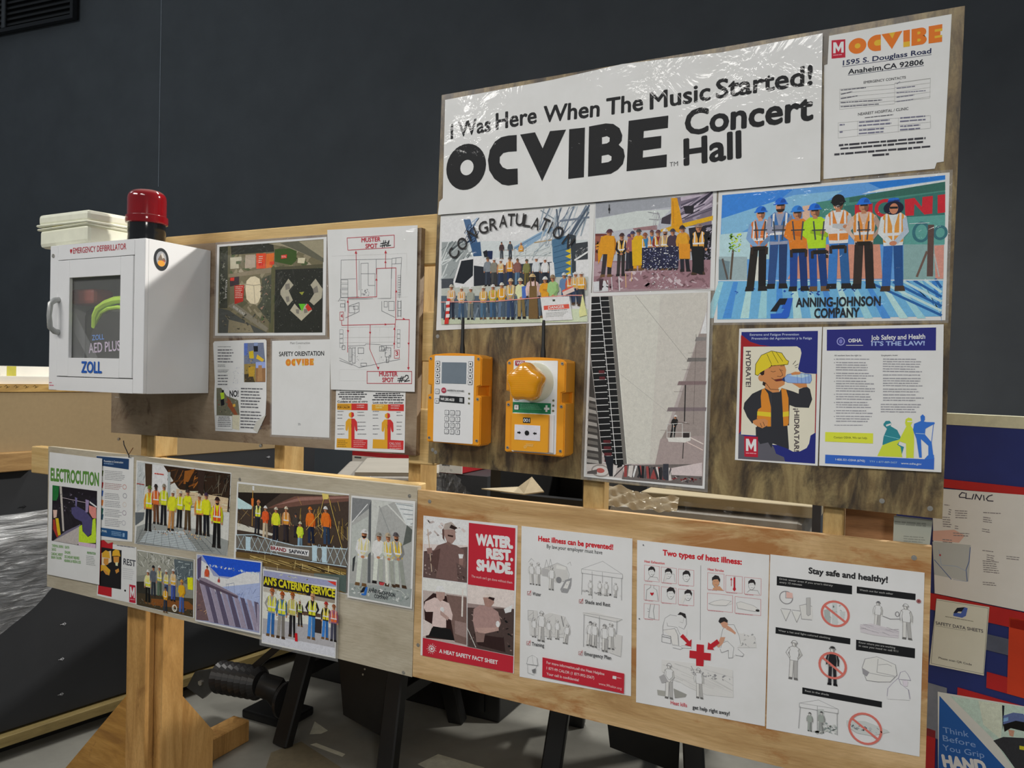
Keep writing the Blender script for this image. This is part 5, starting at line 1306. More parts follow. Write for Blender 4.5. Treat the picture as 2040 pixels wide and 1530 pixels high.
sheet('roof_crew_photo', (-0.1158, -0.001, 1.8126), [-2150, 1407, 2167, 1403, 2166, -1404, -2183, -1407], 'large photo of seven blue-helmeted workers on a blue corrugated roof', 'photo', [
 ('N','lettering'),
 ('N','photo_print'),
 ('P','5f8fc4',[-2071,1327,2094,1352,2099,-1329,-2109,-1336]),
 ('P','3f7cc0',[-2071,1327,-623,1337,-1342,801,-2077,722]),
 ('P','7ba6d0',[-620,1206,311,1226,-141,941,-1388,650,-2065,273,-2074,827]),
 ('P','a3bcd0',[-2102,486,-1088,527,-1072,-90,-2097,-42]),
 ('P','2e73b8',[756,1338,2093,1357,2095,1282,979,1204]),
 ('P','bcc9d2',[979,1192,2096,1270,2098,1188,651,1123]),
 ('P','4b7f74',[-190,1020,2096,1235,2103,556,-136,716]),
 ('P','3d6c66',[319,905,2101,1047,2116,41,564,127]),
 ('P','5c918a',[1403,606,2112,603,2116,41,1417,56]),
 ('P','3a665c',[2096,1235,1197,1149,428,1069,431,970,2101,1071]),
 ('P','7f9a98',[1417,80,2106,42,2113,-638,1434,-614]),
 ('P','b9867a',[1942,27,2106,30,2112,-614,1979,-609]),
 ('P','b22c38',[533,913,611,912,614,809,769,817,767,919,855,924,857,645,774,639,771,724,616,716,618,662,539,668]),
 ('G','b22c38',1076,810,184,181,65),
 ('P','b22c38',[1416,951,1585,968,1715,785,1721,974,1897,983,1896,642,1761,633,1588,854,1583,629,1435,633]),
 ('P','b22c38',[1976,988,2102,996,2111,649,1984,640]),
 ('G','3c6a72',1717,300,156,201,54),
 ('G','3c6a72',2039,268,123,141,49),
 ('P','b98674',[-404,181,1006,103,1067,-577,-697,-514]),
 ('P','c9a390',[-447,965,-306,979,-286,174,-428,182]),
 ('P','8fa0a2',[-2111,12,-1522,-17,-1510,-511,-2104,-490]),
 ('P','6d7f86',[-2110,-41,-1876,-104,-1891,-498,-2098,-490]),
 ('L','5a5450',40,[-2032,-45,-1918,-470]),
 ('L','5b5148',44,[-1817,129,-1854,-473]),
 ('S',5,40,['8fae2c','5f8a2a','a3bf3a','3c6420','b9c83c'],[-1942,93,-1638,503],(14,40)),
 ('P','c7ccb8',[-1421,-22,-1172,-34,-1159,-549,-1459,-539]),
 ('P','5c4a44',[1828,434,1932,428,1936,-561,1832,-557]),
 ('L','6a5850',40,[1821,-84,1665,-551]),
 ('L','a4a09c',26,[1946,-138,2039,-565]),
 ('P','6ba0d0',[-2111,-503,2106,-626,2099,-1329,-2109,-1336]),
 ('P','8fb8dc',[-2097,-530,-1999,-533,-2193,-1308,-2377,-1311]),
 ('P','4f86c0',[-1793,-540,-1696,-544,-1820,-1313,-2000,-1316]),
 ('P','a3c4e0',[-1493,-550,-1398,-554,-1454,-1318,-1631,-1321]),
 ('P','8fb8dc',[-1199,-560,-1105,-564,-1096,-1323,-1269,-1325]),
 ('P','4f86c0',[-909,-570,-816,-573,-744,-1327,-914,-1330]),
 ('P','a3c4e0',[-623,-580,-532,-583,-399,-1332,-566,-1334]),
 ('P','8fb8dc',[-342,-589,-253,-593,-61,-1336,-225,-1339]),
 ('P','4f86c0',[-66,-599,22,-602,271,-1340,110,-1343]),
 ('P','a3c4e0',[207,-608,293,-611,596,-1345,439,-1347]),
 ('P','8fb8dc',[475,-617,560,-620,916,-1349,761,-1352]),
 ('P','4f86c0',[739,-626,823,-629,1229,-1353,1078,-1356]),
 ('P','a3c4e0',[999,-635,1082,-638,1538,-1357,1389,-1360]),
 ('P','8fb8dc',[1255,-644,1337,-646,1840,-1361,1694,-1364]),
 ('P','3f78b4',[1422,-637,1507,-628,2097,-1251,2096,-1204]),
 ('P','8fb8dc',[1672,-646,1755,-637,2100,-1341,2099,-1294]),
 ('P','3f78b4',[1918,-654,2000,-645,2102,-1430,2101,-1383]),
 ('L','2f5f94',46,[894,-668,2089,-1305]),
 ('L','a9c2d8',46,[1080,-659,2086,-1216]),
 ('L','2f5f94',46,[1264,-651,2084,-1127]),
 ('L','a9c2d8',46,[1445,-643,2082,-1038]),
 ('L','2f5f94',46,[1625,-635,2080,-948]),
 ('L','a9c2d8',46,[1803,-627,2077,-859]),
 ('L','2f5f94',46,[1979,-619,2075,-770]),
 ('S',6,26,['23509a','1f4488','2f62a8'],[-1787,-900,1420,-580],(18,46)),
 ('L','c6d2d8',18,[-2111,-503,2107,-637]),
 ('L','b9c4cc',10,[1513,475,1848,469]),
 ('M',-1328,-750,-1260,1028,'2c6cc0','d0713a','7a96b8','2c2823','fg','c08a6a'),
 ('M',-910,-711,-872,1171,'2565bc','3f6a9c','8c8fa0','35507c','cgb','b88468'),
 ('M',-475,-774,-548,985,'3a7cc8','','d0762c','2a4a86','cg'),
 ('M',-87,-786,-218,1002,'2a6cc4','','a0c030','28508e','cg'),
 ('M',281,-747,223,1123,'26324a','d07c3c','c4c6c8','3f74ae','cg'),
 ('M',731,-760,697,1042,'2a6cc4','d2803c','b9a294','3b332e','kg'),
 ('M',1246,-824,1227,998,'24488c','d58a44','bcc8d6','34629c','fg','b07a60'),
 ('E','15181d',225,1024,123,128),
 ('E','1b2036',1227,799,176,134),
 ('E','b07a60',1232,786,77,106),
 ('P','15151a',[1158,828,1302,824,1303,781,1163,787]),
 ('P','2f6cb8',[1120,951,1331,958,1298,992,1158,996]),
 ('L','4a4e54',26,[-1377,714,-1330,336]),
 ('L','4a4e54',26,[-1166,699,-1194,328]),
 ('L','3c4046',22,[-1398,534,-1137,525]),
 ('L','4a4e54',26,[-1006,688,-960,314]),
 ('L','4a4e54',26,[-799,674,-826,306]),
 ('L','3c4046',22,[-1026,510,-770,502]),
 ('L','4a4e54',26,[-630,662,-585,292]),
 ('L','4a4e54',26,[-428,648,-454,285]),
 ('L','3c4046',22,[-650,486,-400,478]),
 ('L','4a4e54',26,[-227,635,-183,269]),
 ('L','4a4e54',26,[-29,621,-55,261]),
 ('L','3c4046',22,[-246,460,-2,452]),
 ('L','4a4e54',26,[609,577,651,220]),
 ('L','4a4e54',26,[797,564,773,213]),
 ('L','3c4046',22,[590,407,824,400]),
 ('P','2a251f',[-1422,191,-1133,186,-1139,109,-1419,108]),
 ('P','3a3028',[-1456,175,-1401,172,-1392,16,-1447,19]),
 ('P','3a3028',[-1153,166,-1103,163,-1104,15,-1154,17]),
 ('P','2a251f',[-635,98,-359,93,-365,18,-633,16]),
 ('P','3a3028',[-669,82,-616,79,-607,-74,-660,-71]),
 ('P','3a3028',[-378,74,-330,71,-332,-74,-379,-72]),
 ('P','2a251f',[589,180,847,175,842,102,591,101]),
 ('P','3a3028',[558,164,608,162,616,14,567,17]),
 ('P','3a3028',[830,156,874,154,873,13,829,15]),
 ('P','2a251f',[115,132,379,128,374,54,117,53]),
 ('P','3a3028',[83,117,134,114,142,-35,91,-33]),
 ('P','3a3028',[362,109,407,106,406,-36,361,-34]),
 ('P','2a251f',[-231,51,39,47,34,-27,-229,-29]),
 ('P','3a3028',[-264,35,-212,33,-204,-118,-255,-116]),
 ('P','3a3028',[21,28,67,26,66,-118,20,-116]),
 ('N','lettering'),
 ('N','logo'),
 ('P','14161c',[-1025,-1182,-844,-917,-687,-916,-737,-1047,-829,-1045,-898,-1184]),
 ('P','2358b8',[-687,-916,-586,-911,-654,-1290,-701,-1333,-1012,-1329,-1019,-1234,-800,-1224,-742,-1123,-803,-1122,-775,-1046,-737,-1047]),
 ('N','lettering'),
 ('T','ANNING-JOHNSON','1d1f24',-524,-1097,1571,-1,177,3),
 ('T','COMPANY','1d1f24',-167,-1325,839,3,181,3)], 'g', 'cdcbc7', film=10)
sheet('wedge_wall_photo', (-0.4814, -0.0045, 1.5285), [-1358, 2150, 1398, 2119, 1372, -2158, -1412, -2111], 'tall laminated photo of a pale wedge-shaped wall and a worker on a lift', 'photo', [
 ('N','lettering'),
 ('N','photo_print'),
 ('P','a29a97',[-1322,2070,1340,2091,1320,-2091,-1346,-2065]),
 ('P','b3afa8',[-822,2066,1340,2091,1321,1690,266,-1694,-376,-1740]),
 ('P','b7b5ae',[-789,2059,297,2074,140,-1697,-369,-1739]),
 ('L','8f8d88',9,[-270,2064,939,614]),
 ('L','9a9893',7,[-581,284,548,-546]),
 ('L','9a9893',7,[-373,-1583,-113,-1715]),
 ('P','14161a',[-1322,2060,-914,2059,-433,-1775,-594,-1850,-983,-1498,-1311,525]),
 ('P','6d6a66',[-914,2059,-815,2063,-376,-1740,-459,-1761]),
 ('P','c4c2ba',[-815,2063,-789,2062,-363,-1739,-379,-1740]),
 ('L','c6c5c2',15,[-1325,1898,-1100,1906]),
 ('L','bdbcba',13,[-1101,1963,-892,1964]),
 ('L','c6c5c2',15,[-1321,1751,-1084,1760]),
 ('L','bdbcba',13,[-1086,1817,-875,1819]),
 ('L','c6c5c2',15,[-1317,1605,-1069,1614]),
 ('L','bdbcba',13,[-1070,1671,-858,1674]),
 ('L','c6c5c2',15,[-1314,1458,-1053,1468]),
 ('L','bdbcba',13,[-1054,1525,-842,1529]),
 ('L','c6c5c2',15,[-1310,1312,-1037,1323]),
 ('L','bdbcba',13,[-1039,1380,-825,1384]),
 ('L','c6c5c2',15,[-1307,1165,-1022,1177]),
 ('L','bdbcba',13,[-1023,1234,-808,1239]),
 ('L','c6c5c2',15,[-1303,1019,-1006,1032]),
 ('L','bdbcba',13,[-1008,1088,-791,1095]),
 ('L','c6c5c2',15,[-1299,872,-991,886]),
 ('L','bdbcba',13,[-992,943,-775,950]),
 ('L','c6c5c2',15,[-1296,726,-975,741]),
 ('L','bdbcba',13,[-977,798,-758,805]),
 ('L','c6c5c2',15,[-1275,579,-960,596]),
 ('L','bdbcba',13,[-961,652,-741,661]),
 ('L','c6c5c2',15,[-1255,433,-944,450]),
 ('L','bdbcba',13,[-945,507,-725,517]),
 ('L','c6c5c2',15,[-1234,287,-929,305]),
 ('L','bdbcba',13,[-930,362,-708,372]),
 ('L','c6c5c2',15,[-1214,141,-913,160]),
 ('L','bdbcba',13,[-914,217,-691,228]),
 ('L','c6c5c2',15,[-1193,-5,-898,16]),
 ('L','bdbcba',13,[-899,72,-675,84]),
 ('L','c6c5c2',15,[-1173,-151,-882,-129]),
 ('L','bdbcba',13,[-883,-72,-658,-60]),
 ('L','c6c5c2',15,[-1153,-296,-867,-274]),
 ('L','bdbcba',13,[-868,-217,-641,-204]),
 ('L','c6c5c2',15,[-1132,-442,-851,-419]),
 ('L','bdbcba',13,[-852,-362,-625,-347]),
 ('L','c6c5c2',15,[-1112,-587,-836,-563]),
 ('L','bdbcba',13,[-837,-506,-608,-491]),
 ('L','c6c5c2',15,[-1092,-732,-820,-708]),
 ('L','bdbcba',13,[-822,-651,-591,-635]),
 ('L','c6c5c2',15,[-1071,-877,-805,-852]),
 ('L','bdbcba',13,[-806,-795,-575,-778]),
 ('L','c6c5c2',15,[-1051,-1022,-789,-996]),
 ('L','bdbcba',13,[-791,-940,-558,-922]),
 ('L','c6c5c2',15,[-1031,-1167,-774,-1140]),
 ('L','bdbcba',13,[-775,-1084,-542,-1065]),
 ('L','c6c5c2',15,[-1010,-1312,-758,-1285]),
 ('L','bdbcba',13,[-760,-1228,-525,-1208]),
 ('L','c6c5c2',15,[-990,-1457,-743,-1429]),
 ('L','bdbcba',13,[-744,-1372,-509,-1351]),
 ('L','c6c5c2',15,[-970,-1601,-728,-1573]),
 ('L','bdbcba',13,[-729,-1516,-492,-1494]),
 ('L','c6c5c2',15,[-950,-1746,-712,-1716]),
 ('L','bdbcba',13,[-714,-1660,-475,-1637]),
 ('L','c9c8c4',15,[-1114,2061,-629,-1758]),
 ('P','5c2c30',[-1102,366,-965,368,-964,298,-1100,296]),
 ('P','5c2c30',[-1088,220,-948,223,-947,153,-1087,150]),
 ('P','5c2c30',[-952,-1233,-780,-1223,-779,-1292,-951,-1302]),
 ('P','5c2c30',[-939,-1378,-764,-1367,-762,-1436,-937,-1447]),
 ('P','5c2c30',[-925,-1522,-747,-1511,-745,-1580,-924,-1592]),
 ('P','5c2c30',[-912,-1667,-730,-1655,-728,-1724,-910,-1737]),
 ('P','4a4744',[-1311,525,-983,-1498,-976,-1782,-1345,-1809]),
 ('L','a3a09c',12,[-1316,716,-983,-1498]),
 ('P','9a9793',[-1333,-242,-1163,-284,-1144,-363,-1337,-331]),
 ('P','6d6a66',[-1334,-385,-1153,-427,-1134,-505,-1339,-475]),
 ('P','9a9793',[-1336,-529,-1143,-569,-1124,-648,-1340,-619]),
 ('P','6d6a66',[-1337,-673,-1132,-712,-1114,-791,-1342,-763]),
 ('P','9a9793',[-1339,-817,-1122,-854,-1103,-933,-1344,-907]),
 ('P','6d6a66',[-1340,-961,-1112,-997,-1093,-1076,-1345,-1051]),
 ('P','9a9793',[-1342,-1105,-1102,-1140,-1083,-1218,-1347,-1195]),
 ('P','6d6a66',[-1344,-1249,-1091,-1282,-1073,-1360,-1348,-1339]),
 ('P','9a9793',[-1345,-1393,-1081,-1424,-1063,-1503,-1350,-1483]),
 ('P','6d6a66',[-1347,-1537,-1071,-1567,-1052,-1645,-1351,-1627]),
 ('P','9a9793',[-1348,-1681,-1061,-1709,-1042,-1787,-1353,-1771]),
 ('P','b6b1ae',[-1352,-1809,-596,-1787,-654,-2059,-1346,-2065]),
 ('G','8a8580',-1005,-1943,225,145,33),
 ('E','a05a54',-1005,-1937,100,57),
 ('P','5a5654',[-1324,-1983,-1089,-1918,-1087,-2029,-1329,-2038]),
 ('P','26282e',[-930,-1589,-699,-1605,-704,-2047,-786,-2053]),
 ('P','c9c6c6',[1321,1690,1200,1200,1333,1199]),
 ('P','8e8480',[1170,1191,1333,1199,1344,-1050,377,-1165,730,-478]),
 ('P','7d7a78',[1335,1125,1322,1047,1088,1041,1116,1125]),
 ('P','6e6a68',[1346,678,1333,601,919,590,947,674]),
 ('P','7a6a6a',[1358,173,1345,95,726,73,754,158]),
 ('P','766c6e',[1372,-393,1359,-471,507,-512,536,-425]),
 ('L','7f7674',5,[1298,797,941,777]),
 ('L','7f7674',5,[1307,440,820,414]),
 ('L','7f7674',5,[1319,-37,656,-74]),
 ('L','7f7674',5,[1340,-871,367,-940]),
 ('P','968a88',[377,-1135,1343,-1005,1325,-2082,267,-1725]),
 ('L','33302f',26,[904,72,903,-713]),
 ('L','45403e',20,[893,-1196,884,-1529]),
 ('L','5a5250',6,[1111,1185,1099,-764]),
 ('M',638,-1105,708,-585,'d8d4d0','','2b2a28','2b2a28','f'),
 ('P','cbbfba',[531,-1096,1047,-1052,1048,-1127,929,-1179,564,-1185]),
 ('L','cfc4be',10,[517,-792,525,-1111]),
 ('L','cfc4be',10,[661,-785,669,-1088]),
 ('L','cfc4be',10,[859,-775,866,-1077]),
 ('L','cfc4be',10,[1038,-947,1041,-1052]),
 ('L','cfc4be',10,[517,-798,949,-747]),
 ('L','cfc4be',10,[528,-974,1014,-954]),
 ('P','3a3432',[879,-970,1014,-963,1017,-1068,881,-1076]),
 ('L','c6b8b2',24,[1047,-1067,1318,-1186]),
 ('L','bfb0aa',20,[959,-1162,1315,-1320]),
 ('L','6a5f5c',14,[736,-736,1010,-768]),
 ('P','6a6462',[-433,-1775,1314,-1619,1320,-2091,-490,-2093]),
 ('X',5,40,['3a383a','b9b4b0','8a4a48','545052','d0cac6','25262a'],[-465,-2017,646,-1777],(30,70),(80,100),(300,700)),
 ('P','3f4046',[452,-1681,576,-1672,585,-2037,461,-2016]),
 ('P','b9aead',[639,-1759,1307,-1590,1315,-1888,643,-1911]),
 ('S',6,30,['7a3a3c','4a4648','9a9290'],[643,-2068,1310,-1911],(16,40)),
 ('L','3a383a',16,[-671,-2044,-417,-1774,-272,-1757])], 'g', 'cdcbc7', film=14)
sheet('hydrate_poster', (-0.1995, -0.001, 1.5197), [-809, 1392, 827, 1418, 812, -1410, -830, -1401], 'hydrate poster of a cartoon worker drinking from a water bottle', 'poster', [
 ('N','lettering'),
 ('N','illustration'),
 ('P','22286e',[-761,1320,748,1336,762,-1370,-764,-1367]),
 ('P','8f1d22',[-759,1260,-582,1116,-373,1045,-168,1022,-718,1008,-709,-757,-765,-856,-770,1236]),
 ('P','c9c4b2',[-713,1008,355,1019,421,977,445,884,417,721,388,558,422,501,532,468,748,460,746,-740,661,-802,637,-966,592,-1061,463,-1139,332,-1152,242,-1106,218,-1038,-72,-1032,-395,-860,-718,-854]),
 ('P','8f2024',[731,460,753,460,757,-739,740,-747]),
 ('P','55545c',[-766,-832,-648,-886,-394,-884,-322,-1023,-164,-978,-48,-1077,0,-1216,158,-1276,182,-1368,-764,-1374]),
 ('P','2b2c31',[-422,-683,208,-616,253,-1106,-5,-1027,-73,-1008,-93,-1104,-164,-990,-322,-1035,-412,-885]),
 ('P','2b2c31',[-316,119,-192,158,-100,78,35,70,78,154,301,90,412,46,414,140,560,202,627,146,675,-61,615,-237,353,-235,242,-193,241,-614,-399,-693,-403,-527,-493,-614,-600,-476,-681,-299,-665,-179,-508,18]),
 ('P','c27a2a',[-316,107,-271,144,-189,28,-125,-254,-115,-655,-194,-659,-197,-565,-403,-503,-385,-311,-318,-261,-335,-24]),
 ('P','c27a2a',[67,149,167,121,216,-53,233,-568,208,-621,131,-632,105,-245,81,36]),
 ('P','d2b22c',[-396,-348,-123,-360,-120,-455,-398,-436]),
 ('P','d2b22c',[112,-343,229,-322,232,-423,115,-444]),
 ('P','b97c4c',[-483,-554,-403,-515,-244,-496,-175,-540,-184,-635,-284,-700,-376,-668,-470,-613]),
 ('L','1f1c1c',9,[-332,-595,-296,-676]),
 ('L','1f1c1c',9,[-276,-568,-240,-650]),
 ('P','b97c4c',[-322,357,-289,405,-316,594,109,671,157,531,148,437,132,226,11,152,35,70,-99,54,-260,144,-240,252,-309,298]),
 ('E','b97c4c',-322,357,73,76),
 ('P','2a1c18',[-393,474,-271,595,-278,429,-323,404]),
 ('P','2a1c18',[-297,286,-240,252,-256,180,-307,214]),
 ('P','d8b52a',[-461,425,-455,640,-345,831,-143,923,60,882,152,742,201,714,188,637,-135,609,-325,499,-403,402]),
 ('L','1f1c1c',10,[-461,425,-455,640,-345,831,-143,923,60,882,152,742,201,714,188,649,-135,609,-325,499,-403,402,-461,425]),
 ('L','1f1c1c',8,[-232,856,-136,644]),
 ('L','1f1c1c',8,[-132,909,-2,670]),
 ('L','1f1c1c',8,[-53,905,86,706]),
 ('L','d8b52a',24,[-427,438,-136,621,176,684]),
 ('L','1f1c1c',10,[-179,561,-135,609,-57,622]),
 ('L','1f1c1c',10,[44,611,122,624]),
 ('L','1f1c1c',8,[-144,502,-99,484,-54,504]),
 ('L','1f1c1c',8,[46,529,91,516]),
 ('L','1f1c1c',8,[23,552,69,483,93,424,50,388,-18,398]),
 ('L','1f1c1c',9,[-129,361,-38,292,63,306]),
 ('P','5a2020',[-83,326,73,353,96,307,-15,293]),
 ('P','7f9ccc',[96,330,182,438,357,476,641,447,655,331,624,266,363,259,186,274]),
 ('P','a9bfe0',[204,415,467,455,620,423,469,374]),
 ('L','3d5a94',8,[96,330,182,438,357,476,641,447,655,331,624,266,363,259,186,274,96,330]),
 ('P','22305c',[73,342,127,390,141,284,92,307]),
 ('L','4a68a4',7,[369,460,391,267]),
 ('L','4a68a4',7,[445,461,467,269]),
 ('L','4a68a4',7,[521,463,544,271]),
 ('L','4a68a4',7,[586,464,609,272]),
 ('P','b97c4c',[247,462,335,499,444,489,424,442,270,428]),
 ('P','b97c4c',[275,257,559,260,572,190,431,163,342,219]),
 ('L','1f1c1c',10,[287,650,340,721]),
 ('L','1f1c1c',10,[321,615,386,656]),
 ('L','1f1c1c',10,[333,581,376,593]),
 ('L','1f1c1c',8,[-240,252,-146,124,34,117]),
 ('L','4a4b52',6,[-132,30,-104,-655]),
 ('P','a81f33',[-648,-886,-371,-885,-360,-1313,-637,-1318]),
 ('P','d9d2d2',[-607,-1196,-613,-938,-557,-937,-504,-1066,-458,-937,-403,-937,-396,-1194,-446,-1194,-449,-1057,-502,-1169,-560,-1058,-557,-1196]),
 ('B','c58a94',-606,-1231,216,50,1,353,8),
 ('N','lettering'),
 ('T','HYDRATE!','4a4244',-658,920,762,-886,96,2),
 ('T','¡HIDRATAR!','4a4244',336,-259,887,-888,93,2),
 ('T','Extreme and Fatigue Prevention','aab4d8',-589,1241,975,2,45,1),
 ('T','Prevención del Agotamiento y la Fatiga','aab4d8',-548,1159,1188,4,46,1)], 'm', 'cdcbc7')
sheet('job_safety_poster', (-0.0079, -0.0048, 1.5219), [-1071, 1391, 1058, 1424, 1089, -1394, -1076, -1421], 'white job safety poster with a navy header and silhouettes of three workers', 'poster', [
 ('N','lettering'),
 ('N','header_band'),
 ('P','26286f',[-996,1334,933,1365,940,926,-989,911]),
 ('N','logo'),
 ('G','8a8cc0',-733,1098,75,82,19),
 ('E','6a6cae',-733,1098,33,46),
 ('T','OSHA','cfd0e4',-596,1080,241,17,68,3),
 ('L','cfd0e4',10,[-631,1021,-327,1022]),
 ('N','lettering'),
 ('T','Job Safety and Health','d3d4e2',-187,1125,943,16,90,2),
 ('T',"IT'S THE LAW!",'8fa0e0',-177,1014,928,7,80,3),
 ('N','small_print'),
 ('T','All workers have the right to:','4e4e56',-845,802,497,6,27,1),
 ('T','Employers must:','4e4e56',5,810,288,14,26,1),
 ('B','8a8a90',-812,752,708,49,1,101,2),
 ('E','77777c',-842,738,9,9),
 ('B','8a8a90',-811,684,709,196,4,115,3),
 ('E','77777c',-840,670,9,9),
 ('B','8a8a90',-805,468,708,147,3,129,7),
 ('E','77777c',-834,454,8,9),
 ('B','8a8a90',-801,309,708,245,5,143,10),
 ('E','77777c',-830,294,8,9),
 ('B','8a8a90',-795,47,709,147,3,157,14),
 ('E','77777c',-824,32,8,9),
 ('B','8a8a90',-791,-117,709,147,3,171,17),
 ('E','77777c',-820,-132,9,9),
 ('B','8a8a90',-787,-283,709,98,2,185,19),
 ('E','77777c',-816,-298,9,9),
 ('B','8a8a90',-784,-397,709,147,3,199,21),
 ('E','77777c',-813,-412,9,9),
 ('B','8a8a90',-811,-580,539,39,1,213,28),
 ('B','8a8a90',37,761,713,286,6,220,2),
 ('B','8a8a90',44,450,714,47,1,227,8),
 ('B','8a8a90',46,384,713,191,4,234,9),
 ('B','8a8a90',51,173,714,96,2,241,12),
 ('B','8a8a90',54,62,713,48,1,248,14),
 ('B','8a8a90',56,2,713,96,2,255,15),
 ('B','8a8a90',19,-128,753,192,4,262,17),
 ('N','yellow_band'),
 ('P','c3cc3a',[-976,-733,-101,-713,-100,-915,-975,-925]),
 ('N','lettering'),
 ('T','Contact OSHA. We can help.','4a4c2a',-814,-852,615,20,41,1),
 ('N','silhouettes'),
 ('P','2a7a84',[79,-515,117,-458,186,-454,218,-508,199,-553,319,-625,381,-754,346,-910,445,-948,401,-1138,328,-999,69,-927,85,-770,141,-612,79,-548]),
 ('P','cdcbc7',[119,-535,213,-497,208,-531,130,-568]),
 ('P','b9c43a',[461,-409,508,-374,567,-393,579,-458,551,-525,602,-610,617,-828,615,-1152,547,-1150,489,-1161,478,-880,364,-843,326,-911,386,-952,421,-1148,-16,-1155,69,-938,246,-850,363,-810,474,-551,453,-486]),
 ('P','cdcbc7',[491,-440,588,-440,588,-458,491,-462]),
 ('P','2f66b8',[711,-343,748,-302,787,-340,789,-405,771,-438,819,-447,952,-445,956,-473,850,-543,803,-578,796,-687,914,-833,949,-1091,864,-1096,859,-901,731,-778,756,-1136,711,-1139,654,-782,592,-611,608,-490,722,-430]),
 ('L','2f66b8',10,[937,-474,892,-1073]),
 ('L','a9bfe0',8,[642,-674,786,-677]),
 ('L','7ac0c8',8,[104,-747,363,-799]),
 ('N','footer_band'),
 ('P','2f5cb0',[-964,-1191,798,-1162,965,-1122,965,-1350,-964,-1367]),
 ('P','2f66b8',[798,-1162,854,-1086,958,-1068,962,-1144]),
 ('N','lettering'),
 ('T','1-800-321-OSHA (6742)','c3cce6',-772,-1292,537,6,39,1),
 ('T','TTY 1-877-889-5627','9ab4c0',-153,-1290,488,15,34),
 ('T','www.osha.gov','c3cce6',404,-1286,349,13,38,1)], 'm', 'cdcbc7')
sheet('electrocution_poster', (-2.453, -0.0048, 1.0352), [-1355, 2127, 1397, 2090, 1347, -2099, -1389, -2119], 'white electrocution poster with green lettering at the far left of the lower board', 'poster', [
 ('N','lettering'),
 ('T','ELECTROCUTION','4f7d35',-1280,1159,2539,5,408,4),
 ('N','photo_print'),
 ('P','27232a',[-1167,997,1174,996,1160,-911,-1167,-925]),
 ('P','2a6a3c',[-1167,997,-814,994,-838,659,-930,488,-1141,468]),
 ('P','a8a29c',[-782,988,-668,998,-493,-523,-588,-533]),
 ('L','b7a9b0',14,[-646,615,596,557]),
 ('S',3,50,['3c3640','55505c','1b181d','6d6672'],[-1100,51,1149,921],(14,46)),
 ('P','c9a79a',[-1114,144,-890,166,-917,-81,-1076,-138]),
 ('P','c8a72a',[-980,-128,-820,-112,-680,-665,-838,-724]),
 ('P','9a3a30',[-1107,-182,-1011,-172,-805,-761,-900,-771,-1099,-508]),
 ('P','a7a09c',[-1090,-916,309,-215,292,-835,202,-906]),
 ('P','6d6878',[-1121,-940,-430,-516,369,-189,310,-275]),
 ('P','4e4a6c',[-137,320,171,390,602,272,909,66,972,-46,921,-446,743,-565,498,-453,428,-103,57,-22,-120,121]),
 ('P','6b668a',[41,697,165,669,141,387,79,381]),
 ('P','a9c83a',[279,-278,431,-202,466,-417,744,-584,922,-485,970,33,1118,87,1164,-576,1138,-736,274,-837]),
 ('P','b9a4b4',[261,-799,1145,-775,1148,-912,263,-911]),
 ('P','c08078',[779,487,1140,443,1148,90,969,72,785,251]),
 ('P','8d7f9c',[593,668,775,645,724,245,603,233]),
 ('P','2c2a34',[775,645,1012,785,1182,683,1176,408,1019,510,809,510]),
 ('P','dddddd',[806,628,1169,485,1158,437,807,569]),
 ('N','lettering'),
 ('T','THERMAL BURNS','6f9a56',-1149,-1135,626,25,90,2),
 ('T','SHOCK','6f9a56',-1146,-1262,238,26,90,2),
 ('T','CARDIAC ARREST','6f9a56',-1175,-1417,627,27,90,2),
 ('T','BRAIN TRAUMA','6f9a56',-1172,-1539,564,28,90,2),
 ('T','DEATH','6f9a56',-448,-1104,232,25,89,2),
 ('T','SPASMS','6f9a56',-457,-1279,307,26,89,2),
 ('T','SECONDARY INJURIES','6f9a56',-459,-1429,784,28,89,2),
 ('T','HEARING & VISION LOSS','6f9a56',-469,-1564,870,30,89,2),
 ('T','PREVENTION','5a8a48',721,-1150,433,29,79,2),
 ('B','9a9c9a',668,-1208,486,336,6,220,25)], 'm', 'cdcbc7')
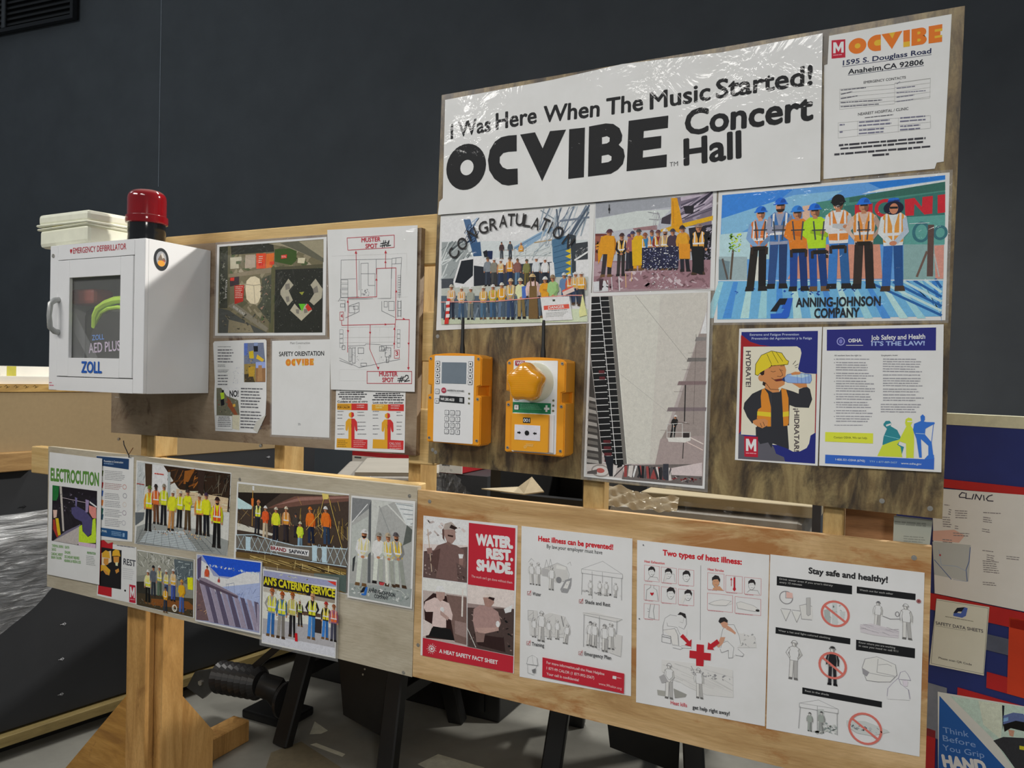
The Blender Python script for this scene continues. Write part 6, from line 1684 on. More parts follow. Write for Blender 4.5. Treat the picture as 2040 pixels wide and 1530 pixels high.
sheet('prevention_sheet', (-2.2507, -0.001, 1.1172), [-977, 1341, 860, 1409, 851, -1322, -734, -1428], 'prevention sheet with dark blue header and footer bands, half under the electrocution poster', 'sheet', [
 ('N','lettering'),
 ('N','header_band'),
 ('P','1f3a5e',[-965,1330,637,1341,628,996,-940,1029]),
 ('N','footer_band'),
 ('P','214a74',[-713,-1025,624,-1003,620,-1280,-719,-1301]),
 ('N','colour_tabs'),
 ('P','4a5a28',[-741,886,-598,865,-635,679,-736,690]),
 ('P','a33030',[-731,495,-589,475,-626,288,-727,299]),
 ('P','3a5fa0',[-725,221,-583,202,-620,15,-720,25]),
 ('P','c87a3a',[-718,-92,-575,-110,-612,-298,-713,-288]),
 ('P','2a5a50',[-711,-366,-569,-384,-606,-571,-707,-562]),
 ('P','24485a',[-707,-562,-564,-579,-601,-767,-702,-757]),
 ('T','Prevention in Construction','c4ced8',-587,1159,944,10,63,1),
 ('B','7f97b0',-587,1124,555,70,1,94,9),
 ('B','8f8f92',-540,882,1017,328,6,101,12),
 ('B','a08080',-530,472,858,218,4,108,11),
 ('B','8f8f92',-522,141,857,219,4,115,14),
 ('B','8f8f92',-516,-113,857,218,4,122,17),
 ('B','8f8f92',-510,-386,859,218,4,129,20),
 ('B','8f8f92',-505,-600,859,55,1,136,22),
 ('B','8f8f92',-502,-698,858,273,5,143,23),
 ('G','b58a84',443,418,97,84,23),
 ('G','8f8f95',467,132,96,84,23),
 ('G','c2b8b0',457,-157,96,84,23),
 ('G','9a8f98',452,-427,96,85,23),
 ('G','a9a9ae',431,-756,97,85,23),
 ('T','CPWR','b9cada',-698,-1169,312,13,70,1),
 ('B','7fa0c0',-154,-1089,519,155,3,192,12),
 ('P','7f9cb8',[393,-1087,490,-1084,482,-1211,385,-1215])], 'm', 'cdcbc7')
sheet('rest_poster', (-2.2355, -0.001, 0.8766), [-854, 877, 900, 929, 943, -902, -989, -904], 'poster of two drawn workers in yellow hard hats beside the word REST', 'poster', [
 ('N','lettering'),
 ('N','illustration'),
 ('P','a51f26',[-855,943,-679,983,-471,890,-240,964,-255,-842,-944,-838,-865,78]),
 ('P','1c1a1c',[-791,735,198,749,199,-528,-861,-559]),
 ('P','c9b9a0',[-781,540,-320,674,-282,310,-770,90]),
 ('P','c3952f',[-757,543,-583,662,-406,625,-355,417,-754,406]),
 ('P','b97f38',[-665,378,-430,407,-443,211,-571,155,-678,220]),
 ('P','c4952c',[-807,144,-571,155,-334,30,-388,-152,-685,-16,-814,-73]),
 ('P','b97f38',[-775,50,-449,-63,-388,-152,-564,-137]),
 ('P','c99a2c',[-258,507,-233,666,-90,753,84,723,145,538,1,547]),
 ('P','b97f38',[-200,495,88,531,75,336,-49,262,-178,323]),
 ('P','d8c8a0',[-97,314,35,342,21,213,-83,219]),
 ('P','b97f38',[-102,61,69,142,99,49,-42,-47]),
 ('P','a81f33',[592,-306,889,-302,903,-872,605,-879]),
 ('P','d9d2d2',[637,-718,629,-374,689,-374,746,-544,796,-372,855,-371,863,-713,810,-714,806,-532,750,-681,687,-534,691,-717]),
 ('B','c58a94',638,-764,232,64,1,108,12),
 ('T','REST','3a3a42',294,306,581,-1,192,2),
 ('B','6a6a70',-36,902,851,77,1,122,17,0.43,0),
 ('B','b4b4b6',268,187,564,384,6,129,18),
 ('E','1f1f22',399,-537,45,34)], 'm', 'cdcbc7')
sheet('rebar_crew_photo', (-1.9479, -0.001, 1.1155), [-2042, 1338, 2107, 1254, 2004, -1242, -2069, -1350], 'photo of nine workers in yellow shirts standing on a rebar deck', 'photo', [
 ('N','lettering'),
 ('N','photo_print'),
 ('P','b9b9b4',[-1998,1302,2078,1228,1979,-1227,-2019,-1324]),
 ('P','c4c5c4',[-1299,1268,-576,1253,-575,106,-1273,190]),
 ('P','a9adad',[-1997,1287,-1627,1283,-1648,-146,-1992,-332]),
 ('X',2,20,['8a9090','6d7474','c9cbca'],[-2013,-141,-1593,1263],(8,16),(0,100),(60,250)),
 ('P','3a2c22',[-788,1260,2078,1217,2044,69,638,219,-141,624]),
 ('X',3,34,['7a4e28','9a6430','4a3626','5c4028','2a221c'],[-680,674,878,1172],(14,40),(10,80),(200,560)),
 ('P','8a5a2c',[156,1160,335,1192,613,1267,268,768,114,755]),
 ('X',4,70,['1c1f1c','3c3a34','5a564c','23261f','70685a'],[816,72,2067,1174],(10,26),(0,120),(120,420)),
 ('P','b8a68a',[-192,583,2010,489,1972,62,-182,142]),
 ('X',6,40,['8a7a60','c4b496','5a4c3a','d0c4ac'],[-192,-220,1978,583],(10,22),(-5,15),(150,500)),
 ('P','4a3c30',[-1626,1271,-1299,1268,-1309,562,-1582,539]),
 ('P','3d302a',[715,1221,1040,1209,958,465,757,483]),
 ('P','9aa0a0',[-582,1068,-466,1077,-473,263,-578,253]),
 ('P','2c2822',[215,837,344,829,326,482,213,508]),
 ('P','8a8d8a',[-2019,-1324,-1965,-785,-1445,-616,656,-576,2040,-778,1979,-1227]),
 ('P','aab0b2',[-1815,-1262,-1439,-842,149,-704,773,-1214,672,-1244]),
 ('L','3c4448',11,[-1660,-790,-1980,-1320]),
 ('L','3c4448',11,[-1375,-790,-1582,-1307]),
 ('L','3c4448',11,[-1093,-789,-1189,-1294]),
 ('L','3c4448',11,[-814,-788,-802,-1282]),
 ('L','3c4448',11,[-538,-787,-421,-1270]),
 ('L','3c4448',11,[-264,-787,-45,-1258]),
 ('L','3c4448',11,[6,-786,326,-1246]),
 ('L','3c4448',11,[274,-785,692,-1235]),
 ('L','3c4448',11,[540,-785,1053,-1223]),
 ('L','3c4448',11,[803,-784,1409,-1212]),
 ('L','3c4448',11,[1063,-783,1761,-1201]),
 ('L','4a5256',10,[-1824,-884,762,-781]),
 ('L','4a5256',10,[-1839,-939,854,-829]),
 ('L','4a5256',10,[-1854,-994,945,-876]),
 ('L','4a5256',10,[-1870,-1048,1036,-923]),
 ('L','4a5256',10,[-1885,-1103,1127,-970]),
 ('L','4a5256',10,[-1900,-1158,1217,-1017]),
 ('L','4a5256',10,[-1916,-1213,1307,-1063]),
 ('L','4a5256',10,[-1931,-1268,1397,-1110]),
 ('L','4a5256',10,[-1947,-1323,1487,-1156]),
 ('S',7,60,['b9784a','7a5a3a','c49a6a','4a4a48','d0b48a'],[-1336,-928,1363,-605],(12,40)),
 ('P','5f6468',[-2042,-337,-1617,-294,-1666,-526,-2032,-754]),
 ('B','b0524a',-1184,1003,509,93,1,283,-10),
 ('B','9a4a44',-1998,611,371,88,1,8,-12),
 ('M',-1439,-879,-1391,585,'6a7a3a','b9c42a','c98a34','24252a','s'),
 ('M',-1065,-614,-1106,654,'3a3430','c06a34','b5623a','6a4a34','s','5a4034'),
 ('M',-743,-617,-732,693,'8a8478','c0cc3a','aab02c','23242a','s'),
 ('M',-412,-748,-332,534,'c9c4b8','','c6cc32','b98a58','s'),
 ('M',-49,-616,6,545,'b8b2a4','c3c832','b4b82a','2c2b2a','s'),
 ('M',328,-648,323,609,'4a3a38','','ccd02c','5a4a34','c'),
 ('M',812,-739,817,525,'b0a494','c8cc38','c9823a','3a2e28','s'),
 ('M',1136,-739,1105,579,'4a3a50','','c4c82e','25262c','s'),
 ('M',1562,-1047,1574,492,'3a2626','c0562e','c2c228','1c1b1e','sb')], 'm', 'cdcbc7')
sheet('muddy_crew_photo', (-2.0118, -0.001, 0.8733), [-1307, 897, 1287, 902, 1302, -899, -1282, -900], 'small dark photo of a muddy crew with two men kneeling in front', 'photo', [
 ('N','lettering'),
 ('N','photo_print'),
 ('P','7f8078',[-1290,867,1247,893,1259,-884,-1282,-882]),
 ('P','8f8f86',[-1290,867,510,888,84,369,-1270,51]),
 ('X',2,70,['b4b4ac','5a5c56','9a9a90','c4c4bc','3c3e3a'],[-1276,384,522,846],(8,22),(20,160),(60,260)),
 ('P','5c6468',[388,806,1218,825,1237,46,464,200]),
 ('X',3,36,['2c3438','98a2a4','44505a','b4bcbc'],[451,173,1215,770],(8,18),(0,100),(50,220)),
 ('P','c6c428',[987,316,1230,340,1239,-40,1014,-51]),
 ('P','3c3a34',[-1299,-134,-937,-84,-595,-755,-1262,-857]),
 ('P','4a4234',[-1258,-492,1245,-300,1259,-871,-1248,-877]),
 ('P','7a5230',[-599,-576,1035,-419,1250,-516,1253,-646,-594,-777]),
 ('S',4,40,['8a5c32','5a3c24','6a6458','2c2a26'],[-1221,-824,1227,-623],(14,50)),
 ('M',-757,-779,-770,322,'d0ccc4','c9c43a','c2b89a','24241f','s'),
 ('M',-502,-539,-527,489,'2c2c34','','5c6068','3c4048','s'),
 ('M',-227,-498,-251,525,'c4c2bc','c2b44a','7a7d80','5a6a5a','s'),
 ('M',72,-475,63,433,'cfccc4','c9b23a','a8a49c','4a5a80','s'),
 ('M',388,-516,376,505,'d4d2cc','c49a3a','b0a898','46589a','s'),
 ('M',769,-853,756,218,'b98a4a','','cc9a2c','5068a0','f'),
 ('M',51,-922,44,-102,'3c3a40','cc9a28','c8942a','38404c','f'),
 ('G','c4bcb0',461,-717,112,114,38),
 ('L','c4bcb0',22,[422,-643,425,-766,500,-764])], 'm', 'cdcbc7')
sheet('steel_beams_photo', (-1.7356, -0.0085, 0.8848), [-1315, 992, 1321, 1095, 1318, -1033, -1324, -1054], 'photo of workers lifting steel beams under a bright blue sky', 'photo', [
 ('N','lettering'),
 ('N','photo_print'),
 ('P','8e93ae',[-1284,974,1279,1058,1274,-983,-1296,-1009]),
 ('P','2c55b4',[-1075,991,1279,1058,1258,798,768,691,213,490,-359,454,-832,731]),
 ('P','c3cbdc',[-1191,857,-832,731,-590,423,-13,417,711,725,1232,753,1258,347,-346,-94,-1177,257]),
 ('S',2,46,['dfe4ee','b9c4da','4a72c4','a9b6d2','3c64bc'],[-833,672,1234,774],(16,60)),
 ('P','9aa4c4',[-351,117,1255,470,1262,-267,341,-160]),
 ('X',3,26,['6a78a4','7f8ab0','5a6894'],[-124,-432,1261,276],(6,14),(0,100),(100,340)),
 ('L','6a7490',10,[-66,242,245,328,292,0,-48,-8,-66,242]),
 ('P','58506a',[-1281,845,-1104,953,-1117,265,-1248,247]),
 ('P','6d5a5c',[-1296,240,-935,76,-675,-952,-1278,-1007]),
 ('X',4,24,['3c3440','a07a5a','8a6a6a','c4a078','2a242c'],[-1290,-871,-443,-17],(8,22),(0,90),(50,200)),
 ('P','8f8796',[-1174,150,-983,134,-499,-974,-733,-982]),
 ('L','b4aebc',8,[-1150,132,-733,-974]),
 ('P','5c5568',[-965,115,-776,99,-307,-969,-539,-977]),
 ('L','b4aebc',8,[-941,97,-540,-969]),
 ('P','8f8796',[-746,82,-558,66,-106,-964,-336,-972]),
 ('L','b4aebc',8,[-722,64,-336,-964]),
 ('P','5c5568',[-517,51,-331,35,106,-959,-123,-967]),
 ('L','b4aebc',8,[-494,33,-123,-959]),
 ('P','8f8796',[-279,22,-95,6,326,-953,100,-961]),
 ('L','b4aebc',8,[-255,4,100,-953]),
 ('P','5c5568',[-31,-5,151,-21,556,-948,332,-956]),
 ('L','b4aebc',8,[-8,-23,332,-947]),
 ('P','8f8796',[225,-31,406,-46,796,-942,573,-950]),
 ('L','b4aebc',8,[248,-48,573,-941]),
 ('P','5c5568',[490,-54,669,-69,1043,-935,823,-943]),
 ('L','b4aebc',8,[513,-72,823,-935]),
 ('P','8f8796',[764,-76,941,-90,1267,-930,1082,-937]),
 ('L','b4aebc',8,[786,-93,1082,-929]),
 ('P','5c5568',[1045,-95,1220,-110,1267,-930,1202,-934]),
 ('L','b4aebc',8,[1068,-112,1202,-926]),
 ('P','8f8796',[1172,-138,1249,-167,1267,-930,1202,-934]),
 ('L','b4aebc',8,[1172,-158,1202,-926]),
 ('P','5a4f5c',[-1178,300,-940,311,422,-23,396,-110,-1174,128]),
 ('P','857a86',[-1178,300,-940,311,422,-23,440,-53,-1176,236]),
 ('M',-875,42,-855,694,'3a2c34','','b5563a','3a3440','h'),
 ('M',-379,113,-358,412,'4a3440','','a04a44','3a3440','h')], 'm', 'cdcbc7', film=8)
sheet('catering_photo', (-1.4652, -0.0085, 0.869), [-1340, 1055, 1335, 1096, 1347, -1053, -1342, -1098], 'laminated photo of crew in lime vests under a yellow-lettered catering banner', 'photo', [
 ('N','lettering'),
 ('N','photo_print'),
 ('P','c7c2ba',[-1312,1014,1321,1055,1332,-1016,-1316,-1052]),
 ('P','8f92ae',[-1312,1014,1321,1055,1325,901,185,857,-1308,852]),
 ('P','2e2a2e',[-1308,852,1302,839,1286,508,-1317,544]),
 ('S',2,14,['c4c8b4','b0b49c'],[-724,951,435,980],(16,40)),
 ('P','c9443a',[1005,1030,1312,1046,1314,938]),
 ('B','8f7a3c',-846,550,1491,121,1,52,7),
 ('P','a9a49a',[-1316,523,-793,538,-800,395,-1313,401]),
 ('P','8d8478',[545,553,1294,548,1287,450,548,436]),
 ('P','9f9da0',[-1305,-375,1303,-226,1332,-1016,-1316,-1052]),
 ('P','b9bac0',[-1305,-825,1317,-767,1332,-1016,-1316,-1052]),
 ('P','5a4a40',[-781,34,805,83,808,-15,-778,-87]),
 ('P','3a3434',[560,-74,859,-66,843,-460,580,-465]),
 ('S',3,24,['2c2a2c','6d6660','4a4644'],[-1261,-304,365,0],(12,30)),
 ('M',-1014,-857,-963,554,'a0603a','c4cf3a','8f8d88','3f74b0','k'),
 ('M',-627,-851,-581,508,'a0562c','c3ca38','4a6a8a','8a8680','s'),
 ('M',-187,-735,-207,542,'9a5a2c','b4ae5a','a8a070','2c2a2c','s'),
 ('M',87,-389,53,381,'c4bcae','a0a84a','3a3434','34302c','s'),
 ('M',484,-678,518,628,'b08a6a','c2cc38','2f2c34','4a82bc','k','b58a70'),
 ('M',970,-594,994,456,'a83a34','c8b238','33302c','3f78b8','s'),
 ('M',1264,-602,1263,427,'8a5a40','c0643a','8a5a70','4a4a58','s'),
 ('L','d8d6d0',14,[-93,299,-71,-615]),
 ('P','b4242c',[-97,-599,-10,-585,11,-820,-92,-826]),
 ('T',"AN'S CATERING SERVICE",'d9bf26',-1297,628,2590,-1,204,4)], 'm', 'cdcbc7', film=16)
sheet('scaffold_crew_photo', (-1.5087, -0.001, 1.0846), [-2045, 1319, 2084, 1319, 2099, -1434, -2138, -1205], 'wide photo of a harnessed crew on a lattice scaffold bridge', 'photo', [
 ('N','lettering'),
 ('N','photo_print'),
 ('P','4a3f38',[-1994,1265,2074,1280,2092,-1392,-2031,-957]),
 ('P','9a9482',[-1994,1265,2074,1280,2068,1252,163,1165,-1980,1004]),
 ('P','6d5148',[-856,647,165,1081,2068,1279,2072,1119,880,925,-336,697]),
 ('P','8a6a62',[-560,761,381,1073,2068,1252,2069,1204,383,975]),
 ('P','2e2723',[-1988,1009,-346,1120,-1082,625,-1983,800]),
 ('P','a9c0c8',[-2015,855,-1427,649,-1463,559,-2007,506]),
 ('P','b9b6ac',[-2005,98,-614,-68,-650,-129,-2012,-107]),
 ('X',2,50,['6a5636','3c342c','8f8064','a89868','1f1b18'],[-1988,17,2065,537],(8,22),(20,160),(100,520)),
 ('X',3,24,['c0a050','94793c','b0905a'],[165,-98,2001,1081],(7,14),(55,120),(150,520)),
 ('P','d9d7d0',[-1441,1239,-1364,1245,-1361,1116,-1430,1110]),
 ('L','b9924a',20,[-1419,1111,-1421,73]),
 ('P','c87038',[-1478,875,-1375,885,-1381,654,-1457,646]),
 ('M',-1235,-166,-1183,859,'b9805a','c0d03a','3c4048','34343a','s'),
 ('M',-909,-272,-914,713,'d0ccc4','','c45a32','b8a890','f'),
 ('M',-515,-312,-514,714,'c8bcae','','c6da38','2a2a34','s'),
 ('M',-122,-252,-136,767,'d0bca8','d08a34','a87a50','3a3438','s'),
 ('M',247,-83,220,612,'3c3c40','','4a4440','34303a','s'),
 ('M',803,-241,734,842,'c87434','','cc6a2c','2c3448','s'),
 ('M',1359,-202,1280,908,'d8d6d0','','d06c2c','3a4a60','s'),
 ('M',401,-511,390,392,'b8b4a0','','b8d440','7f98a8','f'),
 ('L','c9a860',16,[1358,1243,1886,-193]),
 ('L','c9a860',14,[1255,1234,1095,699]),
 ('L','c0a058',14,[1095,699,616,180]),
 ('P','c2b06a',[1151,1252,1392,1246,1361,1107,1189,1091]),
 ('P','6a6660',[-2036,-256,-647,-256,199,-326,2043,-174,2041,-659,-638,-639,-2026,-664]),
 ('L','a9b9c6',26,[-2028,-255,-1292,-172,-610,-252,199,-312,2043,-188]),
 ('L','a9b9c6',26,[-2019,-663,-638,-639,778,-686,2041,-672]),
 ('L','b4c2cc',15,[-1989,-254,-1705,-659]),
 ('L','9fb0bc',15,[-1715,-238,-1978,-692]),
 ('L','b4c2cc',15,[-1676,-247,-1395,-656]),
 ('L','9fb0bc',15,[-1406,-231,-1665,-689]),
 ('L','b4c2cc',15,[-1444,-242,-1166,-654]),
 ('L','9fb0bc',15,[-1176,-225,-1433,-686]),
 ('L','b4c2cc',15,[-1176,-235,-900,-651]),
 ('L','9fb0bc',15,[-910,-219,-1165,-684]),
 ('L','b4c2cc',15,[-910,-229,-637,-649]),
 ('L','9fb0bc',15,[-648,-213,-899,-681]),
 ('L','b4c2cc',15,[-685,-224,-414,-647]),
 ('L','9fb0bc',15,[-425,-208,-674,-679]),
 ('L','b4c2cc',15,[837,-188,1092,-633]),
 ('L','9fb0bc',15,[1081,-173,848,-664]),
 ('L','b4c2cc',15,[1116,-182,1369,-630]),
 ('L','9fb0bc',15,[1358,-167,1128,-661]),
 ('L','b4c2cc',15,[1358,-176,1608,-628]),
 ('L','9fb0bc',15,[1597,-161,1370,-659]),
 ('L','b4c2cc',15,[1597,-170,1846,-626]),
 ('L','9fb0bc',15,[1834,-156,1609,-657]),
 ('L','b4c2cc',15,[1834,-165,2080,-624]),
 ('L','9fb0bc',15,[2069,-150,1846,-654]),
 ('P','a4b8cc',[-1656,-264,-1463,-256,-1461,-667,-1646,-675]),
 ('P','a4b8cc',[838,-223,1013,-216,1016,-653,848,-661]),
 ('P','a4b8cc',[1186,-217,1359,-210,1363,-651,1197,-659]),
 ('P','d6cfc8',[-699,-405,736,-381,722,-554,-696,-561]),
 ('P','6a5838',[-2036,-753,-674,-700,2043,-739,2049,-1398,-621,-1348,-1006,-971,-2031,-957]),
 ('X',4,60,['a58f5a','4c3f2a','8a7848','b5a272','2c261c'],[-1469,-931,2021,-799],(8,20),(-16,-4),(300,1200)),
 ('X',5,14,['c0b080','3a3024'],[-898,-1172,2027,-728],(10,20),(80,100),(80,300)),
 ('P','54605c',[926,-997,2047,-900,2049,-1384,1693,-1328,1721,-1080,929,-1107]),
 ('T','BRAND','7a1f26',-678,-524,581,-6,96,3),
 ('T','SAFWAY','22242c',5,-532,692,13,95,3)], 'm', 'cdcbc7')
sheet('white_suits_photo', (-1.1903, -0.0048, 1.0757), [-1002, 1381, 1056, 1414, 1017, -1392, -1071, -1402], 'tall grey photo of four workers in white suits', 'photo', [
 ('N','lettering'),
 ('N','photo_print'),
 ('P','9a9b98',[-970,1327,996,1337,961,-1353,-1021,-1350]),
 ('P','77797a',[-970,1327,-349,1323,-392,1095,-970,664]),
 ('P','b0b2ae',[-333,1324,364,1324,-72,1126,-265,-157,-329,-165]),
 ('P','5d6062',[-409,1146,-333,1324,-311,-902,-408,-916]),
 ('L','c4c6c2',26,[-954,666,-459,1194]),
 ('L','8a8c8a',30,[-73,1178,390,288]),
 ('L','b9bab6',40,[178,1254,842,752]),
 ('P','bcc0bf',[427,1316,996,1319,979,766,812,748]),
 ('L','7a8084',18,[474,1295,982,1279]),
 ('L','d4d6d4',18,[532,1233,983,1223]),
 ('L','7a8084',18,[589,1172,984,1167]),
 ('L','d4d6d4',18,[646,1110,986,1110]),
 ('L','7a8084',18,[703,1049,987,1054]),
 ('L','d4d6d4',18,[760,987,989,998]),
 ('L','7a8084',18,[816,926,990,942]),
 ('L','d4d6d4',18,[873,865,991,886]),
 ('L','7a8084',18,[929,805,993,829]),
 ('P','5c5f5c',[811,774,982,664,959,354,701,221]),
 ('P','a5a8a4',[-968,558,-419,881,-426,-177,-975,-513]),
 ('P','8d9290',[-1013,-1001,1004,-871,961,-1353,-1021,-1350]),
 ('S',3,70,['b0b4b0','6d726f','9aa09a','c4c6c0','7f8884'],[-980,-1290,953,-969],(16,60)),
 ('P','3c3e40',[-913,-318,-817,-226,-872,-660,-921,-667]),
 ('M',-633,-1027,-534,519,'c9cac4','c0b88a','c9cbc2','b9bdb4','fbw'),
 ('M',-71,-895,-63,484,'8a8880','','c4c8bf','bcc0b6','fw'),
 ('M',325,-917,221,503,'a89a84','c8a84a','b4b8ae','b0b4aa','f'),
 ('M',667,-894,471,543,'5a5658','cca63a','8f8f8c','a6aaa2','fb'),
 ('L','b9bcb6',14,[148,-106,289,-740,420,-955,669,-971,794,-1056]),
 ('P','a8464a',[-25,-836,165,-822,104,-909,-7,-912]),
 ('P','c9c8ba',[150,-210,213,-202,261,-874,214,-880]),
 ('N','logo'),
 ('P','1c2026',[-645,-1210,-541,-1046,-454,-1028,-484,-1125,-548,-1187]),
 ('P','2a62ae',[-454,-1028,-396,-1025,-439,-1238,-490,-1267,-601,-1262,-596,-1221,-515,-1209,-494,-1127]),
 ('T','ANNING-JOHNSON','2c3034',-364,-1142,858,-15,100,2),
 ('T','COMPANY','2c3034',-174,-1278,460,14,95,2)], 'm', 'cdcbc7', film=12)
sheet('water_rest_shade_sheet', (-0.9268, -0.001, 1.0024), [-1346, 1794, 1355, 1822, 1339, -1789, -1347, -1828], 'red heat safety sheet lettered WATER REST SHADE with three sepia photos', 'poster', [
 ('N','lettering'),
 ('N','photo_print'),
 ('P','b9b1ae',[-1333,1770,-29,1757,-13,235,-1317,201]),
 ('P','c6c0bd',[-1333,1770,-29,1757,-23,1177,-1320,1061]),
 ('S',2,30,['b4acaa','cfcac8','a49c9a'],[-1309,1248,-38,1716],(30,90)),
 ('P','6a5c5a',[-1311,875,-22,1141,-13,235,-1317,201]),
 ('S',3,90,['8a7c78','4c4240','a59894','5c504e'],[-1312,271,-14,913],(10,40)),
 ('L','a89a8c',26,[-1206,1447,-1058,385]),
 ('P','776663',[-1028,910,-902,1073,-646,1177,-349,1139,-137,1055,-46,739,-84,588,-338,701,-284,233,-924,236,-891,630,-978,675]),
 ('P','665653',[-1028,910,-814,1010,-885,409,-1107,602]),
 ('P','93807a',[-760,1459,-720,1574,-401,1572,-369,1301,-476,1160,-626,1198]),
 ('P','6a5854',[-774,1495,-719,1537,-699,1245,-646,1177,-756,1275]),
 ('P','9c948f',[-731,1499,-701,1650,-511,1721,-326,1587,-400,1535]),
 ('P','463c3a',[-509,1652,-326,1587,-400,1528,-562,1562]),
 ('P','4a3c38',[-609,1384,-439,1377,-455,1332,-599,1345]),
 ('P','7d6b66',[-626,1216,-497,1176,-538,1098,-645,1141]),
 ('P','8a7570',[-1225,960,-1073,997,-1048,870,-1191,815]),
 ('P','d0cccb',[-280,928,-134,939,-164,797,-247,786]),
 ('P','8a7570',[-257,821,-132,837,-148,653,-253,676]),
 ('P','a59b98',[-1316,171,-25,215,5,-1355,-1287,-1367]),
 ('P','c4bdb9',[-1316,171,-25,215,-17,-93,-1308,-134]),
 ('P','4a3c3a',[-1279,-429,-1001,-164,-613,-181,-356,-290,-290,-1268,-1191,-1350]),
 ('P','7a6a66',[-614,-145,-16,-129,5,-1326,-331,-1312]),
 ('L','c0b8b4',44,[-134,72,-138,-621]),
 ('P','8d7d79',[-344,-764,0,-781,0,-1145,-336,-1093]),
 ('P','b8b0ac',[-1290,-880,-982,-979,-1105,-1261,-1288,-1330]),
 ('P','b8aaa6',[-1235,-423,-955,-269,-782,-299,-524,-352,-411,-628,-429,-778,-600,-732,-594,-989,-1023,-1061,-990,-646,-1207,-680,-1276,-579]),
 ('P','a08c86',[-916,-115,-650,-94,-663,-262,-781,-354,-904,-261]),
 ('P','cfc9c6',[-938,-81,-876,39,-726,68,-637,-74,-787,-78]),
 ('P','362c2c',[-981,-1016,-465,-1005,-332,-1276,-1105,-1298]),
 ('E','cfc9c6',-724,-549,60,67),
 ('P','a08c86',[-775,-575,-515,-718,-556,-799,-772,-686]),
 ('P','8f8380',[1,193,1304,236,1316,-1359,18,-1360]),
 ('P','bcb4b0',[1,193,1304,236,1307,-214,12,-270]),
 ('P','5c5250',[15,-379,1307,-214,1320,-1359,18,-1360]),
 ('S',4,50,['3c3232','6d605d','8a7c78','2c2526'],[44,-1310,1295,-411],(14,50)),
 ('P','d2ccc9',[1033,-257,1266,-115,1231,-297,1075,-357]),
 ('L','c4bcb8',16,[15,-888,273,-1333]),
 ('P','9a8581',[189,-388,350,-273,633,-248,876,-353,963,-623,887,-778,569,-903,244,-958,175,-680]),
 ('P','a58f89',[261,-847,806,-756,884,-672,908,-811,368,-1009]),
 ('P','967f78',[447,-60,506,2,748,-16,760,-157,654,-280,512,-266]),
 ('P','b9b0ab',[434,-62,485,24,646,55,769,-48,628,-33]),
 ('P','463a3a',[628,-16,777,-29,750,-101,588,-61]),
 ('P','4a3e3d',[204,-1001,732,-983,1050,-964,1098,-1310,333,-1268]),
 ('P','83726e',[244,-958,529,-946,494,-1168,291,-1203]),
 ('E','d4d0ce',876,-655,55,78),
 ('L','cbc6c3',8,[-13,235,39,-1357]),
 ('L','cbc6c3',8,[-1316,186,1304,236]),
 ('N','red_band'),
 ('P','ab2432',[4,1750,1298,1756,1304,233,13,202]),
 ('N','red_band',True),
 ('P','ab2432',[-1287,-1367,1320,-1369,1318,-1783,-1285,-1827]),
 ('T','WATER.','d8d2ce',211,1234,1040,17,245,7),
 ('T','REST.','d8d2ce',512,933,747,21,228,7),
 ('T','SHADE.','d8d2ce',246,603,1018,20,238,7),
 ('T',"The work can't get done without them",'d9b0b0',108,396,1137,-3,62),
 ('T','A HEAT SAFETY FACT SHEET','dccdca',-783,-1662,1683,5,93,3),
 ('N','sun_mark'),
 ('G','dcc8c8',-1010,-1602,87,81,22),
 ('E','dcc8c8',-1010,-1602,39,37),
 ('L','dcc8c8',9,[-910,-1584,-880,-1579]),
 ('L','dcc8c8',9,[-919,-1626,-872,-1639]),
 ('L','dcc8c8',9,[-946,-1663,-927,-1683]),
 ('L','dcc8c8',9,[-985,-1688,-973,-1733]),
 ('L','dcc8c8',9,[-1030,-1696,-1036,-1727]),
 ('L','dcc8c8',9,[-1070,-1686,-1102,-1729]),
 ('L','dcc8c8',9,[-1099,-1658,-1126,-1676]),
 ('L','dcc8c8',9,[-1110,-1620,-1162,-1629]),
 ('L','dcc8c8',9,[-1101,-1578,-1129,-1570]),
 ('L','dcc8c8',9,[-1074,-1541,-1107,-1509]),
 ('L','dcc8c8',9,[-1034,-1516,-1042,-1488]),
 ('L','dcc8c8',9,[-990,-1508,-979,-1459]),
 ('L','dcc8c8',9,[-950,-1519,-931,-1492]),
 ('L','dcc8c8',9,[-921,-1546,-875,-1517])], 'm', 'd2d0cc')
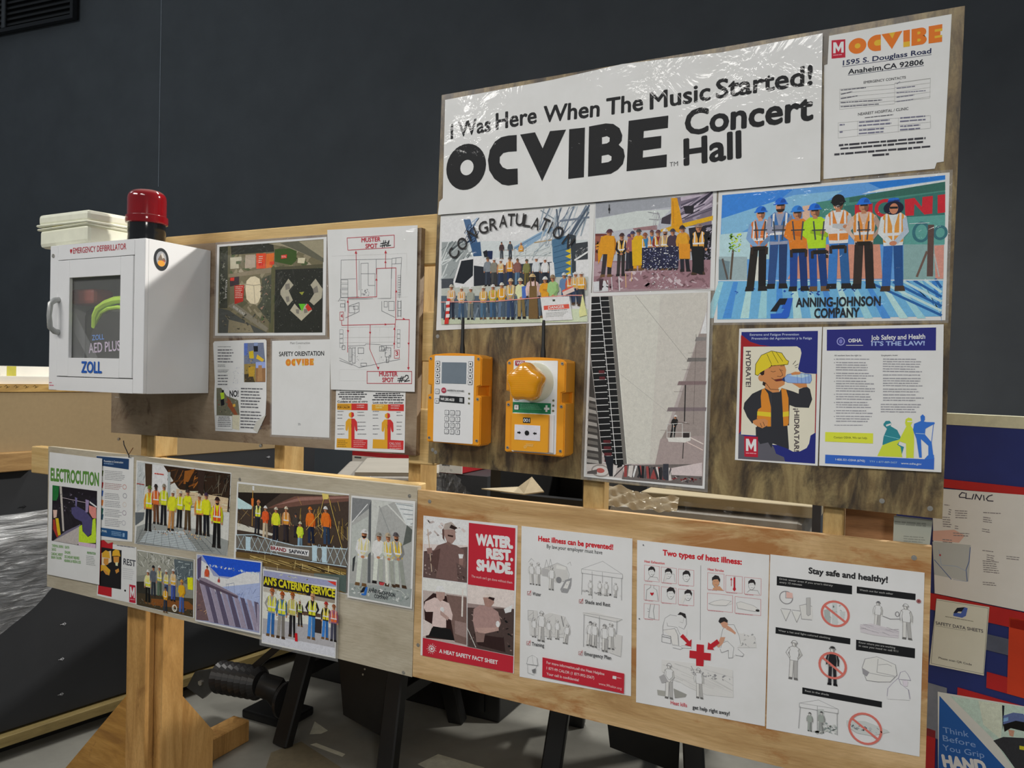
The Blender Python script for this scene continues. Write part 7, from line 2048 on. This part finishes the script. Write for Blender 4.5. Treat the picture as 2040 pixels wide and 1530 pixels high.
sheet('heat_prevention_sheet', (-0.6399, -0.001, 1.0047), [-1410, 1803, 1365, 1813, 1419, -1758, -1374, -1858], 'white sheet headed Heat illness can be prevented with four pencil drawings', 'poster', [
 ('N','lettering'),
 ('T','Heat illness can be prevented!','b4242e',-961,1494,1880,4,118,4),
 ('T','By law,your employer must have','3a3a3c',-732,1349,1393,8,86,1),
 ('N','pencil_drawing'),
 ('P','b9b8b6',[-636,940,-452,1033,-212,961,-150,663,-477,549,-704,656,-855,704,-840,844]),
 ('L','8f8f90',8,[-840,844,-635,923,-452,1026,-212,961,-146,800,-167,627]),
 ('P','c9c8c5',[-470,979,-230,959,-235,890,-486,891]),
 ('E','7a7a7c',-405,628,73,75),
 ('L','8f8f90',8,[-783,852,-732,1066,-671,867]),
 ('L','8f8f90',8,[-672,901,-632,1096,-580,930]),
 ('L','8f8f90',7,[-1203,954,-1129,1050,-1052,990]),
 ('L','8f8f90',7,[-195,1032,-124,1092,-103,1010]),
 ('P','a5a4a4',[-840,844,-671,850,-666,661,-835,672]),
 ('M',-1095,421,-1127,946,'d6d5d2','','cfcecb','c4c3c0','o','c9c7c4'),
 ('M',-939,422,-945,976,'d6d5d2','','cfcecb','c4c3c0','o','c9c7c4'),
 ('M',-592,361,-591,929,'d6d5d2','','cfcecb','c4c3c0','o','c9c7c4'),
 ('P','8a8a8c',[-363,411,-241,651,-78,724,-92,535,-178,353,-325,348]),
 ('P','c8c7c4',[-291,456,-203,622,-113,651,-181,455]),
 ('S',5,12,['a9a8a8','77777a'],[-350,383,-88,635],(8,18)),
 ('N','check_mark',True),
 ('L','8f3a3e',7,[-1213,243,-1117,247,-1119,163,-1215,159,-1213,243]),
 ('L','a8202a',10,[-1193,197,-1169,176,-1118,278]),
 ('N','pencil_drawing',True),
 ('T','Water','2e2e30',-1077,169,227,15,83,1),
 ('P','d0cfcc',[161,966,676,1211,1155,976,1157,878,164,872]),
 ('L','8f8f90',9,[161,966,676,1211,1155,976,1157,878,164,872,161,966]),
 ('L','8f8f90',9,[161,966,1155,976]),
 ('L','8f8f90',12,[185,885,176,371]),
 ('L','8f8f90',12,[1136,891,1146,382]),
 ('L','8f8f90',10,[425,944,441,316]),
 ('L','8f8f90',10,[903,876,913,479]),
 ('L','8f8f90',10,[675,961,681,712]),
 ('M',390,385,388,738,'d6d5d2','','cfcecb','c4c3c0','o','c9c7c4'),
 ('M',618,419,617,753,'d6d5d2','','cfcecb','c4c3c0','o','c9c7c4'),
 ('M',775,426,774,758,'d6d5d2','','cfcecb','c4c3c0','o','c9c7c4'),
 ('M',997,425,999,763,'d6d5d2','','cfcecb','c4c3c0','o','c9c7c4'),
 ('S',6,30,['a3a2a2','c0bfbd','8f8e8f'],[180,433,1161,506],(14,44)),
 ('N','check_mark',True),
 ('L','8f3a3e',7,[125,248,215,252,213,170,123,167,125,248]),
 ('L','a8202a',10,[144,204,166,184,214,282]),
 ('N','pencil_drawing',True),
 ('T','Shade and Rest','2e2e30',270,182,615,13,84,1),
 ('P','bdbcba',[-1183,-196,-947,-176,-924,-346,-608,-175,-238,-202,-87,-416,-153,-700,-1122,-797]),
 ('X',7,26,['8f8f90','b4b3b2','a8a7a6'],[-1167,-694,-116,-211],(6,10),(0,180),(100,340)),
 ('L','8f8f90',7,[-1183,-206,-1041,-198,-1036,-434,-1177,-439,-1183,-206]),
 ('M',-1007,-830,-1018,-362,'d6d5d2','','cfcecb','c4c3c0','o','c9c7c4'),
 ('M',-823,-902,-822,-174,'d6d5d2','','cfcecb','c4c3c0','o','c9c7c4'),
 ('M',-611,-813,-634,-352,'d6d5d2','','cfcecb','c4c3c0','o','c9c7c4'),
 ('M',-408,-778,-412,-316,'d6d5d2','','cfcecb','c4c3c0','o','c9c7c4'),
 ('M',-204,-845,-142,-374,'d6d5d2','','cfcecb','c4c3c0','o','c9c7c4'),
 ('L','6a6a6c',16,[-311,-214,-250,-443]),
 ('N','check_mark',True),
 ('L','8f3a3e',7,[-1195,-960,-1099,-954,-1101,-1038,-1197,-1044,-1195,-960]),
 ('L','a8202a',10,[-1175,-1005,-1151,-1026,-1100,-922]),
 ('N','pencil_drawing',True),
 ('T','Training','2e2e30',-1059,-1037,322,27,86,1),
 ('P','c2c1bf',[229,-43,477,13,1173,-43,1038,-124,248,-84]),
 ('L','8f8f90',9,[229,-43,1173,-43]),
 ('L','8f8f90',12,[255,-73,259,-831]),
 ('L','8f8f90',12,[630,-63,638,-798]),
 ('L','8f8f90',12,[1055,-95,1048,-791]),
 ('P','bbbab8',[907,-418,1182,-404,1160,-903,883,-854]),
 ('S',8,18,['a6a5a4','c4c3c1'],[279,-843,1124,-625],(10,30)),
 ('M',397,-790,422,-214,'5a5a5c','','cfcecb','c4c3c0','o','c9c7c4'),
 ('M',525,-801,518,-216,'d6d5d2','','cfcecb','c4c3c0','o','c9c7c4'),
 ('M',779,-856,764,-225,'8a8a8a','','cfcecb','c4c3c0','o','c9c7c4'),
 ('M',933,-778,918,-167,'d6d5d2','','cfcecb','c4c3c0','o','c9c7c4'),
 ('N','check_mark',True),
 ('L','8f3a3e',7,[148,-960,237,-954,236,-1035,146,-1041,148,-960]),
 ('L','a8202a',10,[167,-1004,189,-1023,236,-923]),
 ('N','pencil_drawing',True),
 ('T','Emergency Plan','2e2e30',289,-1022,650,11,84,1),
 ('P','d5d4d1',[-1181,-1507,-1147,-1343,-1034,-1263,-919,-1301,-892,-1487]),
 ('L','7a7a7c',7,[-1181,-1507,-1147,-1343,-1034,-1263,-919,-1301,-892,-1487,-1182,-1500]),
 ('L','7a7a7c',6,[-1042,-1271,-1006,-1481]),
 ('L','7a7a7c',6,[-1158,-1509,-1146,-1710,-985,-1731,-950,-1603,-907,-1490]),
 ('P','6a6a6c',[-1041,-1620,-943,-1567,-941,-1670,-1016,-1692]),
 ('N','red_band'),
 ('P','ab2432',[-769,-1267,1258,-1267,1259,-1725,-765,-1734]),
 ('T','For more information,call the Heat Helpline','d8b8b8',-661,-1399,1446,0,62,1),
 ('T','1 877-99 CALOR (1 877-992-2567)','d8b8b8',-657,-1533,1200,0,62,1),
 ('T','Your call is confidential','d8b8b8',-654,-1667,815,4,62,1),
 ('T','www.99calor.org','d0a0a0',651,-1638,555,-9,56,1),
 ('P','d6c4c4',[986,-1366,1076,-1365,1070,-1436,981,-1433]),
 ('B','c98a90',1086,-1379,120,53,1,591,0)], 'm', 'd2d0cc')
sheet('heat_types_sheet', (-0.3483, -0.001, 1.0032), [-1440, 1810, 1409, 1823, 1407, -1778, -1376, -1855], 'white sheet headed Two types of heat illness with a red cross', 'poster', [
 ('N','lettering'),
 ('T','Two types of heat illness:','b4242e',-851,1542,1708,3,117,4),
 ('T','Heat Exhaustion','b4242e',-1262,1328,463,12,51,2),
 ('T','Heat Stroke','b4242e',146,1338,339,10,49,2),
 ('N','pencil_drawing'),
 ('L','7a7a7c',9,[-6,1418,23,-200]),
 ('L','b5656c',6,[-1257,1270,-916,1279,-910,934,-1251,922,-1257,1270]),
 ('B','b08488',-1236,915,227,32,1,52,28),
 ('L','b5656c',6,[-874,1276,-533,1286,-528,947,-869,934,-874,1276]),
 ('B','b08488',-854,927,228,32,1,66,28),
 ('L','b5656c',6,[-490,1283,-150,1293,-145,949,-484,936,-490,1283]),
 ('B','b08488',-469,929,226,32,1,80,30),
 ('L','b5656c',6,[-1252,833,-911,846,-905,504,-1247,488,-1252,833]),
 ('B','b08488',-1232,481,228,32,1,94,33),
 ('L','b5656c',6,[-863,838,-529,851,-523,504,-857,488,-863,838]),
 ('B','b08488',-843,481,223,32,1,108,33),
 ('L','b5656c',6,[-482,843,-140,858,-134,520,-476,502,-482,843]),
 ('B','b08488',-462,496,229,32,1,122,35),
 ('L','b5656c',6,[-1245,408,-900,426,-895,86,-1239,66,-1245,408]),
 ('B','b08488',-1224,60,230,33,1,136,40),
 ('L','b5656c',6,[147,1287,495,1300,501,942,153,926,147,1287]),
 ('B','b08488',167,920,233,32,1,150,32),
 ('L','b5656c',6,[531,1282,874,1295,880,941,537,925,531,1282]),
 ('B','b08488',551,919,230,31,1,164,32),
 ('L','b5656c',6,[917,1293,1256,1306,1262,956,923,939,917,1293]),
 ('B','b08488',937,933,227,31,1,178,33),
 ('L','b5656c',6,[152,846,684,868,690,506,159,479,152,846]),
 ('B','b08488',173,473,363,31,1,192,36),
 ('L','b5656c',6,[733,855,1261,873,1267,528,739,505,733,855]),
 ('B','b08488',753,499,361,31,1,206,32),
 ('P','cfccc8',[-1152,1172,-1033,1187,-1025,1106,-1077,1034,-1125,1040,-1156,1100]),
 ('L','6a6868',6,[-1152,1160,-1156,1088,-1119,1035,-1071,1035,-1025,1106]),
 ('P','2a2728',[-1166,1146,-1165,1205,-1106,1260,-1040,1251,-1009,1191,-1017,1131,-1038,1163,-1057,1190,-1128,1175]),
 ('L','55585a',6,[-1121,1134,-1097,1138]),
 ('L','55585a',6,[-1073,1141,-1055,1143]),
 ('L','55585a',6,[-1102,1078,-1066,1083]),
 ('L','8a8888',7,[-1168,942,-1124,1022,-960,1030,-929,961]),
 ('P','cfccc8',[-774,1180,-651,1196,-643,1112,-696,1037,-746,1043,-778,1106]),
 ('L','6a6868',6,[-774,1168,-778,1093,-740,1037,-690,1038,-643,1112]),
 ('P','2a2728',[-788,1153,-787,1215,-727,1272,-659,1262,-627,1199,-635,1137,-657,1171,-676,1199,-749,1183]),
 ('L','55585a',6,[-742,1141,-718,1144]),
 ('L','55585a',6,[-693,1148,-675,1150]),
 ('L','55585a',6,[-722,1083,-685,1088]),
 ('P','c4c2c0',[-825,975,-785,1127,-725,1120,-766,969]),
 ('L','8a8888',6,[-818,932,-785,1127,-580,1155,-561,983]),
 ('P','cfccc8',[-379,1178,-249,1195,-241,1106,-297,1026,-349,1032,-383,1099]),
 ('L','6a6868',6,[-378,1165,-383,1086,-342,1027,-291,1027,-241,1106]),
 ('P','2a2728',[-393,1149,-392,1215,-329,1275,-258,1265,-224,1198,-232,1133,-255,1168,-275,1198,-353,1181]),
 ('L','55585a',6,[-345,1137,-319,1140]),
 ('L','55585a',6,[-293,1144,-274,1146]),
 ('L','55585a',6,[-324,1075,-285,1080]),
 ('P','cfccc8',[1011,1182,1123,1198,1131,1117,1082,1046,1037,1052,1008,1112]),
 ('L','6a6868',6,[1012,1171,1008,1100,1043,1047,1088,1047,1131,1117]),
 ('P','2a2728',[999,1157,999,1216,1054,1270,1116,1261,1146,1201,1138,1142,1118,1174,1101,1201,1034,1185]),
 ('L','55585a',6,[1040,1145,1063,1149]),
 ('L','55585a',6,[1085,1152,1102,1154]),
 ('L','55585a',6,[1059,1090,1092,1094]),
 ('L','8a8888',7,[979,975,1031,1039,1191,1048,1233,971]),
 ('P','cfccc8',[-719,755,-579,775,-570,679,-631,593,-687,599,-724,670]),
 ('L','6a6868',6,[-719,741,-724,656,-680,593,-624,594,-570,679]),
 ('P','2a2728',[-736,725,-734,795,-666,861,-588,851,-551,779,-561,708,-585,747,-607,778,-691,759]),
 ('L','55585a',6,[-683,711,-655,715]),
 ('L','55585a',6,[-627,720,-606,723]),
 ('L','55585a',6,[-660,645,-618,651]),
 ('P','cfccc8',[-329,765,-203,783,-195,696,-250,618,-301,623,-334,688]),
 ('L','6a6868',6,[-329,752,-333,675,-294,618,-243,619,-195,696]),
 ('P','2a2728',[-344,737,-343,801,-281,861,-211,852,-178,787,-187,722,-209,757,-229,786,-304,769]),
 ('L','55585a',6,[-297,725,-271,729]),
 ('L','55585a',6,[-246,733,-227,735]),
 ('L','55585a',6,[-276,665,-238,670]),
 ('P','c9c7c4',[-434,566,-352,752,-294,732,-376,532]),
 ('L','77777a',7,[-1201,480,-1192,718,-1104,789,-1105,842]),
 ('L','77777a',7,[-927,521,-962,751,-1035,784,-1030,844]),
 ('P','a8202a',[-1069,603,-1109,641,-1104,677,-1071,665,-1035,687,-1028,653]),
 ('L','77777a',8,[-1094,408,-1120,256,-1132,107,-997,93,-1031,270,-1005,421]),
 ('L','77777a',7,[-1161,309,-1136,283]),
 ('L','77777a',7,[-1159,235,-1129,240]),
 ('P','b98a6a',[257,1152,390,1171,399,1077,341,994,287,1000,252,1070]),
 ('L','6a6868',6,[257,1139,253,1056,294,994,348,995,399,1077]),
 ('P','2a2728',[242,1123,243,1191,308,1255,382,1244,417,1175,408,1105,384,1143,363,1174,284,1156]),
 ('L','55585a',6,[291,1110,318,1113]),
 ('L','55585a',6,[345,1117,365,1120]),
 ('L','55585a',6,[313,1045,353,1050]),
 ('P','b98a6a',[267,971,405,1033,490,946,268,928]),
 ('P','a8202a',[693,1257,728,1261,734,1052,751,1012,717,960,683,1002,698,1047]),
 ('L','77777a',5,[693,1271,728,1275,734,1052]),
 ('L','a8202a',10,[651,1068,648,1222]),
 ('P','a8202a',[647,1250,670,1197,626,1191]),
 ('P','c9c7c4',[186,618,302,692,467,745,659,746,674,692,553,631,304,593]),
 ('L','7a7a7c',6,[186,618,302,692,467,745,659,746,553,631,304,607,186,618]),
 ('P','c9c7c4',[769,721,849,761,1119,718,1227,652,1149,598,799,613]),
 ('L','7a7a7c',6,[769,721,849,761,1119,718,1227,652,1149,598,799,613,769,721]),
 ('E','2a2728',1201,628,40,25),
 ('N','pencil_drawing',True),
 ('P','d0cecb',[-798,-103,-775,135,-660,241,-484,240,-423,105,-275,-15,-272,-159,-415,-212,-491,-66,-738,-151]),
 ('L','77777a',8,[-796,-219,-806,-46,-760,152,-645,243,-484,240]),
 ('L','77777a',8,[-714,57,-697,-13,-493,-8,-416,-155]),
 ('P','c9c7c4',[-798,-117,-536,-44,-474,-165,-454,-393,-585,-402,-618,-247]),
 ('L','77777a',8,[-792,-116,-536,-44,-459,-191,-439,-405]),
 ('L','77777a',8,[-634,-221,-585,-402]),
 ('P','cfccc8',[-527,204,-457,302,-340,263,-365,114,-481,124]),
 ('P','2a2728',[-485,269,-429,341,-313,319,-287,214,-339,234,-398,277]),
 ('L','77777a',8,[-297,270,-284,99,-333,-25,-450,14]),
 ('L','77777a',8,[-819,-223,-619,-233,-620,-393,-821,-385,-819,-223]),
 ('L','55585a',10,[-809,-266,-632,-273]),
 ('P','d0cecb',[-585,-416,-410,-414,-351,-447,-408,-481,-569,-472]),
 ('L','77777a',7,[-585,-416,-410,-414,-351,-447,-408,-481,-569,-472]),
 ('P','d0cecb',[-382,-395,-180,-374,-165,-414,-352,-439]),
 ('L','77777a',7,[-382,-395,-180,-374,-165,-414,-352,-439]),
 ('N','pencil_drawing',True),
 ('P','c2c1bf',[839,87,1162,86,1194,-158,820,-224]),
 ('S',5,18,['a9a8a6','c9c8c5','8f8f90'],[838,-185,1195,143],(12,34)),
 ('P','d0cecb',[562,238,726,251,840,59,872,-131,793,-257,683,-221,571,-128,459,-62,483,98]),
 ('L','77777a',8,[465,-61,496,114,590,228,726,251,840,31,872,-131]),
 ('P','d0cecb',[462,-175,599,-123,847,-248,958,-340,932,-386,824,-392,743,-407,717,-468,621,-471,631,-314,495,-395,444,-320]),
 ('L','77777a',8,[465,-288,490,-184,599,-123,738,-239,717,-454,635,-483,625,-315,481,-392,452,-318]),
 ('L','77777a',8,[820,-252,944,-342,919,-397,769,-388]),
 ('P','b98a72',[454,-63,556,-46,504,-196,424,-295,381,-274]),
 ('P','b98a72',[590,214,674,172,771,90,759,45,676,88,565,125]),
 ('P','b98a72',[438,246,560,336,603,245,565,139,495,156]),
 ('P','2a2728',[401,268,435,353,531,380,596,322,589,270,520,287,438,232]),
 ('N','pencil_drawing',True),
 ('P','c4c3c1',[-811,-778,-58,-725,723,-720,751,-1305,185,-1365,-216,-1274,-805,-1041]),
 ('X',6,30,['b4b3b2','a9a8a6','c9c8c6'],[-781,-1280,737,-817],(6,10),(-20,-4),(200,800)),
 ('S',7,34,['9a999a','c9c8c6','7f7f82'],[-255,-1005,703,-849],(14,40)),
 ('P','96958f',[-898,-1470,-706,-1461,-703,-1577,-881,-1584]),
 ('P','8a8984',[-532,-1367,-240,-1438,-267,-1502,-498,-1578]),
 ('M',-628,-1620,-639,-834,'d6d5d2','','cfcecb','c4c3c0','of','c9c7c4'),
 ('M',46,-1474,2,-815,'d6d5d2','','cfcecb','c4c3c0','o','c9c7c4'),
 ('L','77777a',10,[-51,-983,-156,-801]),
 ('P','9a999a',[-861,-1169,-745,-1088,-652,-1245,-798,-1303]),
 ('N','red_cross'),
 ('P','aa222c',[-51,-302,107,-288,109,-457,260,-444,256,-604,110,-614,108,-757,-51,-773,-52,-618,-200,-628,-198,-463,-50,-454]),
 ('N','red_arrow'),
 ('P','aa222c',[-415,-198,-353,-130,-212,-264,-162,-212,-166,-377,-310,-362,-262,-316]),
 ('N','red_arrow '),
 ('P','aa222c',[383,-118,440,-193,299,-323,328,-360,183,-375,198,-215,247,-247]),
 ('T','Heat kills','b4424a',-587,-1728,362,16,81,1),
 ('T','get help right away!','3a3a3c',-104,-1727,791,20,80,2),
 ('N','pen_mark',True),
 ('E','55555a',-1292,1715,15,17),
 ('N','pen_mark',True),
 ('E','55555a',-1342,44,15,17)], 'm', 'd2d0cc')
sheet('stay_safe_sheet', (-0.0635, -0.001, 1.0065), [-1421, 1806, 1415, 1803, 1418, -1760, -1412, -1850], 'white sheet headed Stay safe and healthy with black caption bars', 'poster', [
 ('N','lettering'),
 ('T','Stay safe and healthy!','2a2a2c',-669,1514,1457,3,115,4),
 ('N','caption_bar',True),
 ('P','17181a',[-1281,1370,151,1373,153,1199,-1279,1179]),
 ('T',"Drink water even if you aren't thirsty",'9a9a98',-1227,1304,1023,2,36,1),
 ('T','every 15 minutes','9a9a98',-1225,1236,438,4,37,1),
 ('N','caption_bar',True),
 ('P','17181a',[237,1371,1273,1375,1274,1250,238,1235]),
 ('T','Watch out for each other','9a9a98',288,1295,599,4,35,1),
 ('N','caption_bar',True),
 ('P','17181a',[-1278,306,145,314,146,193,-1277,173]),
 ('T','Wear a hat and light-colored clothing','9a9a98',-1223,229,998,5,37,1),
 ('N','caption_bar',True),
 ('P','17181a',[251,309,1290,317,1292,126,253,102]),
 ('T','Know where you are working','9a9a98',300,246,649,5,36,1),
 ('T','in case you need to call 911','9a9a98',302,182,698,7,35,1),
 ('N','caption_bar',True),
 ('P','17181a',[-727,-844,743,-832,743,-951,-726,-975]),
 ('T','Rest in the shade','9a9a98',-674,-919,452,6,37,1),
 ('N','pencil_drawing'),
 ('G','7f7d80',-1087,952,135,137,17),
 ('P','c9a49c',[-1090,1074,-966,1062,-957,956,-1078,938]),
 ('L','7f7d80',7,[-1099,1073,-1096,941,-980,952]),
 ('N','pencil_drawing',True),
 ('L','7f7d80',8,[-1185,691,-1081,468,-989,715,-1174,711]),
 ('P','c9c8c5',[-1173,674,-1000,695,-1081,480]),
 ('L','7f7d80',8,[-971,694,-868,472,-777,718,-960,714]),
 ('P','c9c8c5',[-959,677,-788,698,-868,484]),
 ('P','c6c5c2',[-834,822,-699,873,-585,860,-565,591,-776,557]),
 ('L','7f7d80',9,[-825,823,-699,873,-585,845]),
 ('L','7f7d80',8,[-816,809,-776,557,-578,565]),
 ('P','a9a8a6',[-696,1001,-623,1018,-609,675,-653,637,-682,669]),
 ('L','7f7d80',7,[-696,1001,-623,1018,-609,675,-653,637,-682,669,-696,1001]),
 ('N','pencil_drawing',True),
 ('P','b4b9b8',[-200,1039,-132,1049,-92,548,-201,530]),
 ('P','9aa2a0',[-360,804,-250,852,-229,555,-327,569]),
 ('P','b4b9b8',[-57,822,37,837,15,655,-40,661]),
 ('S',3,16,['8a9290','a4acaa'],[-365,577,85,984],(8,24)),
 ('N','prohibition_mark',True),
 ('G','c0685e',-146,763,271,268,43),
 ('L','c0685e',44,[-349,899,54,618]),
 ('N','pencil_drawing',True),
 ('N','pencil_drawing',True),
 ('M',618,606,631,1134,'5a5a60','','cfcecb','c4c3c0','o','c9c7c4'),
 ('N','pencil_drawing',True),
 ('M',1151,465,1109,1155,'cfceca','','cfcecb','c4c3c0','o','c9c7c4'),
 ('P','bdb8bc',[313,614,510,676,1007,613,998,467,569,452,330,470]),
 ('X',4,20,['8f8a90','a9a4aa'],[325,496,997,646],(6,10),(-20,10),(100,300)),
 ('L','7f7d80',12,[716,856,847,819,1027,848]),
 ('G','7f7d80',968,934,39,52,13),
 ('N','pencil_drawing',True),
 ('M',-910,-719,-901,93,'d6d5d2','','cfcecb','c4c3c0','ok','c9c7c4'),
 ('N','pencil_drawing',True),
 ('M',-162,-692,-177,100,'2a2a2c','','1f1e22','26252a','o','c9c7c4'),
 ('N','prohibition_mark',True),
 ('G','c0685e',-167,-288,267,274,44),
 ('L','c0685e',44,[-366,-154,30,-432]),
 ('N','pencil_drawing',True),
 ('N','pencil_drawing',True),
 ('P','c9c8c5',[374,-230,422,-44,632,38,790,-6,960,-61,990,-258,878,-411,670,-452,459,-464]),
 ('L','7f7d80',8,[374,-230,422,-44,632,38,790,-6,960,-61,990,-258,878,-411,670,-452,459,-464,374,-230]),
 ('L','7f7d80',8,[654,-2,639,-268,952,-280]),
 ('L','7f7d80',7,[662,-117,818,-73,896,-102]),
 ('P','8a888c',[374,-230,508,-293,458,-391,390,-345]),
 ('L','7f7d80',8,[509,-308,772,-315,953,-300]),
 ('P','cfcdca',[904,-420,1017,-311,1059,-418,1188,-479,1219,-703,835,-754,842,-549]),
 ('L','8d8698',8,[833,-696,842,-549,930,-415,1017,-311,1059,-418,1201,-505,1231,-672]),
 ('P','d0cecb',[1018,-325,1053,-188,1129,-151,1181,-207,1229,-312,1082,-327]),
 ('L','8d8698',8,[1018,-325,1053,-188,1129,-151,1181,-207,1229,-312,1056,-326]),
 ('P','c4bcc4',[1095,-339,1184,-336,1174,-439,1111,-451]),
 ('N','pencil_drawing',True),
 ('P','d0cfcc',[-773,-1174,-412,-1037,-44,-1146,-42,-1235,-771,-1259]),
 ('L','8f8f90',9,[-773,-1174,-412,-1037,-44,-1146,-42,-1235,-771,-1259,-773,-1174]),
 ('L','8f8f90',9,[-773,-1174,-44,-1146]),
 ('L','8f8f90',12,[-754,-1246,-777,-1694]),
 ('L','8f8f90',12,[-58,-1224,-45,-1670]),
 ('L','8f8f90',10,[-431,-1168,-417,-1740]),
 ('P','a9adaa',[-421,-1227,-310,-1203,-298,-1682,-409,-1708]),
 ('M',-563,-1713,-570,-1325,'2a2a2c','','8f9690','8f9690','o','c9c7c4'),
 ('M',-348,-1694,-350,-1257,'3a3a3c','','8f9690','8a8e8c','o','c9c7c4'),
 ('S',5,36,['9aa09c','7f8886','b9bcb8'],[-332,-1668,-36,-1449],(12,40)),
 ('S',6,14,['8a908c','b4b6b2'],[-523,-1727,-297,-1643],(14,40)),
 ('N','pencil_drawing',True),
 ('P','b4b8b6',[119,-1334,453,-1276,850,-1363,890,-1397,566,-1545,300,-1546,135,-1450]),
 ('S',7,26,['8a8f90','5a6468','a4a8a8'],[160,-1497,775,-1355],(14,44)),
 ('N','prohibition_mark',True),
 ('G','c0685e',457,-1428,309,317,42),
 ('L','c0685e',44,[226,-1281,685,-1585]),
 ('N','pencil_drawing',True),
 ('E','8f5a5a',1329,1243,40,40),
 ('E','6a2a2c',1329,1243,15,17)], 'm', 'd2d0cc')
sheet('clinic_sheet', (0.2226, 0.5839, 1.1409), [-1113, 1355, 1020, 1444, 1072, -1392, -979, -1406], 'large printed clinic directions sheet with a hand-written title on the painted panel', 'sheet', [
 ('N','lettering'),
 ('N','handwriting'),
 ('L','3a3844',26,[-334,1318,-402,1325,-463,1241,-453,1196,-330,1204]),
 ('L','3a3844',26,[-306,1322,-308,1185,-195,1192]),
 ('L','3a3844',26,[-131,1315,-168,1183]),
 ('L','3a3844',26,[-101,1192,-78,1322,6,1189,47,1323]),
 ('L','3a3844',26,[90,1314,106,1191]),
 ('L','3a3844',26,[282,1351,200,1311,155,1239,190,1193,302,1200]),
 ('N','map_print'),
 ('P','a9adab',[-1067,-56,-164,13,-193,-929,-1002,-917]),
 ('P','cfa294',[-1060,226,-555,341,-305,231,-436,25,-1060,-24]),
 ('L','4a5f8f',18,[-1006,-529,-591,-954]),
 ('L','4a5f8f',18,[-176,-49,-193,-415,-255,-640,-221,-920]),
 ('L','7f97b8',9,[-905,-245,-838,-635,-475,-593,-254,-670]),
 ('L','6d84a8',7,[-549,-945,-220,-935]),
 ('E','a03a40',-873,-378,23,27),
 ('N','small_print'),
 ('B','7a7678',-809,963,140,58,1,122,4),
 ('B','7a7678',-694,856,70,174,3,129,-65),
 ('B','7a7678',-554,846,342,232,4,136,54),
 ('B','7a7678',-843,634,225,293,5,143,38),
 ('B','7a7678',-544,450,97,116,2,150,-18),
 ('B','7a7678',-581,260,439,116,2,157,72),
 ('B','7a7678',-827,48,225,117,2,164,54),
 ('B','7a7678',93,896,478,53,1,171,43),
 ('B','7a7678',96,777,209,160,3,178,-8),
 ('B','7a7678',77,476,210,108,2,185,-5),
 ('B','7a7678',99,-65,266,53,1,192,30),
 ('B','7a7678',199,-159,182,160,3,199,-3),
 ('B','7a7678',111,-325,353,321,6,206,54),
 ('B','7a7678',623,-114,288,105,2,213,42),
 ('B','7a7678',125,-860,327,107,2,220,61)], 'm', 'cdc8c4', rot=-0.3787)
sheet('data_sheet_card', (0.1883, 0.5988, 0.9024), [-557, 848, 660, 917, 583, -833, -687, -932], 'cream safety data sheets card with a blue and black emblem on the painted panel', 'card', [
 ('N','lettering'),
 ('L','3c3c3c',7,[-567,817,638,885,571,-793,-643,-885,-567,817]),
 ('N','logo'),
 ('P','1c2030',[-150,574,-66,724,106,782,51,656,-35,635,-91,557]),
 ('P','4a62a8',[106,782,178,774,140,566,56,497,-148,494,-150,558,-63,596,24,601,51,672]),
 ('B','7a7a6a',-338,440,652,42,1,38,32,0.43,0),
 ('T','SAFETY DATA SHEETS','55555a',-562,167,1108,38,78,2),
 ('L','6a6a6c',6,[-567,132,150,184]),
 ('T','Please scan QR Code','4a4a4c',-466,-708,776,35,49,1)], 'm', 'c9c9bb', rot=-0.3787)
sheet('grip_poster', (0.2399, 0.5783, 0.6624), [-1023, 819, 967, 1097, 1014, -747, -959, -1169], 'blue hand safety poster lettered Think Before You Grip at the lower right corner', 'poster', [
 ('N','lettering'),
 ('N','blue_field'),
 ('P','24559a',[-978,728,726,-711,-949,-1264]),
 ('N','photo_print'),
 ('P','a9bcb4',[-736,807,941,1069,984,-606,775,-569,277,45,-293,474]),
 ('P','b9c4b4',[-77,897,469,986,438,105,49,339]),
 ('P','2a2c34',[443,962,496,964,483,432,472,366]),
 ('P','5d6b94',[476,709,685,859,894,900,961,817,964,696,743,679,482,494]),
 ('P','1c1d22',[482,494,743,679,963,711,969,485,643,459,513,319]),
 ('P','b08a78',[591,409,723,426,701,264,621,266]),
 ('P','3a3c40',[277,14,490,186,973,334,997,-601,773,-508,499,-183]),
 ('P','b9b23a',[836,100,978,123,981,33,838,9]),
 ('P','7a9cc0',[478,648,583,715,585,624,480,555]),
 ('T','Think','7f9cca',-858,-197,603,92,143),
 ('T','Before','7f9cca',-858,-409,764,81,142),
 ('T','You Grip','7f9cca',-852,-652,963,94,142),
 ('T','HAND','d2d6d8',-835,-1071,1028,127,275,6)], 'm', 'c4c6c2', rot=-0.3787)
sheet('grey_notice', (0.0557, 0.025, 1.2599), [-326, 276, 347, 256, 309, -278, -331, -254], 'grey printed notice tucked in the gap at the right end of the stand', 'notice', [
 ('N','lettering'),
 ('B','74776f',-311,171,546,82,2,10,12,0.8,0),
 ('B','74776f',-148,-104,400,140,3,17,14)], 'm', '8f9288')
